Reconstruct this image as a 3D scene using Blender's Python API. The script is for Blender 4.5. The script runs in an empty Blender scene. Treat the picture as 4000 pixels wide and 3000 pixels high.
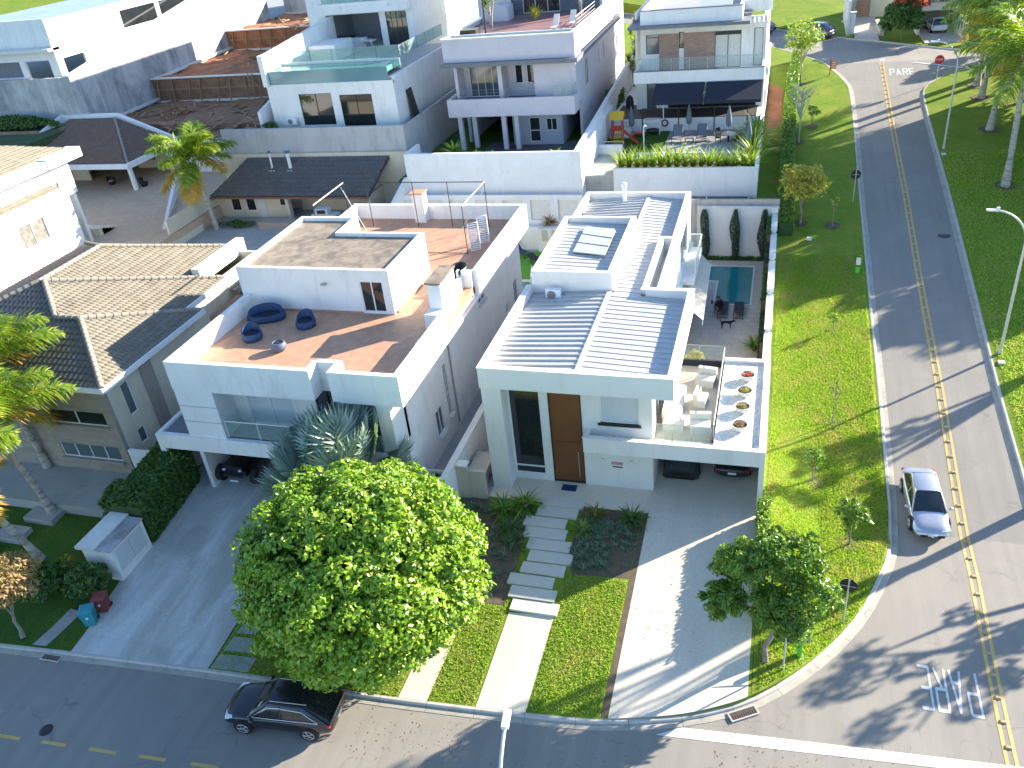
import bpy, bmesh, math, random
import numpy as np
from math import radians, sin, cos, pi, hypot, atan2, floor
from mathutils import Vector, Matrix
random.seed(7)
scene = bpy.context.scene
COL = scene.collection

# ------------------------------------------------------------------ camera, world, sun, exposure
cam_d = bpy.data.cameras.new('camera'); cam = bpy.data.objects.new('camera', cam_d); COL.objects.link(cam)
yaw, pitch, roll = 0.33991957, 1.02603235, -0.11598488
cam.matrix_world = (Matrix.Translation((0, 0, 28)) @ Matrix.Rotation(yaw, 4, 'Z')
                    @ Matrix.Rotation(pitch, 4, 'X') @ Matrix.Rotation(roll, 4, 'Z'))
cam_d.sensor_width = 36; cam_d.lens = 3276.5 / 4000 * 36
cam_d.clip_start = .1; cam_d.clip_end = 2000
scene.camera = cam
SUN_EL, SUN_AZ = 20.0, 39.5            # azimuth from +X towards +Y
w = bpy.data.worlds.new('World'); scene.world = w; w.use_nodes = True
nt = w.node_tree; nt.nodes.clear()
sky = nt.nodes.new('ShaderNodeTexSky'); sky.sky_type = 'NISHITA'; sky.sun_disc = False
sky.sun_elevation = radians(SUN_EL); sky.sun_rotation = radians(90 - SUN_AZ)
sky.air_density = 1.0; sky.dust_density = 0.3; sky.ozone_density = 3.5
bg = nt.nodes.new('ShaderNodeBackground'); bg.inputs[1].default_value = .11
out = nt.nodes.new('ShaderNodeOutputWorld')
nt.links.new(sky.outputs[0], bg.inputs[0]); nt.links.new(bg.outputs[0], out.inputs[0])
sd = bpy.data.lights.new('sun', 'SUN'); so = bpy.data.objects.new('sun', sd); COL.objects.link(so)
sd.energy = 5.0; sd.angle = radians(.5); sd.color = (1, .90, .74)
d = Vector((cos(radians(SUN_EL)) * cos(radians(SUN_AZ)), cos(radians(SUN_EL)) * sin(radians(SUN_AZ)), sin(radians(SUN_EL))))
so.rotation_euler = d.to_track_quat('Z', 'Y').to_euler(); so.location = (30, 30, 60)
scene.view_settings.view_transform = 'Standard'; scene.view_settings.look = 'None'
scene.view_settings.exposure = 1.8; scene.view_settings.gamma = 1
scene.cycles.use_adaptive_sampling = True
scene.cycles.max_bounces = 6; scene.cycles.transparent_max_bounces = 8

# ------------------------------------------------------------------ materials
MATS = {}
def nodes(name):
    m = bpy.data.materials.new(name); m.use_nodes = True; n = m.node_tree; n.nodes.clear()
    o = n.nodes.new('ShaderNodeOutputMaterial'); b = n.nodes.new('ShaderNodeBsdfPrincipled')
    n.links.new(b.outputs[0], o.inputs[0]); MATS[name] = m
    return m, n, b, o
def geo_pos(n):
    g = n.nodes.new('ShaderNodeNewGeometry'); return g.outputs['Position']
def noise(n, vec, scale, detail=4, rough=.55, dist=0, sx=1, sy=1, sz=1):
    if (sx, sy, sz) != (1, 1, 1):
        mp = n.nodes.new('ShaderNodeMapping'); mp.inputs['Scale'].default_value = (sx, sy, sz); n.links.new(vec, mp.inputs[0]); vec = mp.outputs[0]
    t = n.nodes.new('ShaderNodeTexNoise'); t.inputs['Scale'].default_value = scale; t.inputs['Detail'].default_value = detail
    t.inputs['Roughness'].default_value = rough; t.inputs['Distortion'].default_value = dist
    n.links.new(vec, t.inputs['Vector']); return t.outputs['Fac']
def ramp(n, fac, stops, interp='LINEAR'):
    r = n.nodes.new('ShaderNodeValToRGB'); n.links.new(fac, r.inputs[0]); r.color_ramp.interpolation = interp
    e = r.color_ramp.elements
    while len(e) > 1: e.remove(e[-1])
    e[0].position = stops[0][0]; e[0].color = (*stops[0][1], 1)
    for p_, c_ in stops[1:]:
        k = e.new(p_); k.color = (*c_, 1)
    return r.outputs[0]
def mix(n, f, a, b, mode='MIX'):
    x = n.nodes.new('ShaderNodeMix'); x.data_type = 'RGBA'; x.blend_type = mode
    if isinstance(f, (int, float)): x.inputs[0].default_value = f
    else: n.links.new(f, x.inputs[0])
    for s, v in ((6, a), (7, b)):
        if isinstance(v, tuple): x.inputs[s].default_value = (*v, 1)
        else: n.links.new(v, x.inputs[s])
    return x.outputs[2]
def bump(n, b, h, dist=.02, strength=.5):
    u = n.nodes.new('ShaderNodeBump'); u.inputs['Distance'].default_value = dist; u.inputs['Strength'].default_value = strength
    n.links.new(h, u.inputs['Height']); n.links.new(u.outputs[0], b.inputs['Normal'])
def sc(c, k): return tuple(min(1, v * k) for v in c)
def plain(name, col, rough=.6, var=.12, scale=1.5, metal=0, bmp=0, bscale=40, dirt=0, spec=.5):
    m, n, b, o = nodes(name); p = geo_pos(n)
    f = noise(n, p, scale, 5, .6)
    c = ramp(n, f, [(.3, sc(col, 1 - var)), (.7, sc(col, 1 + var * .6))])
    if dirt:
        f2 = noise(n, p, .9, 5, .7, .6, 1.6, 1.6, .35)
        g = ramp(n, f2, [(.52, (1, 1, 1)), (.72, (1 - dirt,) * 3)]); c = mix(n, 1.0, c, g, 'MULTIPLY')
    n.links.new(c, b.inputs['Base Color']); b.inputs['Roughness'].default_value = rough; b.inputs['Metallic'].default_value = metal
    b.inputs['Specular IOR Level'].default_value = spec
    if bmp: bump(n, b, noise(n, p, bscale, 3), .01, bmp)
    return m
def bricks(name, c1, c2, mortar, bw, bh, rough=.7, off=.5, msize=.02, axes='xy', var=.15, bmp=.3):
    m, n, b, o = nodes(name); p = geo_pos(n)
    if axes != 'xy':
        s = n.nodes.new('ShaderNodeSeparateXYZ'); n.links.new(p, s.inputs[0]); k = n.nodes.new('ShaderNodeCombineXYZ')
        n.links.new(s.outputs['XYZ'.index(axes[0].upper())], k.inputs[0]); n.links.new(s.outputs['XYZ'.index(axes[1].upper())], k.inputs[1]); p2 = k.outputs[0]
    else: p2 = p
    t = n.nodes.new('ShaderNodeTexBrick'); n.links.new(p2, t.inputs['Vector']); t.offset = off; t.inputs['Scale'].default_value = 1
    t.inputs['Brick Width'].default_value = bw; t.inputs['Row Height'].default_value = bh; t.inputs['Mortar Size'].default_value = msize
    t.inputs['Color1'].default_value = (*c1, 1); t.inputs['Color2'].default_value = (*c2, 1); t.inputs['Mortar'].default_value = (*mortar, 1)
    f = noise(n, p, 2.2, 5, .65); g = ramp(n, f, [(.3, (1 - var,) * 3), (.7, (1 + var * .3,) * 3)])
    n.links.new(mix(n, 1.0, t.outputs['Color'], g, 'MULTIPLY'), b.inputs['Base Color']); b.inputs['Roughness'].default_value = rough
    if bmp: bump(n, b, t.outputs['Fac'], -.01, bmp)
    return m
def leafmat(name, stops, rough=.45, trans=.35, dry=None):
    m, n, b, o = nodes(name)
    g = n.nodes.new('ShaderNodeNewGeometry')
    c = ramp(n, g.outputs['Random Per Island'], stops)
    if dry: c = mix(n, ramp(n, noise(n, g.outputs['Position'], .7, 5, .7, .6), [(.47, (0,) * 3), (.66, (.8,) * 3)]), c, dry)
    n.links.new(c, b.inputs['Base Color']); b.inputs['Roughness'].default_value = rough
    tr = n.nodes.new('ShaderNodeBsdfTranslucent'); n.links.new(mix(n, 1.0, c, (1.6, 1.7, .8), 'MULTIPLY'), tr.inputs[0])
    ms = n.nodes.new('ShaderNodeMixShader'); ms.inputs[0].default_value = trans
    n.links.new(b.outputs[0], ms.inputs[1]); n.links.new(tr.outputs[0], ms.inputs[2]); n.links.new(ms.outputs[0], o.inputs[0])
    return m
def clearglass(name, tint=(.75, .92, .88), fac=.35, rough=.03):
    m, n, b, o = nodes(name)
    t = n.nodes.new('ShaderNodeBsdfTransparent'); t.inputs[0].default_value = (*tint, 1)
    b.inputs['Base Color'].default_value = (*sc(tint, .6), 1); b.inputs['Roughness'].default_value = rough
    ms = n.nodes.new('ShaderNodeMixShader'); ms.inputs[0].default_value = fac
    n.links.new(t.outputs[0], ms.inputs[1]); n.links.new(b.outputs[0], ms.inputs[2]); n.links.new(ms.outputs[0], o.inputs[0])
    return m

M_white = plain('white_plaster', (.78, .78, .765), .75, .06, .8, dirt=.15, bmp=.08)
M_whiteB = plain('warm_white_plaster', (.76, .745, .71), .75, .04, .8, dirt=.10, bmp=.08)
M_cream = plain('cream_plaster', (.62, .56, .43), .8, .06, .8, dirt=.15, bmp=.08)
M_beige = plain('beige_plaster', (.50, .47, .38), .8, .06, 1, dirt=.12)
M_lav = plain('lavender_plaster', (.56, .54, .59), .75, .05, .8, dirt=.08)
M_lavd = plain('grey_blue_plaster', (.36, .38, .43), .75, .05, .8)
M_slab = plain('dark_slab_capping', (.16, .17, .20), .6, .15, 2)
M_cap = plain('stone_capping', (.70, .70, .66), .6, .10, 3)
M_taupe = plain('taupe_plaster', (.34, .29, .25), .8, .08, 1.5, dirt=.15)
M_blockstone = bricks('taupe_stone_cladding', (.36, .31, .26), (.30, .26, .22), (.24, .21, .18), 1.3, .22, .8, .5, .006, 'xz')
M_concfl = plain('grey_concrete', (.34, .35, .34), .75, .10, .5, dirt=.2, bmp=.1)
M_drive = None
def stained(name, base, dark, scale=.35, sx=1, sy=.25):
    m, n, b, o = nodes(name); p = geo_pos(n)
    f = noise(n, p, scale, 6, .62, .8, sx, sy, 1); f2 = noise(n, p, 9, 3, .6)
    c = ramp(n, f, [(.38, base), (.62, dark)]); g = ramp(n, f2, [(.3, (.9,) * 3), (.7, (1.05,) * 3)])
    n.links.new(mix(n, 1.0, c, g, 'MULTIPLY'), b.inputs['Base Color']); b.inputs['Roughness'].default_value = .7
    return m
M_driveA = stained('stained_concrete_drive', (.58, .58, .55), (.40, .39, .34), .5, 1.3, .35)
M_driveB = stained('cream_stone_drive', (.72, .635, .51), (.64, .575, .47), .4)
M_slabs = plain('pale_stone_slab', (.58, .56, .50), .7, .05, 4)
M_kerb = plain('kerb_concrete', (.47, .45, .41), .8, .12, 1.2, dirt=.25)
M_gutter = plain('gutter_concrete', (.40, .37, .31), .8, .15, 1.0, dirt=.35)
M_roofconc = stained('weathered_roof_screed', (.34, .275, .20), (.17, .14, .11), 1.1, 1, 1)
M_metalroof = plain('white_metal_sheet', (.50, .50, .49), .45, .08, .5, metal=.1, dirt=.12)
M_terra = bricks('terracotta_floor', (.55, .31, .19), (.47, .26, .165), (.40, .25, .17), .38, .38, .6, 0, .012)
M_pink = bricks('plum_floor', (.30, .17, .17), (.26, .15, .15), (.2, .12, .12), .6, .6, .6, 0, .012)
M_deck = bricks('pool_deck_stone', (.56, .50, .42), (.50, .46, .39), (.36, .33, .28), 1.0, .62, .7, .5, .012)
M_patio = bricks('patio_stone', (.56, .41, .27), (.50, .36, .24), (.34, .25, .18), .5, .5, .7, .5, .01)
M_darkpave = bricks('dark_paving', (.10, .105, .12), (.085, .09, .10), (.20, .20, .20), 1.2, .7, .7, .3, .02)
M_brickwall = bricks('pink_brick_strips', (.44, .24, .18), (.26, .17, .14), (.50, .42, .36), .5, .065, .8, .5, .008, 'xz')
M_slate = bricks('blue_slate_cladding', (.075, .10, .14), (.12, .15, .19), (.05, .06, .08), .6, .08, .6, .5, .006, 'xz')
M_gravel = None
def gravel():
    m, n, b, o = nodes('pale_gravel'); p = geo_pos(n)
    v = n.nodes.new('ShaderNodeTexVoronoi'); v.inputs['Scale'].default_value = 16; n.links.new(p, v.inputs['Vector'])
    c = mix(n, .75, (.62, .58, .52), v.outputs['Color'], 'SOFT_LIGHT'); n.links.new(c, b.inputs['Base Color'])
    h = n.nodes.new('ShaderNodeHueSaturation'); h.inputs['Saturation'].default_value = .25; h.inputs['Value'].default_value = 1.05
    n.links.new(c, h.inputs['Color']); n.links.new(h.outputs[0], b.inputs['Base Color'])
    bump(n, b, v.outputs['Distance'], -.05, 1); b.inputs['Roughness'].default_value = .9; return m
M_gravel = gravel()
def asphalt():
    m, n, b, o = nodes('asphalt'); p = geo_pos(n)
    f = noise(n, p, .22, 6, .65, .5); f2 = noise(n, p, 45, 2, .7); f3 = noise(n, p, .6, 4, .6, 0, 3.5, .12, 1)
    c = ramp(n, f, [(.3, (.285, .262, .228)), (.7, (.235, .218, .195))])
    c = mix(n, 1.0, c, ramp(n, f2, [(.3, (.82,) * 3), (.7, (1.16,) * 3)]), 'MULTIPLY')
    c = mix(n, 1.0, c, ramp(n, f3, [(.35, (.93,) * 3), (.65, (1.05, 1.045, 1.03))]), 'MULTIPLY')
    v = n.nodes.new('ShaderNodeTexVoronoi'); v.feature = 'DISTANCE_TO_EDGE'; v.inputs['Scale'].default_value = .13
    nz = n.nodes.new('ShaderNodeTexNoise'); nz.inputs['Scale'].default_value = .8; n.links.new(p, nz.inputs['Vector'])
    va = n.nodes.new('ShaderNodeVectorMath'); va.operation = 'MULTIPLY_ADD'; n.links.new(nz.outputs['Color'], va.inputs[0]); va.inputs[1].default_value = (2.2, 2.2, 0); n.links.new(p, va.inputs[2]); n.links.new(va.outputs[0], v.inputs['Vector']); v.inputs['Scale'].default_value = .22
    crk = ramp(n, v.outputs['Distance'], [(0, (.80, .80, .80)), (.010, (1, 1, 1))]); msk = ramp(n, noise(n, p, .3, 3), [(.48, (0, 0, 0)), (.56, (1, 1, 1))]); c = mix(n, msk, c, mix(n, 1.0, c, crk, 'MULTIPLY'))
    c = mix(n, 1.0, c, ramp(n, noise(n, p, 1.3, 4, .6, .6), [(.66, (1, 1, 1)), (.78, (.90, .90, .90))]), 'MULTIPLY')
    n.links.new(c, b.inputs['Base Color']); b.inputs['Roughness'].default_value = .85; bump(n, b, f2, .01, .35)
    return m
M_asph = asphalt()
def grass(name, a, b_, c_, dry=(.30, .27, .10)):
    m, n, b, o = nodes(name); p = geo_pos(n)
    f = noise(n, p, .45, 6, .7, .8); f2 = noise(n, p, 14, 4, .75); f3 = noise(n, p, 1.6, 5, .7)
    k = ramp(n, f, [(.3, a), (.5, b_), (.68, c_)])
    k = mix(n, ramp(n, f3, [(.55, (0,) * 3), (.75, (.55,) * 3)]), k, dry)
    k = mix(n, 1.0, k, ramp(n, f2, [(.25, (.45,) * 3), (.5, (.95,) * 3), (.75, (1.4,) * 3)]), 'MULTIPLY')
    n.links.new(k, b.inputs['Base Color']); b.inputs['Roughness'].default_value = .95; b.inputs['Specular IOR Level'].default_value = .1; bump(n, b, f2, .06, .8)
    return m
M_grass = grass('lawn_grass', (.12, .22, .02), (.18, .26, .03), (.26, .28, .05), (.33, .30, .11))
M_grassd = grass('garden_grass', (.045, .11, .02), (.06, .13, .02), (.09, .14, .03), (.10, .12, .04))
M_turf = plain('bright_artificial_turf', (.12, .34, .03), .9, .2, 6)
M_soil = plain('soil', (.13, .10, .065), .95, .35, 3, bmp=.6, bscale=12)
M_redsoil = plain('red_earth', (.36, .15, .075), .95, .35, .9, bmp=.6, bscale=5)
M_scrub = plain('scrub_earth', (.05, .09, .03), .95, .4, 2, bmp=.6, bscale=8)
M_mud = plain('brown_mud', (.24, .14, .085), .95, .3, 1.5, bmp=.6, bscale=6)
M_timber = plain('rough_timber', (.33, .21, .12), .85, .25, 5)
M_door = plain('chestnut_wood_panel', (.175, .062, .02), .5, .12, 1.2)
M_dark = plain('black_metal', (.018, .019, .021), .45, .2, 3)
M_darkf = plain('dark_fabric', (.030, .034, .045), .85, .2, 8)
M_navy = plain('navy_wicker', (.006, .045, .12), .6, .3, 25, bmp=.5)
M_greyblue = plain('grey_blue_wicker', (.09, .12, .18), .6, .3, 25, bmp=.5)
M_steel = plain('brushed_steel', (.50, .50, .49), .35, .08, 4, metal=.7)
M_lampm = plain('galvanised_pole', (.55, .57, .56), .45, .08, 3, metal=.35)
M_alum = plain('white_aluminium', (.78, .79, .79), .4, .03, 3)
M_glassd = plain('dark_window_glass', (.018, .022, .025), .04, .3, .6, spec=.9)
M_glassm = plain('grey_window_glass', (.10, .13, .15), .06, .3, .6, spec=.9)
M_blind = plain('pale_blind', (.56, .60, .62), .6, .05, 2)
M_curt = plain('white_curtain', (.62, .63, .60), .8, .12, 6)
M_rail = clearglass('clear_glass', (.90, .96, .95), .12)
M_railg = clearglass('green_glass', (.74, .88, .85), .30)
M_fabricw = plain('white_canvas', (.74, .72, .66), .9, .05, 6)
M_fabricb = plain('beige_canvas', (.52, .48, .40), .9, .06, 3)
M_awn = plain('navy_awning_cloth', (.012, .018, .035), .8, .2, 8)
M_red = plain('red_plastic', (.62, .05, .02), .45, .08, 6)
M_yel = plain('yellow_plastic', (.70, .42, .02), .45, .08, 6)
M_greenp = plain('green_sign_metal', (.08, .50, .05), .45, .08, 4)
M_redsign = plain('red_sign_paint', (.60, .02, .03), .45, .05, 6)
M_orsign = plain('orange_sign_paint', (.55, .13, .05), .5, .08, 6)
M_paintw = plain('white_road_paint', (.66, .66, .63), .7, .10, 5, dirt=.15)
M_painty = plain('yellow_road_paint', (.58, .40, .13), .7, .12, 4, dirt=.15)
M_stud = plain('road_stud_resin', (.46, .33, .16), .6, .15, 8)
M_teal = plain('teal_plastic', (.03, .26, .33), .5, .08, 6)
M_maroon = plain('maroon_plastic', (.20, .04, .04), .5, .08, 6)
M_rubber = plain('tyre_rubber', (.02, .02, .02), .85, .2, 9)
M_rim = plain('alloy_rim', (.42, .42, .43), .3, .05, 6, metal=.8)
M_skin = plain('skin', (.42, .22, .14), .6, .05, 9)
M_black = plain('black_fur', (.010, .009, .009), .8, .3, 15)
M_blackcl = plain('black_clothes', (.014, .015, .022), .85, .2, 12)
M_plate = plain('number_plate', (.70, .70, .70), .5, .03, 9)
M_bark = plain('grey_bark', (.26, .23, .19), .9, .25, 5, bmp=.6, bscale=14)
def ringbark():
    m, n, b, o = nodes('palm_trunk_bark'); p = geo_pos(n); f = noise(n, p, 1.0, 3, .6, 0, 1.2, 1.2, 7.5)
    n.links.new(ramp(n, f, [(.35, (.20, .18, .155)), (.5, (.40, .37, .33)), (.7, (.46, .43, .38))]), b.inputs['Base Color']); b.inputs['Roughness'].default_value = .85; bump(n, b, f, .05, .5); return m
M_barkp = ringbark()
M_crown = plain('green_crownshaft', (.22, .30, .06), .5, .15, 4)
M_tileshade = plain('shaded_beige_roof_tile', (.155, .135, .118), .42, .22, 1.3, dirt=.2)  # darker copy of the beige tile, with the front slope's shade in its colour
M_tilebeige = plain('beige_roof_tile', (.215, .188, .145), .8, .22, 1.3, dirt=.25)
M_tilebrown = plain('brown_roof_tile', (.20, .13, .095), .8, .2, 1.5)
M_tiledark = plain('charcoal_roof_tile', (.10, .105, .11), .8, .2, 1.5)
M_tan = plain('ridge_tile_mortar', (.30, .265, .215), .85, .12, 2)
def carpaint(name, col, metal=.3, rough=.28):
    m, n, b, o = nodes(name); b.inputs['Base Color'].default_value = (*col, 1); b.inputs['Metallic'].default_value = metal
    b.inputs['Roughness'].default_value = rough; b.inputs['Coat Weight'].default_value = .8; b.inputs['Coat Roughness'].default_value = .06
    f = noise(n, geo_pos(n), 2.0, 3); n.links.new(ramp(n, f, [(.3, sc(col, .93)), (.7, sc(col, 1.04))]), b.inputs['Base Color']); return m
M_csilver = carpaint('silver_paint', (.52, .53, .57), .6)
M_cblack = carpaint('black_paint', (.010, .012, .020), .2)
M_cgrey = carpaint('grey_blue_paint', (.10, .13, .18), .5)
M_cred = carpaint('red_paint', (.55, .01, .01), .1)
M_cwhite = carpaint('white_paint', (.75, .77, .80), .0)
M_cover = plain('grey_car_cover', (.055, .06, .063), .85, .2, 5)
M_lensr = plain('red_lens', (.60, .01, .02), .15, .05, 9)
M_lensw = plain('clear_lens', (.72, .76, .80), .1, .05, 9)
def water(name, col):
    m, n, b, o = nodes(name); p = geo_pos(n); f = noise(n, p, .7, 4)
    n.links.new(ramp(n, f, [(.3, sc(col, .85)), (.7, sc(col, 1.1))]), b.inputs['Base Color']); b.inputs['Roughness'].default_value = .04
    bump(n, b, noise(n, p, 5, 3), .01, .25); return m
M_water = water('pool_water', (.012, .20, .21)); M_water2 = water('green_pool_water', (.10, .25, .25)); M_water3 = water('pale_pool_water', (.30, .55, .56))
def stainwall():
    m, n, b, o = nodes('stained_retaining_wall'); p = geo_pos(n)
    f = noise(n, p, .8, 6, .7, .8, 1, 1, .12); f2 = noise(n, p, .35, 5, .65, .5)
    c = ramp(n, f, [(.35, (.58, .57, .55)), (.65, (.33, .33, .33))]); c2 = ramp(n, f2, [(.45, (1, 1, 1)), (.6, (.72, .74, .76)), (.75, (.62, .50, .42))])
    n.links.new(mix(n, 1.0, c, c2, 'MULTIPLY'), b.inputs['Base Color']); b.inputs['Roughness'].default_value = .9; bump(n, b, f, .1, .5); return m
M_stain = stainwall()
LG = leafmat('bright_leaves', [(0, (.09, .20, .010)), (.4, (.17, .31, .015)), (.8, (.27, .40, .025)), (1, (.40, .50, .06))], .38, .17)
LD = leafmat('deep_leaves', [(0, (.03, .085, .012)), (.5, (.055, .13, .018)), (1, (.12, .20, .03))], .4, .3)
LM = leafmat('mid_leaves', [(0, (.07, .15, .015)), (.5, (.13, .25, .025)), (1, (.28, .38, .06))], .3, .35)
LY = leafmat('yellow_leaves', [(0, (.30, .26, .03)), (.5, (.45, .36, .05)), (1, (.42, .45, .08))], .5, .4)
LO = leafmat('orange_leaves', [(0, (.18, .22, .04)), (.4, (.34, .24, .10)), (1, (.50, .30, .18))], .5, .35)
LP = leafmat('palm_leaves', [(0, (.10, .19, .02)), (.6, (.20, .30, .03)), (.92, (.36, .40, .06)), (1, (.50, .38, .05))], .32, .4)
LPY = leafmat('yellowing_palm_leaves', [(0, (.30, .25, .03)), (.6, (.50, .34, .04)), (1, (.5, .28, .06))], .4, .4)
LF = leafmat('silver_fan_leaves', [(0, (.17, .25, .21)), (.6, (.26, .35, .30)), (1, (.45, .52, .47))], .3, .15)
LC = leafmat('cypress_leaves', [(0, (.025, .055, .03)), (.6, (.04, .08, .04)), (1, (.07, .12, .05))], .6, .2)
LT = leafmat('tall_grass_leaves', [(0, (.09, .17, .02)), (.6, (.20, .30, .03)), (1, (.42, .46, .08))], .4, .4)
LB = leafmat('blue_grey_leaves', [(0, (.09, .15, .08)), (.6, (.15, .23, .14)), (1, (.26, .33, .22))], .5, .25)
LBR = leafmat('brown_leaves', [(0, (.18, .10, .04)), (.6, (.30, .18, .07)), (1, (.38, .26, .12))], .6, .3)
LR = leafmat('red_leaves', [(0, (.16, .16, .03)), (.4, (.45, .08, .05)), (1, (.60, .12, .08))], .5, .3)
LGR = leafmat('grass_blades', [(0, (.16, .30, .03)), (.4, (.26, .40, .045)), (.8, (.38, .46, .08)), (1, (.50, .50, .17))], .6, .5, (.46, .40, .19))

# ------------------------------------------------------------------ mesh builder
class MB:
    def __init__(s): s.v = []; s.f = []; s.smooth = []
    def add(s, vs, fs, sm=False):
        o = len(s.v); s.v += [tuple(v) for v in vs]; s.f += [tuple(i + o for i in f) for f in fs]; s.smooth += [sm] * len(fs); return s
    def box(s, x0, x1, y0, y1, z0, z1, rz=0, c=None):
        vs = [(x0, y0, z0), (x1, y0, z0), (x1, y1, z0), (x0, y1, z0), (x0, y0, z1), (x1, y0, z1), (x1, y1, z1), (x0, y1, z1)]
        if rz:
            cx, cy = c or ((x0 + x1) / 2, (y0 + y1) / 2); a, b = cos(rz), sin(rz)
            vs = [(cx + (x - cx) * a - (y - cy) * b, cy + (x - cx) * b + (y - cy) * a, z) for x, y, z in vs]
        return s.add(vs, [(0, 3, 2, 1), (4, 5, 6, 7), (0, 1, 5, 4), (1, 2, 6, 5), (2, 3, 7, 6), (3, 0, 4, 7)])
    def prism(s, poly, z0, z1):
        a = sum(poly[i][0] * poly[(i + 1) % len(poly)][1] - poly[(i + 1) % len(poly)][0] * poly[i][1] for i in range(len(poly)))
        if a < 0: poly = poly[::-1]
        n = len(poly); vs = [(x, y, z0) for x, y in poly] + [(x, y, z1) for x, y in poly]
        return s.add(vs, [tuple(range(n))[::-1], tuple(range(n, 2 * n))] + [(i, (i + 1) % n, n + (i + 1) % n, n + i) for i in range(n)])
    def poly(s, pts): return s.add(pts, [tuple(range(len(pts)))])
    def slab(s, pts, t):                      # any planar polygon given thickness downwards
        n = len(pts); lo = [(x, y, z - t) for x, y, z in pts]
        return s.add(list(pts) + lo, [tuple(range(n)), tuple(range(n, 2 * n))[::-1]] + [(i, n + i, n + (i + 1) % n, (i + 1) % n) for i in range(n)])
    def tube(s, pts, r, n=8, r2=None, caps=True):
        pts = [Vector(p) for p in pts]; m = len(pts); rs = r if isinstance(r, (list, tuple)) else ([r] * m if r2 is None else [r + (r2 - r) * i / (m - 1) for i in range(m)])
        vs = []; up = Vector((0, 0, 1)); prev = None
        for i, p_ in enumerate(pts):
            t = (pts[min(i + 1, m - 1)] - pts[max(i - 1, 0)]).normalized()
            if prev is None: a = t.cross(up if abs(t.z) < .9 else Vector((1, 0, 0))).normalized()
            else: a = (prev - t * prev.dot(t)).normalized()
            prev = a; b = t.cross(a)
            vs += [p_ + (a * cos(2 * pi * k / n) + b * sin(2 * pi * k / n)) * rs[i] for k in range(n)]
        fs = [(i * n + k, i * n + (k + 1) % n, (i + 1) * n + (k + 1) % n, (i + 1) * n + k) for i in range(m - 1) for k in range(n)]
        s.add(vs, fs, True)
        if caps: s.add(vs[:n], [tuple(range(n))[::-1]]); s.add(vs[-n:], [tuple(range(n))])
        return s
    def lathe(s, prof, c=(0, 0, 0), n=24, sx=1, sy=1):
        vs = [(c[0] + r * cos(2 * pi * k / n) * sx, c[1] + r * sin(2 * pi * k / n) * sy, c[2] + z) for r, z in prof for k in range(n)]
        return s.add(vs, [(i * n + k, i * n + (k + 1) % n, (i + 1) * n + (k + 1) % n, (i + 1) * n + k) for i in range(len(prof) - 1) for k in range(n)], True)
    def build(s, name, m, parent=None, local=False):
        me = bpy.data.meshes.new(name); off = Vector((0, 0, 0))
        if parent is not None and not local:
            q = parent
            while q is not None: off += q.location; q = q.parent
        me.from_pydata([(x - off.x, y - off.y, z - off.z) for x, y, z in s.v], [], s.f)
        me.materials.append(m); me.polygons.foreach_set('use_smooth', s.smooth); me.update()
        o = bpy.data.objects.new(name, me); COL.objects.link(o)
        if parent is not None: o.parent = parent
        return o
def npmesh(name, V, F, m, parent=None, nv=3, local=False):       # V (n,3), F (m,nv)
    me = bpy.data.meshes.new(name); V = np.asarray(V, float)
    if parent is not None and not local:
        q = parent; off = np.zeros(3)
        while q is not None: off += np.array(q.location); q = q.parent
        V = V - off
    me.vertices.add(len(V)); me.vertices.foreach_set('co', V.astype('f').ravel())
    F = np.asarray(F, 'i'); me.loops.add(F.size); me.loops.foreach_set('vertex_index', F.ravel())
    me.polygons.add(len(F)); me.polygons.foreach_set('loop_start', np.arange(len(F), dtype='i') * nv)
    me.update(calc_edges=True); me.materials.append(m)
    o = bpy.data.objects.new(name, me); COL.objects.link(o)
    if parent is not None: o.parent = parent
    return o
def tag(o, label=None, cat=None, group=None, kind=None):
    if label: o['label'] = label
    if cat: o['category'] = cat
    if group: o['group'] = group
    if kind: o['kind'] = kind
    return o
def thing(name, label, cat, loc=(0, 0, 0), group=None, rz=0):
    o = bpy.data.objects.new(name, None); COL.objects.link(o); o.location = loc; o.rotation_euler = (0, 0, rz)
    o.empty_display_size = .2
    return tag(o, label, cat, group)
def copy_tree(o, parent=None):
    c = o.copy(); COL.objects.link(c)
    if parent is not None: c.parent = parent
    for ch in list(o.children): copy_tree(ch, c)
    return c
def struct(o): o['kind'] = 'structure'; return o
def box(x0, x1, y0, y1, z0, z1): return MB().box(x0, x1, y0, y1, z0, z1)

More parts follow.
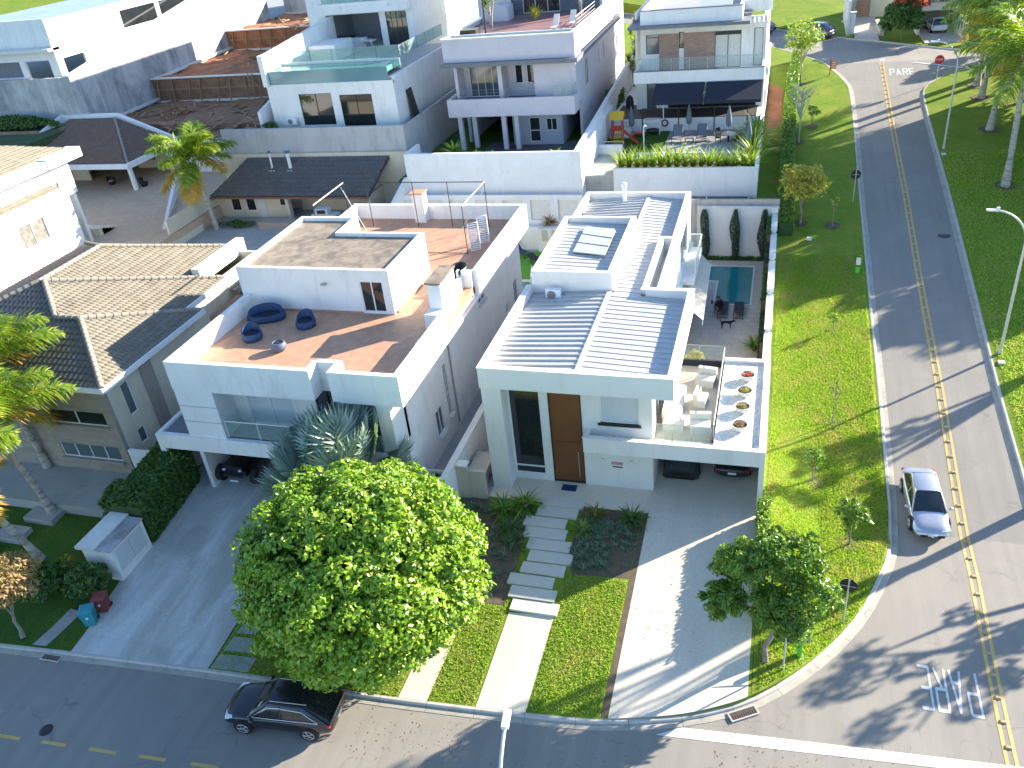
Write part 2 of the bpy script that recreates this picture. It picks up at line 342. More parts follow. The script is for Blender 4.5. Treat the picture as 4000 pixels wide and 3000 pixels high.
def wall(mb, axis, c0, c1, u0, u1, z0, z1, holes=()):   # wall plate, holes = (u0,u1,z0,z1); axis 'y': plate between y=c0..c1, u is x
    us = sorted({u0, u1, *[h[0] for h in holes], *[h[1] for h in holes]}); us = [u for u in us if u0 <= u <= u1]
    for a, b in zip(us[:-1], us[1:]):
        hs = sorted([(h[2], h[3]) for h in holes if h[0] < (a + b) / 2 < h[1]]); z = z0
        for h0, h1 in hs:
            if h0 > z + 1e-4: mb.box(*((a, b, c0, c1) if axis == 'y' else (c0, c1, a, b)), z, h0)
            z = max(z, h1)
        if z < z1 - 1e-4: mb.box(*((a, b, c0, c1) if axis == 'y' else (c0, c1, a, b)), z, z1)
    return mb
def window(parent, axis, c, u0, u1, z0, z1, n=2, fm=None, gm=None, name='window', fr=.05, d=.06, sill=None, hb=0):
    """frame and bars around a pane; c is the plane; frame spans c-d..c+d"""
    fm = fm or M_alum; gm = gm or M_glassd; f = MB()
    def B(a0, a1, b0, b1):
        if axis == 'y': f.box(a0, a1, c - d, c + d, b0, b1)
        else: f.box(c - d, c + d, a0, a1, b0, b1)
    B(u0, u1, z0, z0 + fr); B(u0, u1, z1 - fr, z1); B(u0, u0 + fr, z0 + fr, z1 - fr); B(u1 - fr, u1, z0 + fr, z1 - fr)
    for k in range(1, n):
        u = u0 + (u1 - u0) * k / n; B(u - fr * .45, u + fr * .45, z0 + fr, z1 - fr)
    if hb: B(u0 + fr, u1 - fr, hb, hb + fr)
    o = f.build(name, fm, parent)
    g = MB()
    if axis == 'y': g.box(u0 + fr * .5, u1 - fr * .5, c - .012, c + .012, z0 + fr * .5, z1 - fr * .5)
    else: g.box(c - .012, c + .012, u0 + fr * .5, u1 - fr * .5, z0 + fr * .5, z1 - fr * .5)
    g.build('pane', gm, o)
    return o
def zr(y): return min(max(0., .12 * (y - 33)), 7.7)
def vnoise(x, y, s=1.0, seed=0):
    return (sin(x * 1.7 * s + seed) * cos(y * 1.3 * s + seed * 2) + sin(x * .6 * s + y * .9 * s + seed) * .8 + sin(x * 3.1 * s - y * 2.3 * s) * .3) / 2.1
def sheet(name, poly, zf, m, cuts_y=(33, 97.17), step=None, skirt=0, cuts_x=()):
    bm = bmesh.new(); vs = [bm.verts.new((x, y, 0)) for x, y in poly]; bm.faces.new(vs)
    xs = [p_[0] for p_ in poly]; ys = [p_[1] for p_ in poly]; cy = list(cuts_y); cx = list(cuts_x)
    if step:
        cy += list(np.arange(min(ys) + step, max(ys), step)); cx += list(np.arange(min(xs) + step, max(xs), step))
    for c_ in cy: bmesh.ops.bisect_plane(bm, geom=bm.verts[:] + bm.edges[:] + bm.faces[:], plane_co=(0, c_, 0), plane_no=(0, 1, 0))
    for c_ in cx: bmesh.ops.bisect_plane(bm, geom=bm.verts[:] + bm.edges[:] + bm.faces[:], plane_co=(c_, 0, 0), plane_no=(1, 0, 0))
    for v in bm.verts: v.co.z = zf(v.co.x, v.co.y)
    bmesh.ops.triangulate(bm, faces=[f for f in bm.faces if len(f.verts) > 4])
    bmesh.ops.recalc_face_normals(bm, faces=bm.faces)
    for f in bm.faces:
        if f.normal.z < 0: f.normal_flip()
    if skirt:
        be = [e for e in bm.edges if e.is_boundary]; r = bmesh.ops.extrude_edge_only(bm, edges=be)
        for v in [g for g in r['geom'] if isinstance(g, bmesh.types.BMVert)]: v.co.z -= skirt
    me = bpy.data.meshes.new(name); bm.to_mesh(me); bm.free(); me.materials.append(m)
    o = bpy.data.objects.new(name, me); COL.objects.link(o); return struct(o)
# ------------------------------------------------------------------ ground, streets, kerbs
KL = [(-90, 14.2), (-60, 16.6), (-32.95, 18.45), (-25.65, 18.95), (-19.88, 19.25), (-15.13, 19.35), (-12.19, 19.5), (-8.58, 19.75), (-6.28, 19.95), (-4.66, 20.2), (-2.42, 20.8),
      (-.9, 21.45), (.35, 22.2), (1.7, 23.45), (3.14, 25.2), (4.48, 27.4), (5.47, 29.9), (5.95, 31.6), (6.16, 34.2), (6.18, 36.6), (6.22, 44), (6.2, 52), (6.23, 66), (6.32, 78), (6.27, 89),
      (5.8, 92), (4.92, 94.9), (3.06, 99.5), (-1.9, 108), (-10, 117), (-32, 137)]
KR = [(60, 22.4), (20, 22.6), (15.6, 25), (13.4, 29.5), (12.6, 34), (12.5, 38), (12.45, 44.6), (12.55, 54), (12.66, 68), (12.65, 81.4), (12.75, 87.4), (13.1, 89.4), (13.9, 90.9), (15.4, 92.7), (17.44, 93.8), (20, 93), (48, 67)]
KF = [(-30, 145), (-7, 124.5), (-.7, 118.4), (5.2, 112.1), (7.7, 109.6), (10.4, 107.5), (13.1, 104.9), (17.5, 101), (22.6, 96.6), (54, 74)]
def catmull(P_, k=5):
    o = []
    for i in range(len(P_) - 1):
        p0, p1, p2, p3 = [Vector((*P_[max(0, min(len(P_) - 1, j))], 0)) for j in (i - 1, i, i + 1, i + 2)]
        if (p2 - p1).length < 1.2 or (p2 - p1).length > 12: kk = 1 if (p2 - p1).length < 1.2 else 1
        else: kk = k
        for s_ in range(kk):
            t = s_ / kk
            q = .5 * ((2 * p1) + (-p0 + p2) * t + (2 * p0 - 5 * p1 + 4 * p2 - p3) * t * t + (-p0 + 3 * p1 - 3 * p2 + p3) * t ** 3) if kk > 1 else p1
            o.append((q.x, q.y))
    o.append(P_[-1]); return o
KLs, KRs = catmull(KL), catmull(KR)
def yz(y): return .12 + max(0, min(1, (y - 19.8) / 11.5)) * .88
def vz(x, y):
    a = .12 + zr(y)
    if y < 45 and x < 3: a = max(a, a + (yz(y) - a) * max(0, min(1, 1 - (x - .4) / 2.6)) if yz(y) > a else a)
    return a
big = sheet('ground', [(-500, -120), (500, -120), (500, 600), (-500, 600)], lambda x, y: -.25, M_grassd, cuts_y=())
sheet('street', [(-90, 3), (60, 3), (60, 22.6), (20, 22.8), (15.7, 25.2), (13.5, 29.6), (12.7, 34), (12.7, 88), (13.9, 91.2), (17.5, 94.2), (48, 67.6), (54, 73.6), (22.8, 97), (13.3, 105.3), (7.9, 110), (5.3, 112.4), (-.8, 118.7), (-30, 145.4), (-32.2, 136.8),
      (-2, 107.8), (3, 99.3), (5.8, 92), (6.15, 88), (6.1, 34), (5, 29), (2, 24), (-2, 21.2), (-8, 20), (-28, 19), (-90, 14)], lambda x, y: zr(y), M_asph)
sheet('upper_ground', [(-400, 97), (-1.6, 97), (-1.6, 107), (-32, 136), (-30, 146), (5.3, 112.7), (23, 97.3), (54, 74), (400, 74), (400, 600), (-400, 600)], lambda x, y: 7.72 + (.05 * (y - 112) if y > 112 else 0), M_grass, cuts_y=(112,), skirt=9)
# verge between the houses and the side road
vp = [p for p in KLs if p[0] > .3 or p[1] > 40]; vp = vp[:next(i for i, p in enumerate(vp) if p[1] > 107) + 1]
sheet('verge', [(.36, 22.2)] + vp + [(-1.35, 107), (-1.35, 62.4), (.36, 62.4)], lambda x, y: vz(x, y), M_grass, step=2.5, skirt=.1)
sheet('verge', [(60, 74), (48, 67)][::-1] + [] + [(60, 22.4)] + KRs[1:], lambda x, y: .12 + zr(y) + max(0, x - 20) * .02, M_grass, step=4, skirt=.1) if False else \
sheet('verge', KRs[:-1] + [(48, 67), (60, 56)], lambda x, y: .12 + zr(y), M_grass, skirt=.1)
# front yards
fy = [p for p in KLs if p[1] < 23 and p[0] <= .4]
cutx = -22.05
sheet('front_lawn', [p for p in fy if p[0] > cutx] + [(.34, 22.3), (.34, 31.3), (cutx, 31.3), (cutx, 19.14)][0:], lambda x, y: yz(y), M_grass, cuts_y=(19.8,), skirt=.2)
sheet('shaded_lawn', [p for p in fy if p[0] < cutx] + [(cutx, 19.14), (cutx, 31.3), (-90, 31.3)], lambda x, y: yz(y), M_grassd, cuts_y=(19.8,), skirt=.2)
struct(box(-90, .34, 31.3, 64.6, -.3, .995).build('lot_ground', M_concfl))
struct(box(-50, -31.6, 50, 67.8, .9, 2.8).build('back_yard_ground', M_concfl))
struct(box(-76, -50.2, 55.5, 82, .9, 3.95).build('patio_ground', M_patio))
struct(box(-31.2, -15.7, 65.2, 96.5, 0, 6.3).build('garden_ground', M_grassd))
struct(box(-15.3, -1.7, 66.3, 96.5, 0, 6.2).build('patio_ground', M_concfl))
struct(box(-45.9, -31.75, 68.5, 100, 0, 9.35).build('garden_ground', M_grassd))
struct(box(-1.7, .3, 62.5, 66, 0, 4.3).build('garden_ground', M_grassd))
# drives, paths (sheets laid on the sloping yard)
def KY(x):
    for a, b in zip(KLs[:-1], KLs[1:]):
        if a[0] <= x <= b[0] and a[1] < 23: return a[1] + (b[1] - a[1]) * (x - a[0]) / max(1e-6, b[0] - a[0])
    return 20
def onyard(name, poly, m, off=.012, th=.05):
    return sheet(name, poly, lambda x, y: yz(y) + off, m, cuts_y=(19.8,), skirt=th)
onyard('driveway', [(-4.84, KY(-4.84))] + [p for p in KLs if -4.84 < p[0] < .22 and p[1] < 23] + [(.22, KY(.22)), (.24, 31.4), (-4.86, 31.4)], M_driveB, .014)
onyard('driveway', [(-29.05, KY(-29.05)), (-25.65, 18.95), (-22.1, KY(-22.1)), (-22.35, 31.4), (-30.3, 31.4), (-30.3, 29.4)], M_driveA, .014)
onyard('soil_bed', [(-5.12, 20.15), (-4.86, 20.2), (-4.86, 31.25), (-5.12, 31.25)], M_soil, .006)
onyard('path', [(-10.03, KY(-10.03)), (-8.03, KY(-8.03)), (-7.98, 24.5), (-9.98, 24.35)], M_driveB, .014)
onyard('path', [(-13.28, KY(-13.28)), (-12.07, KY(-12.07)), (-11.9, 23.5), (-13.1, 23.4)], M_driveB, .014)
onyard('garden_bed', [(-7.7, 26.9), (-5.15, 27.1), (-5.15, 31.2), (-8.1, 31.2), (-8.1, 28)], M_soil, .01)
onyard('garden_bed', [(-15.6, 24.5), (-10.3, 24.7), (-10.5, 31.1), (-15.6, 31.1)], M_soil, .01)
for k in range(3):
    onyard('stepping_slab', [(-22.0 + k * .08, 19.2 + k * .95), (-20.2 + k * .08, 19.32 + k * .95), (-20.2 + k * .1, 20.05 + k * .95), (-21.95 + k * .1, 19.95 + k * .95)], M_concfl, .03, .06)
onyard('path', [(-31.2, 18.7), (-30.5, 18.75), (-30.2, 20.8), (-30.9, 20.9)], M_concfl, .02)
struct(box(-13.0, -4.9, 31.25, 33.0, .5, 1.02).build('porch_floor', M_driveB))
struct(box(-4.9, .1, 31.4, 39.4, .5, 1.012).build('garage_floor', M_driveB))
struct(box(-30.35, -18, 31.4, 37, .5, 1.012).build('garage_floor', M_driveA))
# kerb with gutter, in about 2 m pieces
def kerb(path, side, name='kerb', L=2.0):
    mb = MB(); mg = MB(); pts = [Vector((*p, 0)) for p in path]
    # resample
    d = [0]; 
    for a, b in zip(pts[:-1], pts[1:]): d.append(d[-1] + (b - a).length)
    def at(s_):
        i = max(0, min(len(pts) - 2, next((k for k in range(len(d) - 1) if d[k + 1] >= s_), len(pts) - 2)))
        t = (s_ - d[i]) / max(1e-6, d[i + 1] - d[i]); return pts[i].lerp(pts[i + 1], t)
    n = int(d[-1] / L)
    for k in range(n):
        s0, s1 = d[-1] * k / n + .008, d[-1] * (k + 1) / n - .008
        m = 2; ring = []
        for j in range(m + 1):
            s_ = s0 + (s1 - s0) * j / m; p = at(s_); t = (at(min(d[-1], s_ + .3)) - at(max(0, s_ - .3))).normalized(); nn = Vector((t.y, -t.x, 0)) * side
            z = zr(p.y); ring.append((p, nn, z))
        for prof, M_ in (([(0, .0), (0, .128), (.11, .13), (.14, .115), (.165, .03), (.165, 0)], mb), ([(.166, -.02), (.166, .035), (.42, .016), (.43, -.02)], mg)):
            vs = [(p.x + nn.x * o_, p.y + nn.y * o_, z + h_) for p, nn, z in ring for o_, h_ in prof]; q = len(prof)
            fs = [(i * q + a, i * q + a + 1, (i + 1) * q + a + 1, (i + 1) * q + a) for i in range(m) for a in range(q - 1)]
            fs += [tuple(range(q)), tuple(range(m * q, (m + 1) * q))[::-1]]
            M_.add(vs, fs)
    struct(mb.build(name, M_kerb)); struct(mg.build('gutter', M_gutter))
kerb(KLs[1:], 1); kerb(KRs, -1); kerb(KF, 1)
# road paint
def strip(name, path, wd, m, off=.008, side=0):
    mb = MB(); vs = []
    for i, (x, y) in enumerate(path):
        a = path[max(0, i - 1)]; b = path[min(len(path) - 1, i + 1)]; t = Vector((b[0] - a[0], b[1] - a[1], 0)).normalized(); n_ = Vector((t.y, -t.x, 0))
        vs += [(x + n_.x * wd / 2, y + n_.y * wd / 2, zr(y) + off), (x - n_.x * wd / 2, y - n_.y * wd / 2, zr(y) + off)]
    mb.add(vs, [(2 * i, 2 * i + 2, 2 * i + 3, 2 * i + 1) for i in range(len(path) - 1)]); return struct(mb.build(name, m))
CL = [(9.12, 20.4), (9.13, 22), (9.17, 25), (9.34, 30.5), (9.33, 33), (9.34, 35.4), (9.45, 44.5), (9.45, 54.7), (9.57, 67.9), (9.55, 77.8), (9.6, 88.6), (9.64, 97.1)]
def clx(y):
    for a, b in zip(CL[:-1], CL[1:]):
        if y <= b[1]: return a[0] + (b[0] - a[0]) * (y - a[1]) / (b[1] - a[1])
    return CL[-1][0]
strip('yellow_line', [(x - .15, y) for x, y in CL], .13, M_painty); strip('yellow_line', [(x + .15, y) for x, y in CL], .13, M_painty)
struct(MB().poly([(x, y, .009) for x, y in [(-3, 19.94), (1.04, 20.22), (6.82, 20.66), (9.9, 20.86), (9.9, 21.3), (1.02, 20.7), (-2.07, 20.45)]]).build('white_stop_line', M_paintw))
struct(MB().poly([(x, y, 7.71) for x, y in [(9.5, 98.2), (17.3, 94.2), (17.5, 94.6), (9.6, 98.65)]]).build('white_stop_line', M_paintw)) if False else strip('white_stop_line', [(9.6, 98.3), (13, 96.55), (17.3, 94.4)], .4, M_paintw)
for x0, x1, y0 in [(-33.2, -32.1, 14.15), (-31.1, -29.95, 14.28), (-29.1, -28.0, 14.4), (-26.99, -25.81, 14.55), (-24.73, -23.49, 14.7), (-22.47, -21.27, 14.86), (-20.18, -19.0, 15.02), (-17.9, -16.7, 15.18), (-15.6, -14.4, 15.3)]:
    struct(MB().poly([(x0, y0 - .07, .008), (x1, y0, .008), (x1, y0 + .15, .008), (x0, y0 + .08, .008)]).build('yellow_dash', M_painty))
def letters(word, x0, y0, w_, h_, gap, flip, zf, wd=.09):
    G = {'P': [[(0, 0), (0, 1)], [(0, 1), (1, 1)], [(1, 1), (1, .5)], [(1, .5), (0, .5)]], 'A': [[(0, 0), (.5, 1)], [(.5, 1), (1, 0)], [(.2, .3), (.8, .3)]],
         'R': [[(0, 0), (0, 1)], [(0, 1), (1, 1)], [(1, 1), (1, .5)], [(1, .5), (0, .5)], [(.4, .5), (1, 0)]], 'E': [[(0, 0), (0, 1)], [(0, 1), (1, 1)], [(0, .52), (.85, .52)], [(0, 0), (1, 0)]]}
    mb = MB(); lvl = 0
    for i, ch in enumerate(word):
        for k, ((ax, ay), (bx, by)) in enumerate(G[ch]):
            P0 = Vector((i * (w_ + gap) + ax * w_, ay * h_)); P1 = Vector((i * (w_ + gap) + bx * w_, by * h_)); t = (P1 - P0).normalized(); n_ = Vector((t.y, -t.x))
            hw = wd * (.5 if abs(t.y) > .5 else .9)          # horizontal strokes are painted thicker
            P0 -= t * hw * .3; P1 += t * hw * .3
            q = [P0 + n_ * hw, P1 + n_ * hw, P1 - n_ * hw, P0 - n_ * hw]
            vs = []
            for v in q:
                X, Y = (x0 - v.x, y0 - v.y) if flip else (x0 + v.x, y0 + v.y); vs.append((X, Y, zf(Y) + .008 + .0012 * k))
            mb.poly(vs)
    return struct(mb.build('road_lettering', M_paintw))
letters('PARE', 8.52, 25.1, .36, 1.98, .19, True, zr, .085)
letters('PARE', 10.25, 93.2, .38, 1.7, .22, False, zr, .11)
# road studs between the yellow lines
y = 20.9; k = 0; stud0 = None
while y < 96.5:
    x = clx(y); ang = .12 * (1 if y > 33 else 0)
    if stud0 is None:
        mb = MB(); mb.add([(-.12, -.075, 0), (.12, -.075, 0), (.12, .075, 0), (-.12, .075, 0), (-.085, -.045, .055), (.085, -.045, .055), (.085, .045, .055), (-.085, .045, .055)], [(4, 5, 6, 7), (0, 1, 5, 4), (1, 2, 6, 5), (2, 3, 7, 6), (3, 0, 4, 7)])
        stud0 = mb.build('road_stud', M_stud); tag(stud0, 'small brown resin block between the double yellow lines of the side road', 'road stud', 'road studs between the yellow lines'); o = stud0
    else: o = stud0.copy(); COL.objects.link(o)
    o.location = (x, y, zr(y) + .004); o.rotation_euler = (math.atan(ang), 0, 0)
    y += 1.07 if y < 30 else 1.13
def lid(x, y, r, lab, m=M_dark, z=None):
    o = MB().lathe([(0, .012), (r * .8, .012), (r, .008), (r, 0)], (0, 0, 0), 20).build('manhole_cover', m); o.location = (x, y, (zr(y) if z is None else z) + .006)
    tag(o, lab, 'manhole cover'); return o
lid(-27.2, 15.05, .28, 'round dark manhole cover in the shaded street beside the yellow dashes')
lid(11.55, 61.2, .42, 'dark round manhole cover in the right lane of the side road', plain('worn_iron', (.06, .06, .065), .7))
def grate(x, y, L_, W_, rz, lab):
    t = thing('drain_grate', lab, 'drain', (x, y, .02), None, rz)
    f = MB().box(-L_ / 2, L_ / 2, -W_ / 2, -W_ / 2 + .05, 0, .05).box(-L_ / 2, L_ / 2, W_ / 2 - .05, W_ / 2, 0, .05).box(-L_ / 2, -L_ / 2 + .05, -W_ / 2 + .05, W_ / 2 - .05, 0, .05).box(L_ / 2 - .05, L_ / 2, -W_ / 2 + .05, W_ / 2 - .05, 0, .05)
    f.build('frame', M_kerb, t, True); b_ = MB(); k = int(L_ / .09)
    for i in range(k): b_.box(-L_ / 2 + .06 + i * .09, -L_ / 2 + .10 + i * .09, -W_ / 2 + .05, W_ / 2 - .05, .02, .045)
    b_.build('bars', plain('rusty_iron', (.16, .12, .10), .8), t, True); box(-L_ / 2 + .05, L_ / 2 - .05, -W_ / 2 + .05, W_ / 2 - .05, -.2, -.005).build('pit', M_dark, t, True)
grate(.1, 21.5, 1.15, .42, .55, 'rusty barred drain grate in the gutter below the cream driveway')
grate(-29.8, 18.28, 1.0, .36, .03, 'dark drain opening in the kerb beside the stained concrete drive')
# entrance slabs
sl = [(-10.1, -8.05, 31.0, 31.72), (-10.27, -8.22, 30.28, 30.98), (-10.73, -8.62, 29.53, 30.2), (-10.53, -8.46, 28.8, 29.5), (-10.19, -8.1, 28.08, 28.76), (-9.95, -7.86, 27.35, 28.02), (-10.1, -8.05, 26.62, 27.28), (-10.5, -8.4, 25.88, 26.52), (-10.25, -8.13, 25.15, 25.82), (-9.98, -7.86, 24.45, 25.1)]
ordn = ['top', 'second', 'third', 'fourth', 'fifth', 'sixth', 'seventh', 'eighth', 'ninth', 'lowest']
for i, (x0, x1, y0, y1) in enumerate(sl):
    z = yz((y0 + y1) / 2) + .05
    bm = MB().box(x0, x1, y0, y1, z - .12, z + .04)
    tag(bm.build('stone_slab', M_slabs), '%s pale stone slab of the entrance steps, counted down from the porch' % ordn[i], 'stone slab', 'floating slabs leading to the brown front door')
# ------------------------------------------------------------------ helpers for houses
def parapet(mb, x0, x1, y0, y1, z0, z1, t=.28):
    mb.box(x0, x1, y0, y0 + t, z0, z1); mb.box(x0, x1, y1 - t, y1, z0, z1); mb.box(x0, x0 + t, y0 + t, y1 - t, z0, z1); mb.box(x1 - t, x1, y0 + t, y1 - t, z0, z1); return mb
def railing(parent, name, pts, z, h, gm, pm=None, posts=True, step=1.1, top=True, r=.022):
    pm = pm or M_steel; g = MB(); f = MB()
    for (ax, ay), (bx, by) in zip(pts[:-1], pts[1:]):
        L = hypot(bx - ax, by - ay); n = max(1, round(L / step)); tx, ty = (bx - ax) / L, (by - ay) / L; nx, ny = -ty * .008, tx * .008
        g.prism([(ax + nx, ay + ny), (bx + nx, by + ny), (bx - nx, by - ny), (ax - nx, ay - ny)], z + .05, z + h - .03)
        if top: f.tube([(ax, ay, z + h), (bx, by, z + h)], r, 8)
        for k in range(n + 1):
            if posts: f.tube([(ax + tx * L * k / n, ay + ty * L * k / n, z), (ax + tx * L * k / n, ay + ty * L * k / n, z + h)], r * .9, 6)
    o = f.build(name, pm, parent); g.build('glass_panel', gm, o); return o
def tiles(name, poly, e0, e1, up, m, parent, pw=.26, ph=.36, amp=.035, step=.03, base=.0):
    """tiled roof slope: e0->e1 is the eave direction, up the upslope direction (3D unit), poly 3D polygon"""
    e0 = Vector(e0); u = (Vector(e1) - e0).normalized(); v = Vector(up).normalized(); n = u.cross(v).normalized()
    if n.z < 0: n = -n
    P2 = [((Vector(p) - e0).dot(u), (Vector(p) - e0).dot(v)) for p in poly]
    u0, u1 = min(p[0] for p in P2), max(p[0] for p in P2); v0, v1 = min(p[1] for p in P2), max(p[1] for p in P2)
    du = pw / 6; nu = int((u1 - u0) / du); rows = int((v1 - v0) / ph) + 1
    def span(vv):
        xs = []
        for i in range(len(P2)):
            a, b = P2[i], P2[(i + 1) % len(P2)]
            if (a[1] - vv) * (b[1] - vv) < 0: xs.append(a[0] + (b[0] - a[0]) * (vv - a[1]) / (b[1] - a[1]))
        return (min(xs), max(xs)) if len(xs) >= 2 else None
    V, F = [], []
    for r in range(rows):
        va, vb = v0 + r * ph, min(v1, v0 + (r + 1) * ph)
        if vb - va < .02: continue
        sa, sb = span(va + 1e-3), span(vb - 1e-3); sm = span((va + vb) / 2)
        if not sm: continue
        sa = sa or sm; sb = sb or sm
        lo, hi = min(sa[0], sb[0]), max(sa[1], sb[1]); k = max(2, int((hi - lo) / du)); base_i = len(V)
        for i in range(k + 1):
            ub = lo + (hi - lo) * i / k
            h = abs(sin(pi * (ub / pw))) * amp * 1.0
            h = amp * (1.9 * abs(cos(pi * ub / pw)) ** .6 - .5) 
            ua = min(max(ub, sa[0]), sa[1]); uc = min(max(ub, sb[0]), sb[1])
            V.append(e0 + u * ua + v * va + n * (h + step + base)); V.append(e0 + u * uc + v * vb + n * (h * .8 + base)); V.append(e0 + u * ua + v * va + n * (base - .01))
        for i in range(k):
            a = base_i + 3 * i; F.append((a, a + 3, a + 4, a + 1)); F.append((a + 2, a + 5, a + 3, a))
    return npmesh(name, V, F, m, parent, 4)
def ridgecaps(parent, pts, r=.19, m=None, L=.42, name='ridge_caps'):
    mb = MB()
    for a, b in zip(pts[:-1], pts[1:]):
        a, b = Vector(a), Vector(b); d_ = (b - a); n = max(1, int(d_.length / L))
        for k in range(n):
            p, q = a + d_ * k / n, a + d_ * (k + 1.08) / n
            mb.tube([p, q], [r, r * .82], 8)
    return mb.build(name, m or M_tan, parent)
# ================================================================== house B (for sale, brown door)
HB = thing('white_house', 'white two storey house with a white ribbed metal roof, tall brown front door and garage', 'house', (-8, 40, 1))
lw = MB()
wall(lw, 'y', 33.0, 33.25, -12.98, -4.87, 1, 7.08, [(-12.0, -10.38, 1.35, 6.9), (-9.94, -8.3, 1.02, 6.9), (-7.38, -5.5, 4.9, 6.45)])
lw.box(-12.98, -12.0, 32.1, 33.0, .6, 7.08)                       # left pier
lw.box(-12.98, -12.75, 33.25, 41.3, .8, 7.08)
wall(lw, 'x', -5.1, -4.87, 33.25, 41.3, 1, 7.08, [(34.2, 39.6, 3.72, 6.2)])
wall(lw, 'x', -4.87, -4.86, 33.25, 39.4, 1, 3.7)
lw.build('wall', M_whiteB, HB)
bw = MB(); wall(bw, 'x', -5.75, -5.5, 41.3, 56.6, 1, 8.18, [(43, 55.4, 1.0, 3.9), (50.5, 54.5, 4.8, 7)]); bw.box(-12.7, -12.45, 41.3, 56.6, .8, 8.18)
wall(bw, 'y', 56.35, 56.6, -12.45, -5.75, .8, 8.18); bw.box(-12.45, -5.75, 41.1, 41.28, 6, 7.2)
bw.build('rear_wall', M_whiteB, HB)
box(-12.75, -12.71, 41.3, 50, 8.18, 8.3).build('trim', M_whiteB, HB)
# roof deck, parapets and ribbed sheets
rf = MB(); rf.box(-13.0, -3.75, 32.0, 41.3, 7.08, 7.2); parapet(rf, -13.0, -3.75, 32.0, 41.3, 7.2, 8.2, .3)
rf = MB(); rf.box(-13.0, -3.75, 32.0, 41.3, 7.08, 7.2)
rf.box(-13.0, -3.75, 32.0, 32.3, 7.2, 8.2).box(-13.0, -12.7, 32.3, 41.2, 7.2, 8.2).box(-4.05, -3.75, 32.3, 41.3, 7.2, 8.2).box(-6.3, -4.05, 41.0, 41.3, 7.2, 8.2)
rf.box(-6.55, -6.25, 41.3, 48.6, 7.0, 8.2).box(-6.25, -5.5, 48.3, 48.6, 3.9, 8.2).box(-5.78, -5.48, 48.6, 56.62, 7.0, 8.22).box(-12.72, -5.78, 56.32, 56.62, 7.0, 8.22).box(-12.74, -12.44, 49.7, 56.32, 7.0, 8.22)
rf.box(-12.44, -5.78, 41.3, 56.3, 7.0, 7.1)
rf.build('parapet', M_whiteB, HB)
box(-6.2, -5.52, 41.32, 48.28, 3.9, 6.9).build('return_wall', M_cream, HB)
def ribbed(name, x0, x1, y0, y1, z0, z1, sp=.5, parent=HB, m=M_metalroof):   # slope along x
    rh = .035 if z0 > z1 else .075; mb = MB(); mb.slab([(x0, y0, z0), (x1, y0, z1), (x1, y1, z1), (x0, y1, z0)], .03); y_ = y0 + sp * .6
    while y_ < y1 - .05:
        mb.slab([(x0, y_, z0 + rh), (x1, y_, z1 + rh), (x1, y_ + .04, z1 + rh), (x0, y_ + .04, z0 + rh)], rh + .02); y_ += sp
    return mb.build(name, m, parent)
ribbed('roof_sheet', -12.68, -8.3, 32.32, 41.2, 7.7, 7.95); ribbed('roof_sheet', -8.3, -4.07, 32.32, 40.98, 7.95, 7.7)
ribbed('roof_sheet', -8.3, -6.57, 41.0, 48.6, 7.95, 7.85); ribbed('roof_sheet', -8.3, -5.8, 48.62, 56.3, 7.95, 7.72); ribbed('roof_sheet', -12.42, -8.3, 49.7, 56.3, 7.7, 7.95)
box(-8.42, -8.18, 32.32, 41.2, 7.94, 8.02).build('ridge_flashing', M_metalroof, HB); box(-8.42, -8.18, 49.4, 56.3, 7.94, 8.02).build('ridge_flashing', M_metalroof, HB); box(-8.15, -8.0, 41.2, 49.6, 7.94, 8.04).build('ridge_flashing', M_metalroof, HB)
ph = MB(); ph.box(-12.7, -8.15, 41.22, 41.5, 7.1, 9.05).box(-12.7, -12.42, 41.5, 49.4, 7.1, 9.05).box(-8.43, -8.15, 41.5, 49.4, 7.1, 9.05).box(-12.7, -8.15, 49.4, 49.68, 7.1, 9.05)
ph.build('tank_room', M_whiteB, HB); ribbed('roof_sheet', -12.4, -8.45, 41.52, 49.38, 8.75, 8.6)
cp = MB()                                                          # thin cap on the parapet edges
for a in [(-13.03, -3.72, 31.97, 32.33), ]: cp.box(*a, 8.2, 8.225)
cp.box(-13.03, -12.68, 32.33, 41.2, 8.2, 8.225).box(-4.07, -3.72, 32.33, 41.33, 8.2, 8.225).box(-6.58, -4.07, 40.98, 41.33, 8.2, 8.225)
cp.build('coping', M_cap, HB)
tk = MB(); tk.slab([(-11.05, 44.5, 8.86), (-9.1, 44.2, 8.80), (-9.1, 47.8, 8.86), (-11.05, 48.4, 8.92)], .06)
so_ = tk.build('solar_panel', plain('grey_translucent_panel', (.42, .44, .42), .35, .04, 3), HB)
MB().tube([(-11.05, 45.8, 8.89), (-9.1, 45.4, 8.84)], .02).build('joint', M_slab, so_); MB().tube([(-11.05, 47.1, 8.91), (-9.1, 46.6, 8.86)], .02).build('joint', M_slab, so_)
MB().tube([(-9.9, 55.6, 7.6), (-9.9, 55.6, 8.9)], .13, 12).lathe([(.13, 0), (.2, .05), (.2, .3), (.12, .36), (0, .36)], (-9.9, 55.6, 8.85), 14).build('flue', M_white, HB)
MB().lathe([(.34, 0), (.36, .05), (.3, .12), (0, .14)], (-7.5, 42.4, 7.78), 18).build('dome_vent', M_metalroof, HB)
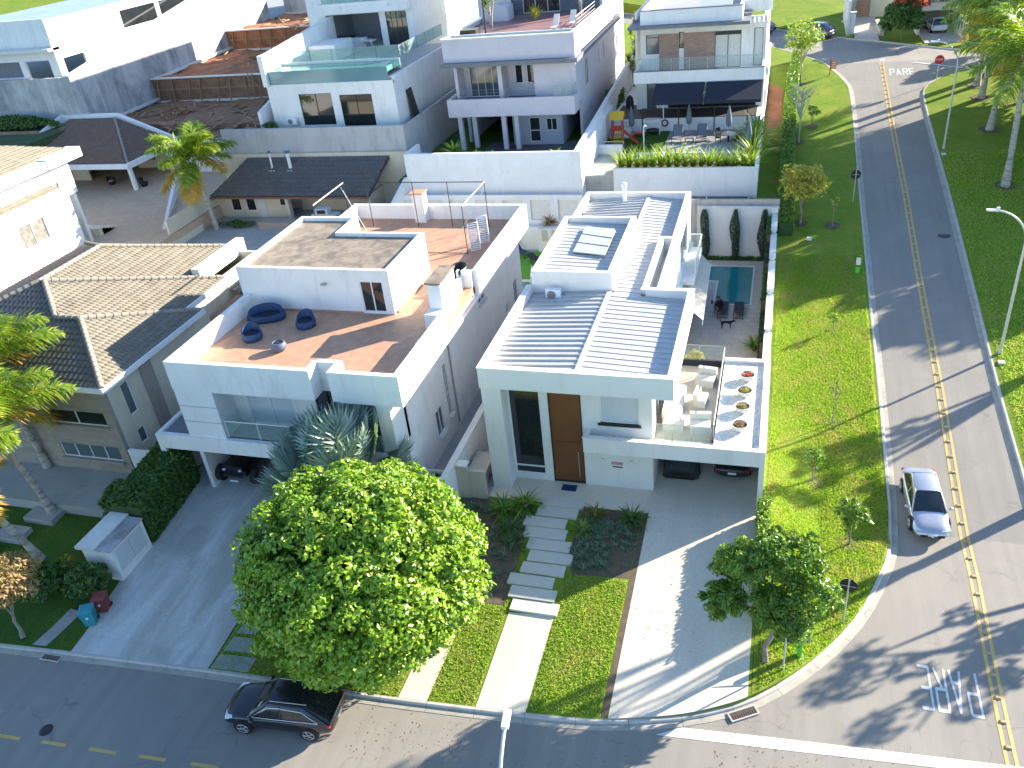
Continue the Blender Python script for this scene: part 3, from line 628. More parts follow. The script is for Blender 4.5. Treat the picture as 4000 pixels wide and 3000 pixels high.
# door
dr = box(-9.9, -8.34, 33.06, 33.14, 1.12, 6.88).build('door', M_door, HB)
MB().box(-9.94, -9.9, 32.98, 33.2, 1.02, 6.9).box(-8.34, -8.3, 32.98, 33.2, 1.02, 6.9).box(-9.9, -8.34, 33.02, 33.2, 1.02, 1.12).build('frame', M_dark, dr)
MB().tube([(-8.58, 32.97, 1.5), (-8.58, 32.97, 3.05)], .03).tube([(-8.58, 33.06, 1.6), (-8.58, 32.97, 1.6)], .02).tube([(-8.58, 33.06, 2.95), (-8.58, 32.97, 2.95)], .02).build('handle', M_steel, dr)
box(-9.7, -8.5, 33.04, 33.058, 3.55, 3.565).build('panel_joint', M_dark, dr)
# tall hall window with sheer curtain inside
hw = MB().box(-12.0, -11.92, 33.05, 33.15, 1.35, 6.9).box(-11.92, -10.42, 33.05, 33.15, 1.8, 1.88).box(-11.92, -10.42, 33.05, 33.15, 1.35, 1.42).box(-10.42, -10.38, 33.05, 33.15, 1.35, 6.9)
wo = hw.build('window', M_alum, HB); box(-11.92, -10.42, 33.09, 33.11, 1.42, 6.9).build('pane', M_glassd, wo)
MB().box(-12.3, -11.99, 32.94, 32.99, 1.0, 7.05).build('plaster_strip', M_whiteB, HB)  # thin white plaster strip on the pier beside the tall window
w2 = window(HB, 'y', 33.14, -7.38, -5.5, 4.9, 6.45, 1, M_alum, M_blind, 'window'); box(-7.5, -5.4, 32.92, 33.14, 4.78, 4.9).build('sill', M_dark, w2)
# garage canopy and terrace
cn = MB().box(-8.1, .34, 32.1, 32.32, 3.7, 4.55).box(-8.1, -7.88, 32.32, 33.0, 3.7, 4.55).box(.08, .34, 32.32, 40.5, 3.7, 4.55).box(-2.0, .08, 40.25, 40.5, 3.7, 4.55)
cn.box(-7.88, .08, 32.32, 33.0, 3.7, 3.95).box(-4.87, .08, 33.0, 40.25, 3.7, 3.8); cn.build('garage_canopy', M_whiteB, HB)
MB().box(.1, .34, 32.1, 32.34, .4, 3.7).box(.12, .34, 32.34, 40.5, .4, 3.7).box(-4.87, .12, 39.4, 39.6, 1, 3.7).build('garage_wall', M_whiteB, HB)
cc = MB().box(-8.13, .37, 32.07, 32.35, 4.55, 4.575).box(.05, .37, 32.35, 40.53, 4.55, 4.575).box(-2.0, .05, 40.22, 40.53, 4.55, 4.575).build('coping', M_cap, HB)
box(-2.0, .06, 32.34, 40.24, 3.82, 4.42).build('gravel_roof', M_gravel, HB); box(-7.86, -2.0, 32.34, 33.0, 3.96, 4.2).build('gravel_ledge', M_gravel, HB)
box(-4.87, -2.1, 33.0, 40.6, 3.8, 3.86).build('terrace_floor', plain('cream_terrace_floor', (.60, .52, .42), .6, .06, 1.2), HB)
MB().box(-4.87, -2.0, 33.0, 33.1, 3.8, 4.05).box(-2.1, -2.0, 33.1, 40.6, 3.8, 4.25).box(-4.87, -2.1, 40.6, 40.75, 3.6, 4.25).build('terrace_kerb', M_darkf, HB)
railing(HB, 'glass_railing', [(-4.85, 33.2), (-2.15, 33.2)], 3.88, 1.05, M_rail, step=.9)
railing(HB, 'glass_railing', [(-2.05, 33.2), (-2.05, 40.6)], 4.1, 1.0, M_rail, step=3.7, r=.03)
railing(HB, 'glass_railing', [(-2.05, 40.68), (-4.7, 40.68)], 4.2, .95, M_rail, step=1.4)
so2 = window(HB, 'x', -4.98, 34.2, 39.6, 3.9, 6.2, 4, M_alum, M_glassd, 'sliding_door')
window(HB, 'x', -5.62, 43, 55.4, 1.0, 3.9, 6, M_alum, M_glassd, 'sliding_door'); window(HB, 'x', -5.62, 50.5, 54.5, 4.8, 7, 2, M_alum, M_glassd, 'window')
MB().box(-5.5, -4.6, 50.2, 56.0, 4.2, 4.4).build('balcony_slab', M_whiteB, HB); railing(HB, 'balcony_railing', [(-5.4, 55.9), (-4.65, 55.9), (-4.65, 51.5)], 4.4, 1.0, M_rail, M_alum, step=1.2, r=.035)
for x_, nm in ((-7.34, ''), (-5.88, '')):
    box(x_ - .07, x_ + .07, 32.86, 33.0, 2.58, 2.78).build('wall_lamp', M_white, HB)
nb = MB()                                                                     # small raised house number
for i, s_ in enumerate('1200'): nb.box(-8.02 + i * .14, -8.0 + i * .14 + .06, 32.97, 33.0, 2.88, 3.02)
nb.build('house_number', M_white, HB)
# sale sign on the wall
sg = thing('for_sale_sign', 'small white and red sale sign fixed on the wall beside the brown front door', 'sign', (-6.62, 32.97, 2.45))
box(-6.92, -6.34, 32.965, 32.995, 2.27, 2.62).build('board', M_white, sg); box(-6.91, -6.35, 32.955, 32.962, 2.46, 2.61).build('red_band', M_redsign, sg); box(-6.87, -6.37, 32.955, 32.962, 2.29, 2.36).build('dark_band', M_dark, sg)
def text_mesh(s_, size, m, parent, loc, rot, name='lettering', ext=.003):
    cu = bpy.data.curves.new('t', 'FONT'); cu.body = s_; cu.size = size; cu.extrude = ext; cu.align_x = 'CENTER'; cu.align_y = 'CENTER'
    t = bpy.data.objects.new('t', cu); COL.objects.link(t); bpy.context.view_layer.update()
    me = bpy.data.meshes.new_from_object(t.evaluated_get(bpy.context.evaluated_depsgraph_get())); COL.objects.unlink(t); bpy.data.objects.remove(t)
    me.materials.clear(); me.materials.append(m); o = bpy.data.objects.new(name, me); COL.objects.link(o)
    o.rotation_euler = rot; o.location = Vector(loc) - (parent.location if parent else Vector((0, 0, 0)))
    if parent: o.parent = parent
    return o
text_mesh('VENDE-SE', .125, M_white, sg, (-6.63, 32.95, 2.535), (pi / 2, 0, 0))
tag(box(-9.45, -8.7, 32.3, 32.78, 1.025, 1.045).build('doormat', plain('blue_mat', (.01, .035, .11), .9, .15, 9)), 'dark blue doormat on the porch in front of the tall brown door', 'doormat')
# air conditioner on roof
def aircon(x, y, z, lab, rz=0, w_=.85):
    t = thing('air_conditioner', lab, 'air conditioner', (x, y, z), None, rz)
    MB().box(-w_ / 2, w_ / 2, -.16, .16, .06, .66).build('casing', M_alum, t, True)
    f = MB().lathe([(.24, 0), (.24, .03), (.2, .03), (.05, .05), (0, .05)], (0, 0, 0), 20)
    f.v = [(a - w_ * .12, -.165 - c_, .36 + b) for a, b, c_ in f.v]; f.build('fan_grille', plain('grey_grille', (.20, .21, .22), .6), t, True)
    MB().box(-w_ / 2 + .05, -w_ / 2 + .12, -.2, .2, 0, .06).box(w_ / 2 - .12, w_ / 2 - .05, -.2, .2, 0, .06).build('foot', M_steel, t, True)
    MB().tube([(w_ / 2, .05, .3), (w_ / 2 + .15, .08, .3), (w_ / 2 + .18, .1, .02)], .02).build('hose', M_dark, t, True); return t
aircon(-11.35, 40.7, 7.6, 'white air conditioner unit on the metal roof against the raised tank room')
# boundary wall on the road side with stepped caps
bwt = thing('boundary_wall', 'long white boundary wall with stepped caps between the pool garden and the verge', 'wall', (.15, 50, 1))
mb = MB(); steps = [(40.5, 45.0, 3.75), (45.0, 49.6, 3.95), (49.6, 54.3, 4.15), (54.3, 58.6, 4.35), (58.6, 62.3, 4.6)]
for a, b, z in steps: mb.box(-.02, .28, a, b, .8, z)
mb.build('wall', M_whiteB, bwt); mb = MB()
for a, b, z in steps: mb.box(-.08, .34, a - .02, b - .02, z, z + .09)
mb.build('cap', M_cap, bwt)
bk = thing('rear_wall', 'tall beige rear garden wall behind the turquoise pool with three cypresses against it', 'wall', (-3, 62, 1))
MB().box(-5.5, .35, 61.95, 62.2, .9, 5.05).build('wall', M_whiteB, bk); MB().box(-5.5, .4, 61.9, 62.25, 5.05, 5.12).build('cap', M_cap, bk)
for x in (-5.9, -4.0, -2.0): box(x + .1, x + .22, 61.88, 61.95, 2.9, 3.02).build('wall_lamp', M_white, bk)
tag(MB().box(-7, .42, 62.9, 63.15, .9, 5.35).build('garden_wall', plain('rust_stained_plaster', (.55, .50, .45), .85, .15, 2, dirt=.4)), 'rust stained upper wall just behind the beige rear garden wall', 'wall')
# pool garden
struct(MB().box(-5.5, -4.47, 46.2, 61.4, .9, 1.06).box(-1.13, -.37, 46.2, 61.4, .9, 1.06).box(-4.47, -1.13, 60.4, 61.4, .9, 1.06).box(-4.47, -3.58, 46.2, 57.6, .9, 1.06).box(-3.58, -1.13, 46.2, 53.95, .9, 1.06).build('pool_deck', M_deck))
pl = thing('swimming_pool', 'turquoise rectangular swimming pool with stone edge behind the metal roofed house', 'pool', (-2.8, 57, 1))
MB().prism([(-4.47, 57.6), (-3.58, 57.6), (-3.58, 53.95), (-1.13, 53.95), (-1.13, 60.4), (-4.47, 60.4)], .80, 1.02).build('water', M_water, pl)
mb = MB().box(-3.6, -1.1, 53.88, 54.0, .92, 1.08).box(-1.16, -1.04, 54.0, 60.35, .92, 1.08).box(-4.5, -1.04, 60.35, 60.47, .92, 1.08).box(-3.64, -3.52, 54.0, 57.6, .92, 1.08).box(-4.5, -3.52, 57.6, 57.7, .92, 1.08)
mb.build('edge', M_cap, pl)
# awning
aw = thing('awning', 'beige fabric awning sloping out from the house over the pool deck', 'awning', (-5.4, 52, 4.1))
MB().slab([(-5.35, 48.2, 4.15), (-3.72, 46.6, 3.6), (-3.95, 55.4, 3.4), (-5.35, 57.0, 4.15)], .015).build('cloth', M_fabricb, aw)
MB().box(-5.5, -5.3, 48.2, 57.1, 4.1, 4.3).build('cassette', M_alum, aw); MB().tube([(-3.72, 46.6, 3.6), (-3.95, 55.4, 3.4)], .03).tube([(-3.72, 46.6, 3.6), (-3.73, 46.6, 3.25)], .02).build('front_bar', M_alum, aw)
# ================================================================== house A (roof terrace)
HA = thing('white_house', 'large white house with a terracotta roof terrace, blue wicker furniture and flat roofed stair room', 'house', (-22, 40, 1))
uw = MB(); Z0, Z1 = 7.38, 9.0
# parapet band with a jog in the front
for a in [(-28.65, -20.5, 29.5, 29.78), (-20.78, -20.5, 29.78, 30.5), (-20.5, -19.25, 30.4, 30.68), (-19.53, -19.25, 29.5, 30.4), (-19.25, -15.9, 29.5, 29.78), (-28.65, -28.37, 29.78, 37.4), (-28.65, -28.37, 45.3, 52),
          (-16.2, -15.9, 29.78, 35.9), (-16.2, -15.9, 41.3, 52), (-28.37, -16.2, 51.72, 52)]: uw.box(*a, Z0, Z1)
uw.box(-17.1, -16.82, 41.02, 52 - 10.7, Z0, Z1).box(-16.95, -16.2, 41.02, 41.3, Z0, Z1)
uw.box(-16.95, -16.7, 38.7, 41.02, Z0, 8.75)
uw.build('parapet', M_white, HA)
fl = MB().box(-28.37, -19.53, 30.68, 51.72, 7.6, 8.0).box(-28.37, -20.78, 29.78, 30.68, 7.6, 8.0).box(-19.25, -16.2, 29.78, 30.4, 7.6, 8.0).box(-19.53, -16.2, 30.4, 51.72, 7.6, 8.0) 
fl.build('terrace_floor', M_terra, HA)
MB().box(-28.6, -15.92, 30.7, 51.9, 7.3, 7.4).box(-28.6, -20.8, 29.55, 30.7, 7.3, 7.4).box(-19.2, -15.92, 29.55, 30.7, 7.3, 7.4).build('ceiling', M_white, HA)
sw = MB()
sw.box(-28.6, -26.35, 29.5, 29.75, 4.5, 7.38)                                                 # clad panel bay
wall(sw, 'y', 31.0, 31.25, -26.35, -16.7, 4.5, 7.38, [(-25.6, -22.9, 4.6, 6.9), (-21.55, -20.1, 4.52, 6.95), (-19.7, -17.4, 5.1, 6.9)])
sw.box(-26.55, -26.35, 29.75, 31.0, 4.5, 7.38).box(-28.6, -28.35, 29.75, 52, .8, 7.38).box(-20.0, -19.6, 30.4, 31.0, 4.5, 7.38)
wall(sw, 'x', -16.95, -16.7, 29.55 + 1.2, 51.9, .8, 7.3, [(34.4, 35.35, 2.1, 3.7), (36.2, 36.7, 2.3, 5.6), (42.9, 44.1, 5.9, 6.4), (47.8, 48.2, 2.8, 3.5), (49.8, 50.6, 2.4, 4.2)])
sw.box(-28.35, -16.95, 51.65, 51.9, .8, 7.3)
sw.box(-17.4, -16.7, 29.62, 30.75, 4.5, 7.38)
sw.build('wall', M_white, HA)
mb = MB()
for z in (5.45, 6.4): mb.box(-28.62, -26.33, 29.485, 29.5, z, z + .035)
mb.build('panel_joint', M_lavd, HA)
MB().box(-30.75, -16.65, 29.4, 29.65, 3.6, 4.5).box(-30.75, -30.5, 29.65, 37, 3.6, 4.5).box(-30.5, -16.76, 29.65, 37, 3.6, 3.75).build('canopy', M_white, HA)
box(-30.5, -16.76, 29.65, 37, 3.76, 4.35).build('canopy_deck', M_slab, HA)
MB().box(-30.75, -30.4, 29.4, 37, .5, 3.6).box(-22.4, -16.95, 31.0, 31.25, .6, 3.6).box(-30.4, -18, 36.8, 37, 1, 3.6).box(-18.2, -18, 31.25, 36.8, 1, 3.6).build('garage_wall', M_white, HA)
window(HA, 'y', 31.1, -25.6, -22.9, 4.6, 6.9, 2, M_alum, M_blind); window(HA, 'y', 31.1, -21.55, -20.1, 4.52, 6.95, 2, M_dark, M_glassd, 'balcony_door'); window(HA, 'y', 31.1, -19.7, -17.4, 5.1, 6.9, 1, M_alum, M_blind)
for a in [(34.4, 35.35, 2.1, 3.7), (36.2, 36.7, 2.3, 5.6), (42.9, 44.1, 5.9, 6.4), (47.8, 48.2, 2.8, 3.5), (49.8, 50.6, 2.4, 4.2)]:
    o = window(HA, 'x', -16.78, *a, 2, M_alum, M_glassm); box(-16.7, -16.5, a[0] - .05, a[1] + .05, a[2] - .1, a[2]).build('sill', M_cap, o)
MB().tube([(-16.64, 37.3, 7.3), (-16.64, 37.3, 1.2)], .05).build('rain_pipe', M_lavd, HA)
railing(HA, 'glass_railing', [(-26.3, 29.7), (-22.55, 29.7), (-21.7, 30.9)], 4.5, 1.0, M_railg, M_alum, step=1.9, r=.03)
railing(HA, 'glass_railing', [(-18.3, 29.7), (-17.5, 29.7)], 4.5, .9, M_railg, M_alum, r=.03)
# stair room on the roof
sr = MB(); a_ = M_white
wall(sr, 'y', 37.4, 37.65, -28.9, -19.5, 8.0, 10.6, [(-21.35, -19.95, 8.08, 9.95)])
sr.box(-28.9, -28.65, 37.65, 45.3, 7.4, 10.6).box(-19.75, -19.5, 37.65, 42.85, 8.0, 10.6).box(-25.2, -19.75, 42.6, 42.85, 8.0, 10.6).box(-25.2, -24.95, 42.85, 45.3, 8.0, 10.6).box(-28.65, -25.2, 45.05, 45.3, 8.0, 10.6)
sr.build('stair_room', M_white, HA)
MB().box(-28.65, -25.2, 37.65, 45.05, 10.2, 10.38).box(-25.2, -19.75, 37.65, 42.6, 10.2, 10.38).build('stair_room_roof', M_roofconc, HA)
window(HA, 'y', 37.5, -21.35, -19.95, 8.08, 9.95, 2, M_alum, M_glassd, 'terrace_door', .07)
MB().box(-23.6, -23.3, 37.15, 37.4, 9.7, 9.78).box(-23.5, -23.4, 37.0, 37.3, 9.78, 9.82).build('flood_light', M_steel, HA)
MB().box(-19.5, -19.35, 37.65, 42.8, 8.0, 8.1).box(-28.37, -21.4, 37.3, 37.4, 8.0, 8.1).build('skirting', M_terra, HA)
# chimneys
ch = MB().box(-17.0, -16.25, 36.6, 38.7, 7.4, 10.2).box(-17.1, -16.2, 35.9, 36.6, 7.38, 8.85).build('chimney', M_white, HA)
MB().box(-17.1, -16.2, 36.5, 38.8, 10.28, 10.38).build('cap', M_roofconc, ch); MB().box(-17.0, -16.9, 36.6, 36.7, 10.2, 10.28).box(-16.4, -16.3, 36.6, 36.7, 10.2, 10.28).box(-17.0, -16.3, 38.6, 38.7, 10.2, 10.28).build('post', M_white, ch)
ch = MB().box(-23.7, -22.9, 51.0, 51.7, 8.0, 10.0).build('chimney', M_white, HA); MB().box(-23.8, -22.8, 50.8, 51.8, 10.06, 10.14).build('cap', M_terra, ch)
MB().box(-16.7, -15.95, 33.5, 34.0, 8.0, 8.5).build('plinth', M_white, HA)
# net cage frame on the terrace
nc = thing('ball_cage_frame', 'thin dark metal frame of a ball cage standing on the rear roof terrace', 'frame', (-23, 48, 8))
A_, B_, C_, D_ = (-28.3, 45.9), (-28.3, 50.3), (-18.1, 50.3), (-18.1, 45.8); mb = MB(); H_ = 11.1
for p, q in ((B_, C_),): mb.tube([(*p, H_), (*q, H_)], .03)
for p in (A_, B_, C_, D_, (-26.6, 50.3), (-23.2, 50.3), (-20.7, 50.3)): mb.tube([(*p, 8.0), (*p, H_)], .028)
mb.tube([(*D_, 8.05), (-23, 45.8, 8.05)], .02); mb.build('dark_post', M_dark, nc)
mb = MB(); mb.tube([(*A_, H_), (*B_, H_)], .045).tube([(*D_, H_), (*C_, H_)], .045).tube([(-28.3, 49.9, 10.9), (-25.5, 47.6, 8.1)], .03).tube([(-18.1, 50.2, 10.7), (-19.6, 48, 8.1)], .02); mb.build('pale_rail', M_lampm, nc)
def loungeR(x, y, z, rz, lab, folded=False):    # white slatted garden lounger stood on end
    t = thing('garden_lounger', lab, 'lounger', (x, y, z), 'white slatted loungers stored on the rear roof terrace', rz)
    L_, W_ = 1.7, .62; f = MB().tube([(-W_ / 2, 0, 0), (-W_ / 2, .25, L_), (W_ / 2, .25, L_), (W_ / 2, 0, 0), (-W_ / 2, 0, 0)], .045); f.build('frame', M_alum, t, True)
    s_ = MB(); 
    for k in range(12): s_.box(-W_ / 2, W_ / 2, .02 + .25 * k / 12, .05 + .25 * k / 12, .1 + k * .13, .17 + k * .13)
    s_.build('slats', M_alum, t, True); MB().tube([(-.25, .2, .9), (-.25, .5, 0)], .025).tube([(.25, .2, .9), (.25, .5, 0)], .025).build('leg', M_dark, t, True)
loungeR(-17.75, 46.4, 8.02, .55, 'white slatted lounger stood on end against the cage post, the nearer of the right pair')
loungeR(-17.55, 47.6, 8.02, .55, 'white slatted lounger stood on end behind its twin at the right end of the cage')
loungeR(-27.6, 49.6, 8.02, -.9, 'white slatted lounger leaning at the left end of the ball cage')
# bath tub like black bin by inset
tag(MB().lathe([(0, 0), (.62, 0), (.7, .5), (.72, .85), (.66, .85), (.6, .4), (0, .3)], (-17.35, 42.0, 8.0), 24, .7, 1).build('round_tub', M_dark), 'dark round tub standing beside the right parapet of the rear roof terrace', 'tub')
# blue furniture
def egg(x, y, rz, lab, w_=1.0, name='wicker_armchair', cat='armchair', grp='blue wicker armchairs on the roof terrace'):
    t = thing(name, lab, cat, (x, y, 8.0), grp, rz); n = 28; V = []; F = []; rows = 10
    for i in range(rows + 1):
        v = i / rows
        for k in range(n):
            a = 2 * pi * k / n; back = max(0, -sin(a)) if False else .5 - .5 * sin(a)         # high at the back (-? +y)
            top = .42 + .42 * (max(0, sin(a)) ** .7)
            r = .50 * (1 + .12 * sin(pi * min(1, v * 1.1))) ; V.append((cos(a) * r * w_, sin(a) * r, top * v))
    inner = len(V)
    for i in range(6):
        v = i / 5
        for k in range(n):
            a = 2 * pi * k / n; top = .42 + .42 * (max(0, sin(a)) ** .7); r = .44 - .05 * v
            V.append((cos(a) * r * (w_ + .0), sin(a) * r, top + (.34 - top) * v))
    for i in range(rows):
        for k in range(n): F.append((i * n + k, i * n + (k + 1) % n, (i + 1) * n + (k + 1) % n, (i + 1) * n + k))
    for k in range(n): F.append((rows * n + k, rows * n + (k + 1) % n, inner + (k + 1) % n, inner + k))
    for i in range(5):
        for k in range(n): F.append((inner + i * n + k, inner + i * n + (k + 1) % n, inner + (i + 1) * n + (k + 1) % n, inner + (i + 1) * n + k))
    mb = MB(); mb.add(V, F, True); mb.build('shell', M_navy, t, True)
    MB().lathe([(0, .10), (.40, .10), (.42, .02), (.42, 0)][::-1] and [(0, .40), (.34, .40), (.39, .36), (.39, .30)], (0, 0, 0), 24, w_, 1).build('cushion', plain('navy_cushion', (.008, .014, .035), .9, .2, 8), t, True); return t
egg(-26.4, 33.9, .5, 'navy wicker armchair nearest the left parapet of the roof terrace')
egg(-24.05, 35.6, 0.1, 'navy wicker armchair standing alone between the sofa and the terrace door')
egg(-26.8, 36.1, .35, 'long navy wicker sofa against the stair room wall', 2.0, 'wicker_sofa', 'sofa', None)
t = thing('wicker_fire_bowl', 'round grey blue wicker bowl table with dark centre on the sunny terracotta floor', 'table', (-24.2, 32.9, 8.0))
MB().lathe([(.28, 0), (.40, .15), (.42, .3), (.36, .46), (.27, .50), (.25, .44)], (0, 0, 0), 26).build('base', M_greyblue, t, True); MB().lathe([(.26, .45), (.2, .46), (0, .47)], (0, 0, 0), 20).build('dark_top', M_dark, t, True)
# wall between A and B and side yard things
dv = thing('boundary_wall', 'white boundary wall running back between the two white houses', 'wall', (-15, 40, 1))
MB().box(-14.75, -14.5, 29.6, 62, .4, 3.1).build('wall', M_white, dv); MB().box(-14.8, -14.45, 29.55, 62, 3.1, 3.17).build('cap', M_cap, dv)
t = thing('cross_wall', 'low white wall with a stone cap closing the side passage left of the tall window', 'wall', (-13.7, 31, 1))
MB().box(-14.5, -13.9, 31.0, 31.3, .4, 3.0).box(-13.9, -13.0, 31.05, 31.2, .4, 2.7).build('wall', M_beige, t); MB().box(-14.5, -13.85, 30.9, 31.4, 3.0, 3.08).build('cap', M_cap, t)
t = thing('service_cupboard', 'beige service cupboard with a pale lid in the side passage', 'cupboard', (-13.6, 33, 1)); MB().box(-14.2, -13.35, 31.9, 33.6, 1, 1.9).build('body', M_taupe, t); MB().box(-14.3, -13.3, 31.8, 33.7, 1.9, 1.97).build('lid', M_beige, t)
gt = thing('side_gate', 'white slatted side gate between the silver palm and the boundary wall', 'gate', (-15.8, 31, 1)); mb = MB()
for k in range(9): mb.box(-16.7 + k * .12, -16.64 + k * .12, 31.0, 31.04, 1.05, 2.5)
mb.build('slats', M_alum, gt); MB().box(-16.8, -14.8, 31.05, 31.09, 2.45, 2.55).build('rail', M_alum, gt); MB().box(-16.8, -14.8, 31.05, 31.09, 1.05, 1.12).build('rail', M_alum, gt)
# terrace furniture (B)
def sofa(x, y, rz, w_, d_, lab, back=True):
    t = thing('sofa', lab, 'covered furniture', (x, y, 3.86), 'terrace furniture under cream canvas covers', rz)
    MB().box(-w_ / 2, w_ / 2, -d_ / 2, d_ / 2, 0, .42).build('seat', M_fabricw, t, True)
    if back: MB().box(-w_ / 2 - .01, w_ / 2 + .01, d_ / 2 - .22, d_ / 2 + .02, .42, .78).build('back', M_fabricw, t, True)
    mb = MB(); mb.add([(-w_ / 2, -d_ / 2, .425), (w_ / 2, -d_ / 2, .425), (0, 0, .50), (w_ / 2, d_ / 2 - .25, .425), (-w_ / 2, d_ / 2 - .25, .425)], [(0, 1, 2), (1, 3, 2), (3, 4, 2), (4, 0, 2)]); mb.build('cover_fold', M_fabricw, t, True)
sofa(-2.85, 38.9, -.15, .95, .9, 'cream covered armchair nearest the back railing of the terrace'); sofa(-2.95, 36.9, 1.45, .85, .6, 'cream covered armchair standing in the middle of the terrace'); sofa(-2.75, 34.55, .1, 1.0, .9, 'cream covered armchair close to the front glass railing')
sofa(-4.2, 36.3, 1.57, 3.2, .85, 'long cream covered sofa along the house wall of the terrace')
sofa(-4.05, 34.6, 0, 1.0, .7, 'low cream covered ottoman at the end of the long terrace sofa', False)
def bowl(x, y, lab, col):
    t = thing('planter_bowl', lab, 'planter', (x, y, 4.42), 'round planter bowls on the gravel roof')
    MB().lathe([(.16, 0), (.30, .10), (.39, .30), (.40, .36), (.36, .36), (.34, .28)], (0, 0, 0), 28).build('bowl', M_cap, t, True)
    MB().lathe([(.35, .27), (.2, .29), (0, .30)], (0, 0, 0), 24).build('soil', M_soil, t, True)
    V, F = [], []
    for i in range(60):
        a = random.uniform(0, 2 * pi); r = random.uniform(0, .24); c_ = Vector((cos(a) * r, sin(a) * r, .32 + random.uniform(0, .10))); u = Vector((random.uniform(-1, 1), random.uniform(-1, 1), random.uniform(-.3, .6))).normalized() * .06; v_ = u.cross(Vector((0, 0, 1))).normalized() * .025
        k = len(V); V += [c_ - u - v_, c_ + u - v_, c_ + u + v_, c_ - u + v_]; F.append((k, k + 1, k + 2, k + 3))
    npmesh('plants', V, F, col, t, 4, True)
bowl(-.75, 38.55, 'round pale planter bowl with bright red plants, farthest back on the gravel roof', LR); bowl(-.82, 37.0, 'round planter bowl with yellow green plants, second from the back on the gravel roof', LY)
bowl(-.86, 35.55, 'round planter bowl with orange plants, third from the back on the gravel roof', LO); bowl(-.90, 33.95, 'round pale planter bowl with mixed reddish plants, nearest the front edge of the gravel roof', LBR)
# ================================================================== left neighbour: beige house with tiled hip roofs
HL = thing('tiled_house', 'beige two storey house with beige tiled hip roofs, shaded sides darkened, beside the terrace house', 'house', (-42, 38, 1.2))
wl = MB()
wall(wl, 'y', 29.7, 29.95, -49.5, -33.5, 1.2, 6.9, [(-38.0, -34.05, 4.4, 5.3), (-38.1, -34.0, 2.05, 3.0)])
wl.build('front_wall', M_blockstone, HL); wl = MB()
wall(wl, 'x', -33.72, -33.5, 29.95, 39.5, .9, 6.9, [(30.95, 31.6, 4.35, 6.35), (30.95, 31.55, 2.45, 3.4)])
wl.box(-49.5, -49.25, 29.95, 48, .9, 6.9).box(-35.2, -35.0, 39.5, 48.2, .9, 6.9).box(-49.25, -35.2, 48, 48.2, .9, 6.9).build('side_wall', M_cream, HL)
MB().box(-33.5, -33.44, 32.6, 33.6, 1, 6.9).build('render_band', M_taupe, HL)
window(HL, 'y', 29.82, -38.0, -34.05, 4.4, 5.3, 2, M_alum, M_glassd); window(HL, 'y', 29.82, -38.1, -34.0, 2.05, 3.0, 4, M_alum, M_glassm)
window(HL, 'x', -33.6, 30.95, 31.6, 4.35, 6.35, 1, M_alum, M_glassm); window(HL, 'x', -33.6, 30.95, 31.55, 2.45, 3.4, 1, M_alum, M_glassm)
MB().box(-38.1, -33.95, 29.55, 29.7, 4.28, 4.4).build('sill', M_taupe, HL); MB().box(-38.2, -33.9, 29.55, 29.7, 1.93, 2.05).build('sill', M_taupe, HL)
s_ = .342
def RZ(x, y, z): return (x, y, z)
ap1 = (-37.8, 34.1, 8.57); ap2 = (-41.6, 38.1, 9.25); ap3 = (-42.8, 36.8, 9.5); ap4 = (-42.8, 42.2, 9.5)
sc_ = sin(math.atan(s_)); cc_ = cos(math.atan(s_))
E1, E2, E3 = (-33.2, 29.5, 7), (-33.2, 38.7, 7), (-34.5, 43.3, 7)
# front slope: rises towards +y
fz = lambda x, y: (x, y, 7 + .342 * (y - 29.5))
tiles('front_roof_slope', [(-50.3, 29.5, 7), (-33.2, 29.5, 7), fz(-37.8, 34.1), fz(-39.2, 34.1), fz(-42.6, 36.85), fz(-43.0, 36.85)], (-50.3, 29.5, 7), (-33.2, 29.5, 7), (0, cc_, sc_), M_tileshade, HL, .34, .46, .08, .06)  # slope turned from the sun: its shade is painted in by the darker tile
tiles('right_roof_slope', [E1, E2, (-37.8, 34.1, 8.57)], E1, E2, (-4.6, 0, 1.573), M_tilebeige, HL, .27, .40, .06, .035)
tiles('middle_roof_slope', [(-34.5, 34.0, 7), E3, (-42.5, 36.9, 9.48), (-39.57, 34.1, 8.57)], (-34.5, 33.2, 7), E3, (-8, 0, 2.48), M_tilebeige, HL, .27, .40, .06, .035)
tiles('rear_roof_slope', [(-36.8, 39, 7), (-36.8, 48.6, 7), (-42.8, 42.3, 9.5), (-42.8, 36.8, 9.5)], (-36.8, 36.8, 7), (-36.8, 48.6, 7), (-6, 0, 2.5), M_tilebeige, HL, .27, .40, .06, .035)
tiles('left_roof_slope', [(-50.3, 48.6, 7), (-50.3, 29.5, 7), (-42.8, 36.8, 9.5), (-42.8, 42.3, 9.5)], (-50.3, 48.6, 7), (-50.3, 29.5, 7), (7.5, 0, 2.5), M_tilebrown, HL, .3, .42, .04)  # brown tile paints in the shade of this left-facing slope
tiles('far_roof_slope', [(-36.8, 48.6, 7), (-50.3, 48.6, 7), (-42.8, 42.3, 9.5)], (-36.8, 48.6, 7), (-50.3, 48.6, 7), (0, -6.3, 2.5), M_tilebeige, HL)
MB().add([(-50.3, 29.5, 6.95), (-33.2, 29.5, 6.95), (-33.2, 38.7, 6.95), (-34.5, 38.7, 6.95), (-34.5, 43.3, 6.95), (-36.8, 43.3, 6.95), (-36.8, 48.6, 6.95), (-50.3, 48.6, 6.95)], [tuple(range(8))]).build('soffit', M_cream, HL)
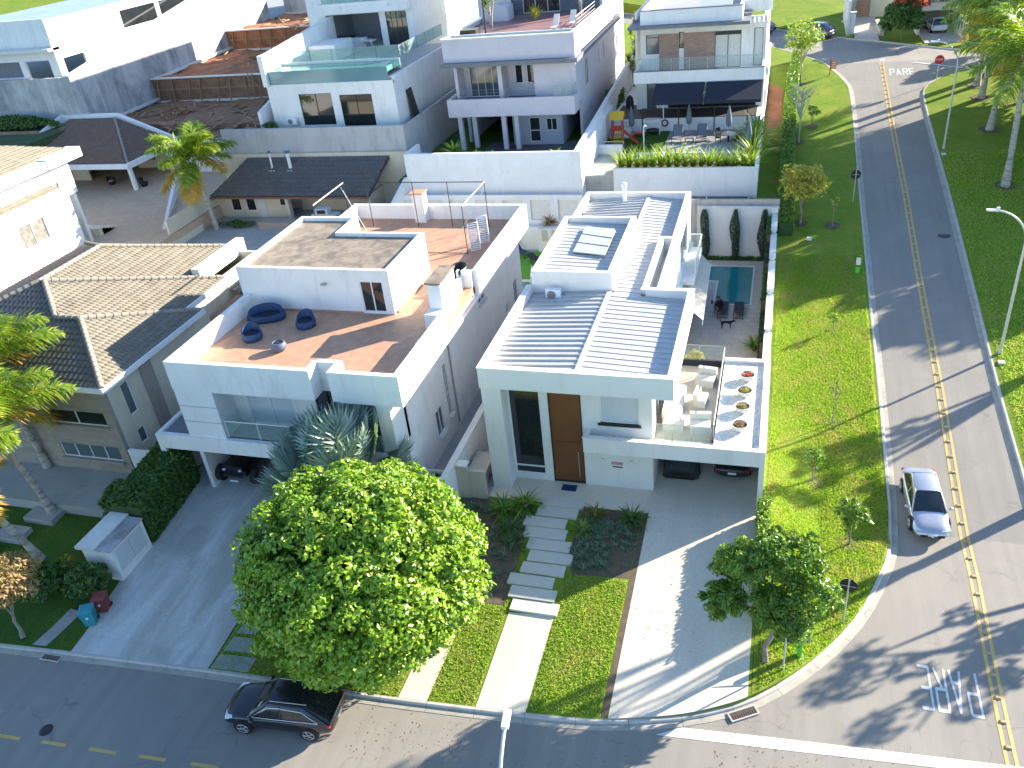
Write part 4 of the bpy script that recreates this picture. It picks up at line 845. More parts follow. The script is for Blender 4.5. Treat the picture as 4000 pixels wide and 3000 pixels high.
MB().poly([(-37.8, 34.1, 8.56), (-33.2, 38.7, 6.98), (-42.4, 38.7, 6.98)]).poly([(-42.5, 36.9, 9.46), (-34.5, 43.3, 6.98), (-50, 43.3, 6.98)]).poly([(-34.5, 33.5, 6.96), (-34.5, 43.3, 6.96), (-42.5, 36.9, 9.42), (-39.57, 34.1, 8.52), (-39, 33.5, 8.34)]).poly([(-36.8, 37, 6.96), (-36.8, 48.6, 6.96), (-42.8, 42.3, 9.44), (-42.8, 36.9, 9.44)]).poly([(-50.2, 29.5, 6.98), (-33.3, 29.5, 6.98), (-37.8, 34.1, 8.54), (-39.57, 34.1, 8.54), (-42.5, 36.8, 9.46), (-42.9, 36.8, 9.46)]).build('roof_deck', M_tilebeige, HL)
ridgecaps(HL, [(-33.2, 29.5, 7.06), (-37.8, 34.1, 8.64), (-33.3, 38.7, 7.06)]); ridgecaps(HL, [(-39.57, 34.1, 8.64), (-42.5, 36.9, 9.55), (-34.6, 43.3, 7.08)]); ridgecaps(HL, [(-37.8, 34.1, 8.64), (-39.57, 34.1, 8.64)])
ridgecaps(HL, [(-50.3, 29.5, 7.06), (-42.8, 36.8, 9.58)]); ridgecaps(HL, [(-42.8, 36.8, 9.58), (-42.8, 42.3, 9.58), (-36.8, 48.6, 7.08)], .16); ridgecaps(HL, [(-42.8, 42.3, 9.58), (-50.3, 48.6, 7.08)])
gt_ = MB().box(-50.4, -33.1, 29.38, 29.5, 6.78, 7.08).box(-33.2, -33.06, 29.5, 38.8, 6.78, 7.08).box(-34.5, -34.36, 38.8, 43.4, 6.78, 7.08)
gt_.build('fascia', M_white, HL)
MB().prism([(-37.0, 43.3), (-36.4, 43.3), (-36.4, 48.9), (-37.0, 48.9)], 6.6, 7.6).build('gutter_wall', M_white, HL)
struct(MB().box(-48, -33.2, 26.6, 29.7, .4, 1.22).build('front_terrace', M_concfl))
for i in range(4):
    tag(MB().box(-37.9 - i * .7, -36.0 - i * .9, 25.6 - i * 1.5, 26.6 - i * 1.5, .3, .9 - i * .1).build('concrete_step', M_concfl), '%s grey concrete slab stepping down the shaded garden from the beige house' % ['first', 'second', 'third', 'fourth'][i], 'step', 'grey concrete slabs in the left garden')
t = thing('garden_wall', 'short white wall between the beige house and the clipped hedge', 'wall', (-32, 30, 1)); MB().box(-33.4, -31.0, 29.7, 29.9, .6, 2.9).build('wall', M_white, t)
# side passage roof between the two (brown timber boards)
t = thing('passage_roof', 'brown tiled lean-to roof in the gap beside the terrace house', 'roof', (-31, 42, 4)); MB().slab([(-34.3, 39, 5.6), (-31.0, 39, 4.9), (-31.0, 50, 4.9), (-34.3, 50, 5.6)], .08).build('boards', M_tilebrown, t)
for k in range(6): pass
tiles('tile_rows', [(-30.9, 44, 4.98), (-30.9, 54, 4.98), (-35.4, 54, 5.9), (-35.4, 44, 5.9)], (-30.9, 44, 4.98), (-30.9, 54, 4.98), (-4.5, 0, .92), M_tilebeige, t, .3, .4)
M_gcurt = plain('grey_curtain', (.20, .19, .17), .8, .5, 3)
# ================================================================== far left white house with tiled roofs
H2 = thing('white_tiled_house', 'bright white house with small tiled roofs at the left edge of the photo', 'house', (-62, 50, 2))
w_ = MB(); X = -56.0
wall(w_, 'x', X - .3, X, 38, 54.2, 1, 8.9, [(48.2, 50.9, 6.5, 8.3)])
w_.box(-70, X - .3, 53.9, 54.2, 1, 8.9).box(-70, X - .3, 38, 38.3, 1, 8.9)
wall(w_, 'x', X - 1.3, X - 1.0, 48.5, 56.3, 8.5, 11.5, [(53.4, 54.6, 8.9, 9.9)]); w_.box(-70, X - 1.3, 56.0, 56.3, 4, 11.5).box(-70, X - 1.3, 48.5, 48.8, 8.5, 11.5)
w_.build('wall', M_white, H2)
o = window(H2, 'x', X - .12, 48.2, 50.9, 6.5, 8.3, 2, M_blind, M_gcurt); window(H2, 'x', X - 1.12, 53.4, 54.6, 8.9, 9.9, 2, M_blind, M_gcurt)
MB().box(X - 1.4, X - .0, 53.3, 57.2, 11.3, 12.1).box(X - 1.4, X - .1, 40, 53.3, 11.3, 12.0).build('upper_fascia', M_white, H2); MB().box(X - .3, X + .1, 38, 54.3, 8.9, 9.6).build('lower_fascia', M_white, H2)
tiles('upper_roof', [(X - .9, 40, 12.0), (X - .9, 57.0, 12.0), (X - 7, 51, 14.2), (X - 7, 40, 14.2)], (X - .9, 40, 12.0), (X - .9, 57.0, 12.0), (-6.1, 0, 2.2), M_tilebeige, H2, .3, .4)
tiles('lower_roof', [(X - .2, 38, 9.6), (X - .2, 54.2, 9.6), (X - 4.5, 49.5, 11.0), (X - 4.5, 38, 11.0)], (X - .2, 38, 9.6), (X - .2, 54.2, 9.6), (-4.3, 0, 1.4), M_tilebeige, H2, .3, .4)
MB().slab([(X - 1.2, 49, 10.4), (X - 1.1, 53.9, 9.62), (X - 1.3, 53.9, 9.62), (X - 5, 49, 10.4)], .05).build('roof_underlay', M_tilebrown, H2)
# ================================================================== pavilion on the stone patio
PV = thing('garden_pavilion', 'open garden pavilion with brown tiled roof, white parapets and one white column', 'pavilion', (-70, 78, 3.95))
zc_ = 6.6; e0, e1 = (-75.8, 71.5, zc_), (-64.6, 71.5, zc_)
pk = (-73.5, 82.0, 9.1)
tiles('front_roof_slope', [(-78.5, 71.5, zc_), (-63.6, 69.8, zc_)] and [(-77.5, 70.6, zc_), (-63.2, 69.7, zc_), (-72.2, 80.2, 8.7), (-78.5, 80.2, 8.7)], (-77.5, 70.2, zc_), (-63.2, 70.2, zc_), (0, 9.8, 2.1), M_tilebrown, PV, .36, .5, .09, .06)
tiles('right_roof_slope', [(-63.2, 69.9, zc_), (-63.2, 78.0, zc_), (-72.2, 80.2, 8.7)], (-63.2, 69.9, zc_), (-63.2, 78.0, zc_), (-9, 0, 2.1), M_tilebrown, PV, .36, .5, .08, .06)
ridgecaps(PV, [(-63.2, 69.9, zc_ + .08), (-72.2, 80.2, 8.8)], .15)
MB().box(-77.5, -63.0, 69.5, 69.75, 6.2, 6.7).box(-63.15, -62.9, 69.75, 78.1, 6.2, 6.75).build('fascia', M_white, PV)
mb = MB(); mb.slab([(-63.0, 78.0, 6.95), (-72.0, 80.4, 9.2), (-72.0, 80.8, 9.2), (-63.0, 78.4, 6.95)], 1.0); mb.slab([(-72.0, 80.4, 9.2), (-80, 80.4, 9.2), (-80, 80.8, 9.2), (-72, 80.8, 9.2)], 1.0); mb.slab([(-80, 70.4, 6.9), (-79.6, 70.4, 6.9), (-79.6, 80.4, 9.2), (-80, 80.4, 9.2)], .8)
mb.build('parapet', M_white, PV)
wl = MB().box(-79.6, -62.9, 78.4, 78.7, 3.9, 6.9).box(-76, -75.7, 70.2, 78.4, 3.9, 6.4).box(-75.7, -71.5, 73.0, 73.2, 3.9, 6.3); wl.build('wall', M_cream, PV)
MB().box(-59.85 - 3.5, -59.5 - 3.5, 69.7, 70.05, 3.95, 6.4).build('column', M_white, PV)
MB().box(-68.5, -64.2, 77.2, 78.4, 3.95, 4.85).build('counter', M_cream, PV); MB().box(-65.3, -63.6, 76.5, 77.8, 3.95, 6.3).build('barbecue_hood', M_cream, PV)
def wchair(x, y, z, rz, lab, m, seatm=None):
    t = thing('patio_chair', lab, 'chair', (x, y, z), 'dark chairs on the stone patio', rz)
    MB().lathe([(.3, .0), (.42, .3), (.45, .38), (.38, .40), (0, .38)], (0, 0, 0), 18).build('seat', m, t, True); V = MB()
    V.add([(cos(a) * .46, sin(a) * .46, z_) for a in [pi * k / 8 for k in range(9)] for z_ in (.35, .85)], [(2 * k, 2 * k + 2, 2 * k + 3, 2 * k + 1) for k in range(8)]); V.build('backrest', m, t, True)
    if seatm: MB().lathe([(.33, .41), (.3, .47), (0, .49)], (0, 0, 0), 16).build('cushion', seatm, t, True)
wchair(-67.5, 71.5, 3.96, .4, 'dark round chair with a pink cushion under the pavilion roof', M_dark, plain('pink_cushion', (.5, .25, .2), .8)); wchair(-63.0, 71.0, 3.96, 2.2, 'dark folding chair behind the white pavilion column', M_dark)
gw = thing('garden_wall', 'white garden wall stepping down beside the stone patio, dappled by the palm', 'wall', (-58, 62, 2.5))
mb = MB(); mb.slab([(-50.4, 56, 3.6), (-50.1, 56, 3.6), (-58.2, 70.5, 5.2), (-58.6, 70.5, 5.2)], 3.2).build('wall', M_white, gw)
MB().box(-50.3, -50.05, 52, 62, .9, 3.4).build('lower_wall', M_cream, gw)
t = thing('stair', 'low cream stepped wall with a turf strip below the stone patio', 'stair', (-62, 58, 2)); mb = MB()
for k in range(5): mb.box(-63.5 + k * .5, -57.5, 57.5 - k * .0 + k * .35, 58.2 + k * .35, 3.95, 4.6 - k * .12)
mb.build('steps', M_cream, t)
# ================================================================== grey roofed annexe
AX = thing('tiled_annexe', 'low cream annexe with a charcoal tiled lean-to roof below the big grey wall', 'outbuilding', (-41, 66, 2.8))
tiles('roof', [(-50.5, 64.8, 5.0), (-34.2, 64.8, 5.0), (-33.0, 67.85, 7.64), (-47.5, 67.85, 7.64)], (-50.5, 64.8, 5.0), (-34.2, 64.8, 5.0), (0, 3, 2.6), M_tiledark, AX, .30, .45, .07, .05)
MB().slab([(-50.4, 64.8, 4.9), (-34.2, 64.8, 4.9), (-33.0, 67.8, 7.5), (-47.5, 67.8, 7.5)], .1).build('roof_deck', M_tiledark, AX)
wl = MB(); wall(wl, 'y', 65.4, 65.6, -50.5, -42.6, 2.8, 5.0, [(-48.9, -47.9, 3.4, 4.8), (-47.3, -46.3, 3.4, 4.8), (-43.7, -43.1, 3.9, 4.9)]); wl.box(-50.7, -50.5, 58, 66, 1, 5.2).box(-42.8, -42.5, 64.9, 65.4, 2.8, 4.95).box(-34.4, -34.2, 64.9, 68, 1, 5).box(-42.6, -34.4, 67.3, 67.5, 2.8, 5.5)
wl.build('wall', M_cream, AX)
for a in ((-48.9, -47.9), (-47.3, -46.3)): window(AX, 'y', 65.48, a[0], a[1], 3.4, 4.8, 1)
window(AX, 'y', 65.48, -43.7, -43.1, 3.9, 4.9, 1)
MB().box(-46.0, -45.2, 65.34, 65.4, 2.8, 4.8).build('door', M_blind, AX); MB().box(-50.6, -34.1, 64.55, 64.7, 4.82, 4.98).build('gutter', plain('copper_gutter', (.22, .11, .06), .5), AX)
for k, x in enumerate((-44.6, -42.7)):
    t = thing('chimney_pipe', ['thin grey flue pipe with a dark cap on the charcoal roof', 'wider pale flue pipe with a flat cap on the charcoal roof'][k], 'flue', (x, 67, 6.8)); r = (.09, .16)[k]
    MB().tube([(x, 67, 6.2), (x, 67, 8.3)], r, 12).build('pipe', M_alum, t); MB().lathe([(r, 0), (r * 2.1, .12), (r * 1.9, .2), (0, .26)], (x, 67, 8.28), 12).build('cap', M_slab, t); MB().box(x - .35, x + .35, 66.7, 67.3, 6.65, 6.78).build('base', M_lampm, t)
t = thing('cream_parapet_wall', 'cream wall top running along the foot of the big grey retaining wall', 'wall', (-40, 68, 5)); MB().box(-50.5, -31.3, 67.9, 68.15, 2, 8.0).build('wall', M_cream, t)
t = thing('garden_bench', 'low grey covered counter beside the annexe porch', 'bench', (-43, 62, 2.8)); MB().box(-44.5, -41.2, 62.4, 63.6, 2.8, 3.4).build('seat', M_taupe, t)
t = thing('boundary_wall', 'white boundary wall climbing along the left side of the white pool house garden', 'wall', (-46, 74, 9)); MB().slab([(-46.4, 69.5, 11.4), (-46.1, 69.5, 11.4), (-46.1, 80, 13.8), (-46.4, 80, 13.8)], 5).build('wall', M_white, t)
t = thing('play_vehicle', 'grey and white play car under the annexe porch roof', 'play car', (-38.5, 64, 2.8)); MB().box(-39.6, -37.2, 63.6, 64.6, 3.1, 3.7).box(-39.2, -38.0, 63.7, 64.5, 3.7, 4.2).build('body', M_blind, t); MB().box(-39.0, -38.2, 63.65, 64.55, 3.78, 4.1).build('window', M_dark, t)
for k in (-39.2, -37.6): MB().tube([(k, 63.5, 3.1), (k, 64.7, 3.1)], .24, 12).build('wheel', M_rubber, t)
# ================================================================== walls behind A
nw = thing('niche_wall', 'pale garden wall with square recesses behind the terrace house', 'wall', (-22, 64, 3)); wl = MB()
hs = [(-31 + k * 2.35, -29.3 + k * 2.35, 3.2, 4.95) for k in range(7)]; wall(wl, 'y', 64.0, 64.18, -31.2, -14.8, .9, 5.35, hs); wl.build('wall', M_white, nw); box(-31.2, -14.8, 64.2, 64.35, .9, 5.3).build('recess_back', M_cap, nw)
t = thing('planter_wall', 'low white planter wall in front of the niche wall', 'planter', (-20, 63, 1)); MB().box(-25, -14.8, 63.0, 63.2, .9, 3.0).box(-25, -14.8, 63.2, 64.0, .9, 2.9).box(-18.4, -16.6, 62.5, 63.0, 1, 3.0).build('body', M_white, t)
t = thing('towel', 'pale striped towels hanging on the white planter wall', 'towel', (-17.7, 62.4, 2.5))
for k in range(4): MB().box(-18.35 + k * .42, -18.0 + k * .42, 62.44, 62.48, 2.0, 2.95).build('cloth', (M_fabricw, M_fabricb)[k % 2], t)
tag(struct(box(-24, -14.9, 56.5, 62.5, .9, 1.03).build('turf_ground', M_turf)))
pl = thing('plunge_pool', 'small green plunge pool with glass fence behind the terrace house', 'pool', (-18, 57, 1)); MB().box(-20.5, -16.4, 53.2, 56.6, .9, 1.06).build('water', M_water2, pl); MB().box(-20.6, -16.3, 56.6, 56.9, .9, 1.12).box(-16.4, -16.1, 53, 56.6, .9, 1.12).build('edge', M_cap, pl)
railing(pl, 'glass_fence', [(-15.9, 50), (-17.6, 57.5)], 1.05, 1.0, M_rail, M_alum)
bgw = thing('retaining_wall', 'tall smooth pale grey retaining wall behind the terrace house below the lavender house', 'wall', (-22, 65, 5)); MB().box(-30.3, -15.0, 65.0, 65.3, 1, 8.6).build('wall', M_white, bgw); MB().box(-15.3, -15.0, 65.3, 80, 1, 8.5).box(-30.3, -30.0, 65.3, 68, 1, 8.6).build('side_wall', M_white, bgw)
mb = MB(); mb.slab([(-31.2, 58.0, 3.6), (-30.9, 58, 3.6), (-30.3, 65, 6.6), (-30.6, 65, 6.6)], 3.4).build('sloping_wall', M_white, bgw)
# ================================================================== house C: white with glass sided pool terrace
HC = thing('white_pool_house', 'white hillside house with a long glass edged pool terrace and dark framed windows', 'house', (-39, 78, 9.3))
wl = MB(); wall(wl, 'y', 70.3, 70.6, -45.3, -32.6, 9.3, 13.5, [(-42.2, -38.9, 9.9, 12.7), (-38.1, -34.9, 9.7, 12.5)]); wl.box(-32.9, -32.6, 70.6, 86, 6.0, 13.9).box(-45.3, -45.0, 70.6, 96, 6, 13.9)
wl.box(-45.3, -32.6, 70.25, 70.6, 13.35, 13.6)
wl.box(-45.4, -44.9, 70.0, 71.2, 13.5, 16.2); wl.slab([(-45.4, 71.2, 16.2), (-44.95, 71.2, 16.2), (-44.95, 85, 17.2), (-45.4, 85, 17.2)], 3.6)
wl.build('wall', M_white, HC)
for a in ((-42.2, -38.9, 9.9, 12.7), (-38.1, -34.9, 9.7, 12.5)): window(HC, 'y', 70.42, *a, 2, M_dark, M_glassd)
box(-45.0, -32.9, 70.35, 85, 13.7, 13.95).build('terrace_floor', M_concfl, HC)
pw = MB().box(-44.9, -33.0, 70.32, 70.36, 13.6, 14.75).build('pool_glass', plain('pool_side_glass', (.14, .27, .30), .1, .12, .5), HC); MB().box(-44.9, -33.0, 70.36, 73.2, 14.3, 14.72).build('pool_water', M_water2, HC)
MB().box(-44.9, -33.0, 73.2, 73.45, 14.0, 14.9).build('pool_edge', M_cap, HC); railing(HC, 'glass_railing', [(-44.2, 73.4), (-33.0, 73.4), (-32.8, 84)], 14.85, 1.1, M_railg, M_dark, step=2.2, r=.02, top=False)
MB().box(-44.9, -42.0, 78.5, 82.5, 13.95, 15.4).build('terrace_unit', M_white, HC)
wl = MB(); wall(wl, 'y', 85.3, 85.6, -48, -36.2, 13.9, 26.5, [(-46.0, -39.9, 14.0, 17.2), (-39.2, -36.9, 14.0, 17.2)]); wl.box(-48, -47.7, 85.6, 128, 6, 26.5).box(-36.5, -36.2, 85.6, 128, 6, 26.5).box(-47.7, -36.5, 127.7, 128, 6, 26.5).box(-47.7, -36.5, 85.6, 127.7, 26.2, 26.5)  # unseen height and rear depth added to throw shade on the stained wall
wl.box(-46.3, -36.3, 84.2, 85.3, 17.4, 18.4).build('upper_wall', M_white, HC)
window(HC, 'y', 85.4, -39.2, -36.9, 14.0, 17.2, 4, M_dark, M_glassd, 'sliding_door')
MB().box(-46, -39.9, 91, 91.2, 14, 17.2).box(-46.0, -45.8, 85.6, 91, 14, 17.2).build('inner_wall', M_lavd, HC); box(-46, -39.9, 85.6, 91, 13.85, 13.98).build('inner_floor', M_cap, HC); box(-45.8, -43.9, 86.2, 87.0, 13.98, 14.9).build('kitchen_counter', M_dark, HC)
MB().box(-43.4, -41.6, 84.6, 85.3, 13.98, 14.95).build('bar', M_white, HC)
railing(HC, 'glass_balcony', [(-45.6, 84.25), (-36.5, 84.25)], 18.4, 1.1, M_railg, M_steel, step=1.5); box(-47.6, -36.5, 85.7, 99.6, 19, 19.2).build('floor', M_white, HC)
for x in (-43.6, -38.3): MB().box(x - .12, x + .12, 84.0, 84.2, 17.85, 18.15).build('wall_lamp', M_white, HC)
t = thing('terrace_table', 'small white trestle table with two chairs on the upper terrace of the pool house', 'table', (-41.2, 84.2, 13.96)); MB().box(-42.1, -40.3, 83.8, 84.6, 14.72, 14.78).build('top', M_alum, t)
for a, b in ((-1, -1), (1, 1), (-1, 1), (1, -1)): MB().tube([(-41.2 + a * .8, 84.2 + b * .3, 13.96), (-41.2 + a * .3, 84.2, 14.72)], .03).build('leg', M_alum, t)
for i, x in enumerate((-42.0, -41.2)):
    t = thing('terrace_chair', ['white round backed chair at the left of the trestle table', 'white round backed chair just right of its twin at the trestle table'][i], 'chair', (x, 84.95, 13.96), 'white chairs at the trestle table'); MB().lathe([(.06, 0), (.06, .4), (.26, .45), (.28, .8), (.22, .82), (.1, .5), (0, .48)], (x, 84.95, 13.96), 14).build('shell', M_fabricw, t)
rw = thing('retaining_wall', 'stained grey concrete retaining wall under the white pool house', 'wall', (-40, 68, 6)); MB().box(-50, -31.4, 68.2, 68.5, 2, 10.2).box(-31.7, -31.4, 68.5, 90, 2, 10.0).build('wall', plain('stained_grey_plaster', (.46, .46, .46), .85, .12, .6, dirt=.3), rw)
aircon(-43.3, 70.05, 10.0, 'white air conditioner on the front wall of the white pool house', 0, 1.0)
t = thing('leaning_shutter', 'dark framed shutter leaning on the side wall of the white pool house', 'shutter', (-32.4, 74, 9.3)); MB().slab([(-32.1, 72.6, 9.6), (-32.1, 73.9, 9.6), (-32.55, 73.9, 12.2), (-32.55, 72.6, 12.2)], .06).build('panel', M_dark, t)
# ================================================================== house D: lavender grey with roof pool
HD = thing('lavender_house', 'lavender grey three storey house with a roof terrace pool, slate wall and long balcony', 'house', (-23, 78, 6.3))
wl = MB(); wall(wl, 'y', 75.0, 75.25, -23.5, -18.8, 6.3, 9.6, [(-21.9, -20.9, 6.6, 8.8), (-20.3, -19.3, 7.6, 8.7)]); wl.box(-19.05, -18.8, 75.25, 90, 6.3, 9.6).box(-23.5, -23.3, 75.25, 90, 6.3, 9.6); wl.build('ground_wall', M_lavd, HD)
window(HD, 'y', 75.1, -21.9, -20.9, 6.6, 8.8, 1, hb=7.6); window(HD, 'y', 75.1, -20.3, -19.3, 7.6, 8.7, 2)
MB().box(-28.9, -17.1, 73.0, 73.3, 9.5, 11.05).box(-28.9, -28.6, 73.3, 95, 9.5, 11.05).box(-17.4, -17.1, 73.3, 75, 9.5, 11.05).box(-28.6, -17.4, 73.3, 95, 9.6, 9.9).build('balcony_wall', M_lav, HD)
box(-28.6, -17.4, 73.3, 76.5, 9.9, 10.5).build('balcony_floor', M_slab, HD)
wl = MB(); wall(wl, 'y', 76.2, 76.45, -28.4, -21.0, 10.0, 13.8, [(-27.6, -24.7, 10.55, 13.4), (-23.2, -22.5, 11.6, 13.2), (-22.1, -21.4, 11.6, 13.2)]); wl.box(-21.0, -17.2, 74.6, 76.4, 10.0, 13.8).box(-24.3, -23.9, 74.4, 76.2, 10.5, 13.8).box(-28.4, -28.1, 74.4, 76.2, 10.5, 13.8)
wall(wl, 'x', -17.45, -17.2, 76.4, 96, 6.3, 13.9, [(78.5, 80.0, 10.6, 13.0), (84.5, 85.2, 11.3, 12.7), (87, 87.8, 11.3, 12.9), (80, 80.8, 6.5, 8.8)]); wl.box(-28.4, -28.1, 76.4, 96, 6.3, 13.9); wl.build('wall', M_lav, HD)
window(HD, 'y', 76.3, -27.6, -24.7, 10.55, 13.4, 4, M_alum, M_glassm, 'sliding_door'); window(HD, 'y', 76.3, -23.2, -22.5, 11.6, 13.2, 1); window(HD, 'y', 76.3, -22.1, -21.4, 11.6, 13.2, 1)
for a in [(78.5, 80.0, 10.6, 13.0), (84.5, 85.2, 11.3, 12.7), (87, 87.8, 11.3, 12.9), (80, 80.8, 6.5, 8.8)]: window(HD, 'x', -17.3, *a, 2)
MB().box(-29.2, -16.7, 73.2, 76.4, 13.75, 14.1).box(-17.4, -16.7, 76.4, 96, 13.75, 14.1).build('roof_slab', M_slab, HD)
MB().box(-29.0, -17.0, 73.8, 74.1, 14.1, 16.0).box(-29.0, -28.7, 74.1, 92, 14.1, 16.0).box(-17.3, -17.0, 74.1, 92, 14.1, 16.0).build('parapet', M_lav, HD)
MB().box(-29.1, -16.9, 73.7, 74.12, 16.0, 16.1).box(-29.1, -28.6, 74.12, 92, 16.0, 16.1).box(-17.4, -16.9, 74.12, 92, 16.0, 16.1).build('coping', M_cap, HD)
box(-28.0, -17.6, 74.2, 75.3, 15.0, 15.95).build('pool_water', M_water2, HD); box(-28.6, -17.4, 75.3, 75.5, 15, 16.12).build('pool_edge', M_cap, HD)
box(-28.7, -17.3, 75.5, 92, 15.0, 15.7).build('terrace_floor', M_pink, HD)
wl = MB(); wall(wl, 'y', 88.0, 88.3, -26.5, -17.5, 15.7, 22, [(-25.3, -21.5, 15.8, 19)]); wl.build('slate_wall', M_slate, HD); window(HD, 'y', 88.1, -25.3, -21.5, 15.8, 19, 3)
MB().box(-30, -26.5, 87.8, 100, 6.5, 22).box(-17.5, -17.25, 88.3, 96, 14.2, 22).box(-17.5, -17.25, 96.01, 99.7, 6.3, 22).box(-26.5, -17.5, 99.7, 100, 6.3, 22).build('upper_wall', M_lav, HD)
MB().box(-17.2, -12.9 - 2.2, 92, 100, 6.3, 20).build('side_block', M_lav, HD) if False else None
railing(HD, 'metal_railing', [(-18.9, 73.15), (-17.25, 73.15), (-17.25, 74.6)], 11.05, .9, M_rail, M_steel, step=.6); mb = MB()
for z in (11.3, 11.55, 11.8): mb.tube([(-28.5, 73.12, z), (-17.3, 73.12, z)], .012)
mb.build('railing_wire', M_steel, HD)
for x, y in ((-28.1, 73.8), (-27.0, 74.6), (-23.9, 73.8), (-22.7, 73.8)): MB().box(x - .2, x + .2, y - .2, y + .2, 6.3, 9.5).build('column', M_lav, HD)
MB().tube([(-17.2, 75.6, 16.1), (-17.2, 75.6, 17.0), (-17.2, 84, 17.0)], .04).tube([(-17.2, 76, 16.7), (-17.2, 84, 16.7)], .03).tube([(-17.2, 76, 16.4), (-17.2, 84, 16.4)], .03).build('roof_railing', M_steel, HD)
for k in range(3): MB().tube([(-28.85, 78, 16.4 + k * .25), (-28.85, 83, 16.4 + k * .25)], .03).build('roof_railing', M_alum, HD)
box(-28.9, -28.85, 75, 78, 16.1, 16.9).build('glass_screen', M_railg, HD); MB().box(-28.6, -25.9, 84.5, 86.5, 15.7, 17.0).build('barbecue_wall', M_lav, HD)
struct(box(-26, -16.5, 69, 76, 6.3, 6.34).build('paving', M_darkpave))
t = thing('barbecue', 'black covered barbecue by the left parapet of the lavender roof terrace', 'barbecue', (-27, 76.5, 15.7)); MB().box(-27.9, -26.4, 75.9, 77.2, 15.7, 16.4).build('cover', M_dark, t); MB().tube([(-26.0, 77.5, 15.7), (-26.0, 77.5, 20)], .08).build('pole', M_dark, t)
for i, (x, y) in enumerate(((-19.9, 78.3), (-18.8, 80.2))):
    t = thing('sun_chair', ['white folding sun chair nearer the roof pool on the plum terrace', 'white folding sun chair farther back on the plum terrace'][i], 'chair', (x, y, 15.7), 'white sun chairs on the plum roof terrace'); MB().slab([(x, y, 16.0), (x + .5, y, 16.0), (x + .6, y + .35, 16.9), (x + .1, y + .35, 16.9)], .08).build('backrest', M_fabricw, t); MB().slab([(x - .1, y - .7, 15.95), (x + .45, y - .7, 15.95), (x + .5, y, 16.0), (x, y, 16.0)], .06).build('seat', M_fabricw, t)
# ================================================================== house E: brick strips and navy awning
HE = thing('brick_strip_house', 'modern white house with pink brick strips, a glass balcony and a navy awning', 'house', (-7, 85, 6.2))
box(-15.2, -1.6, 79.0, 97, 6.2, 7.35).build('plinth', M_white, HE)
box(-14.8, -2.0, 79.05, 84, 7.35, 7.4).build('deck', plain('dark_decking', (.07, .055, .05), .7, .2, 3), HE)
wl = MB(); wall(wl, 'y', 82.3, 82.5, -13.0, -1.8, 7.35, 10.6, [(-12.2, -11.3, 7.45, 10), (-10.2, -2.2, 7.45, 10.2)]); wl.box(-13.2, -13.0, 82.3, 97, 6.2, 16).box(-1.8, -1.55, 82.3, 97, 6.2, 15.2); wl.build('ground_wall', M_white, HE)
window(HE, 'y', 82.4, -12.2, -11.3, 7.45, 10, 1, M_dark, M_glassm); window(HE, 'y', 82.4, -10.2, -2.2, 7.45, 10.2, 4, M_dark, M_glassd, 'sliding_door')
MB().box(-12.9, -1.5, 79.0, 79.25, 10.5, 11.5).box(-12.9, -1.5, 79.25, 82.4, 10.5, 10.8).box(-12.9, -12.65, 79.25, 82.4, 10.8, 11.5).box(-1.75, -1.5, 79.25, 82.4, 10.8, 11.5).build('balcony', M_white, HE)
box(-12.65, -1.75, 79.25, 82.2, 10.8, 10.95).build('balcony_floor', M_cap, HE); box(-12.95, -1.45, 78.98, 79.27, 11.5, 11.56).build('coping', M_slab, HE)
railing(HE, 'glass_railing', [(-12.7, 79.12), (-1.6, 79.12)], 11.5, 1.05, M_rail, M_steel, step=1.55)
wl = MB(); wall(wl, 'y', 82.2, 82.4, -12.7, -1.7, 10.8, 15.2, [(-12.2, -11.0, 12.4, 14.1), (-9.2, -8.75, 12.8, 14.2), (-6.0, -3.7, 10.95, 14.1), (-2.6, -1.8, 11, 14.2)]); wl.build('upper_wall', M_white, HE)
MB().box(-11.0, -9.2, 82.14, 82.19, 10.9, 14.1).box(-8.75, -6.0, 82.14, 82.19, 10.9, 14.1).build('brick_strip', M_brickwall, HE)
window(HE, 'y', 82.3, -12.2, -11.0, 12.4, 14.1, 1, M_dark, M_glassm, hb=13.8); window(HE, 'y', 82.3, -9.2, -8.75, 12.8, 14.2, 1, M_dark); window(HE, 'y', 82.3, -6.0, -3.7, 10.95, 13.8, 2, M_dark, M_curt, 'sliding_door'); box(-6.0, -3.7, 82.2, 82.35, 13.8, 14.1).build('lintel', M_dark, HE)
window(HE, 'y', 82.3, -2.6, -1.8, 11, 14.2, 1, M_dark, M_curt, 'sliding_door')
MB().box(-13.4, -2.9, 79.4, 82.2, 15.0, 15.25).box(-13.4, -2.9, 82.2, 97, 15.2, 15.45).build('roof_slab', M_slab, HE)
MB().box(-12.4, -3.6, 80.2, 80.45, 15.25, 16.4).box(-12.4, -12.15, 80.45, 96, 15.25, 16.4).box(-3.85, -3.6, 80.45, 96, 15.25, 16.4).box(-3.6, -1.2, 84, 84.25, 15.3, 16.3).build('parapet', M_white, HE); MB().box(-12.45, -3.55, 80.15, 80.5, 16.4, 16.47).build('coping', M_slab, HE)
MB().slab([(-12.1, 80.5, 15.6), (-3.9, 80.5, 15.6), (-3.9, 95, 16.0), (-12.1, 95, 16.0)], .1).build('roof_sheet', plain('grey_fibre_roof', (.36, .36, .35), .7, .15, 1), HE)
mb = MB().slab([(-7.3, 82, 16.3), (-4.6, 82, 16.3), (-4.4, 86, 17.5), (-7.1, 86, 17.5)], .08); mb.build('solar_panel', M_blind, HE)
mb = MB()
for k in range(6): mb.box(-3.4 + k * .38, -3.3 + k * .38, 80.2, 83, 14.9, 15.1)
mb.box(-3.6, -1.3, 80.1, 80.25, 14.85, 15.0).build('pergola', M_white, HE)
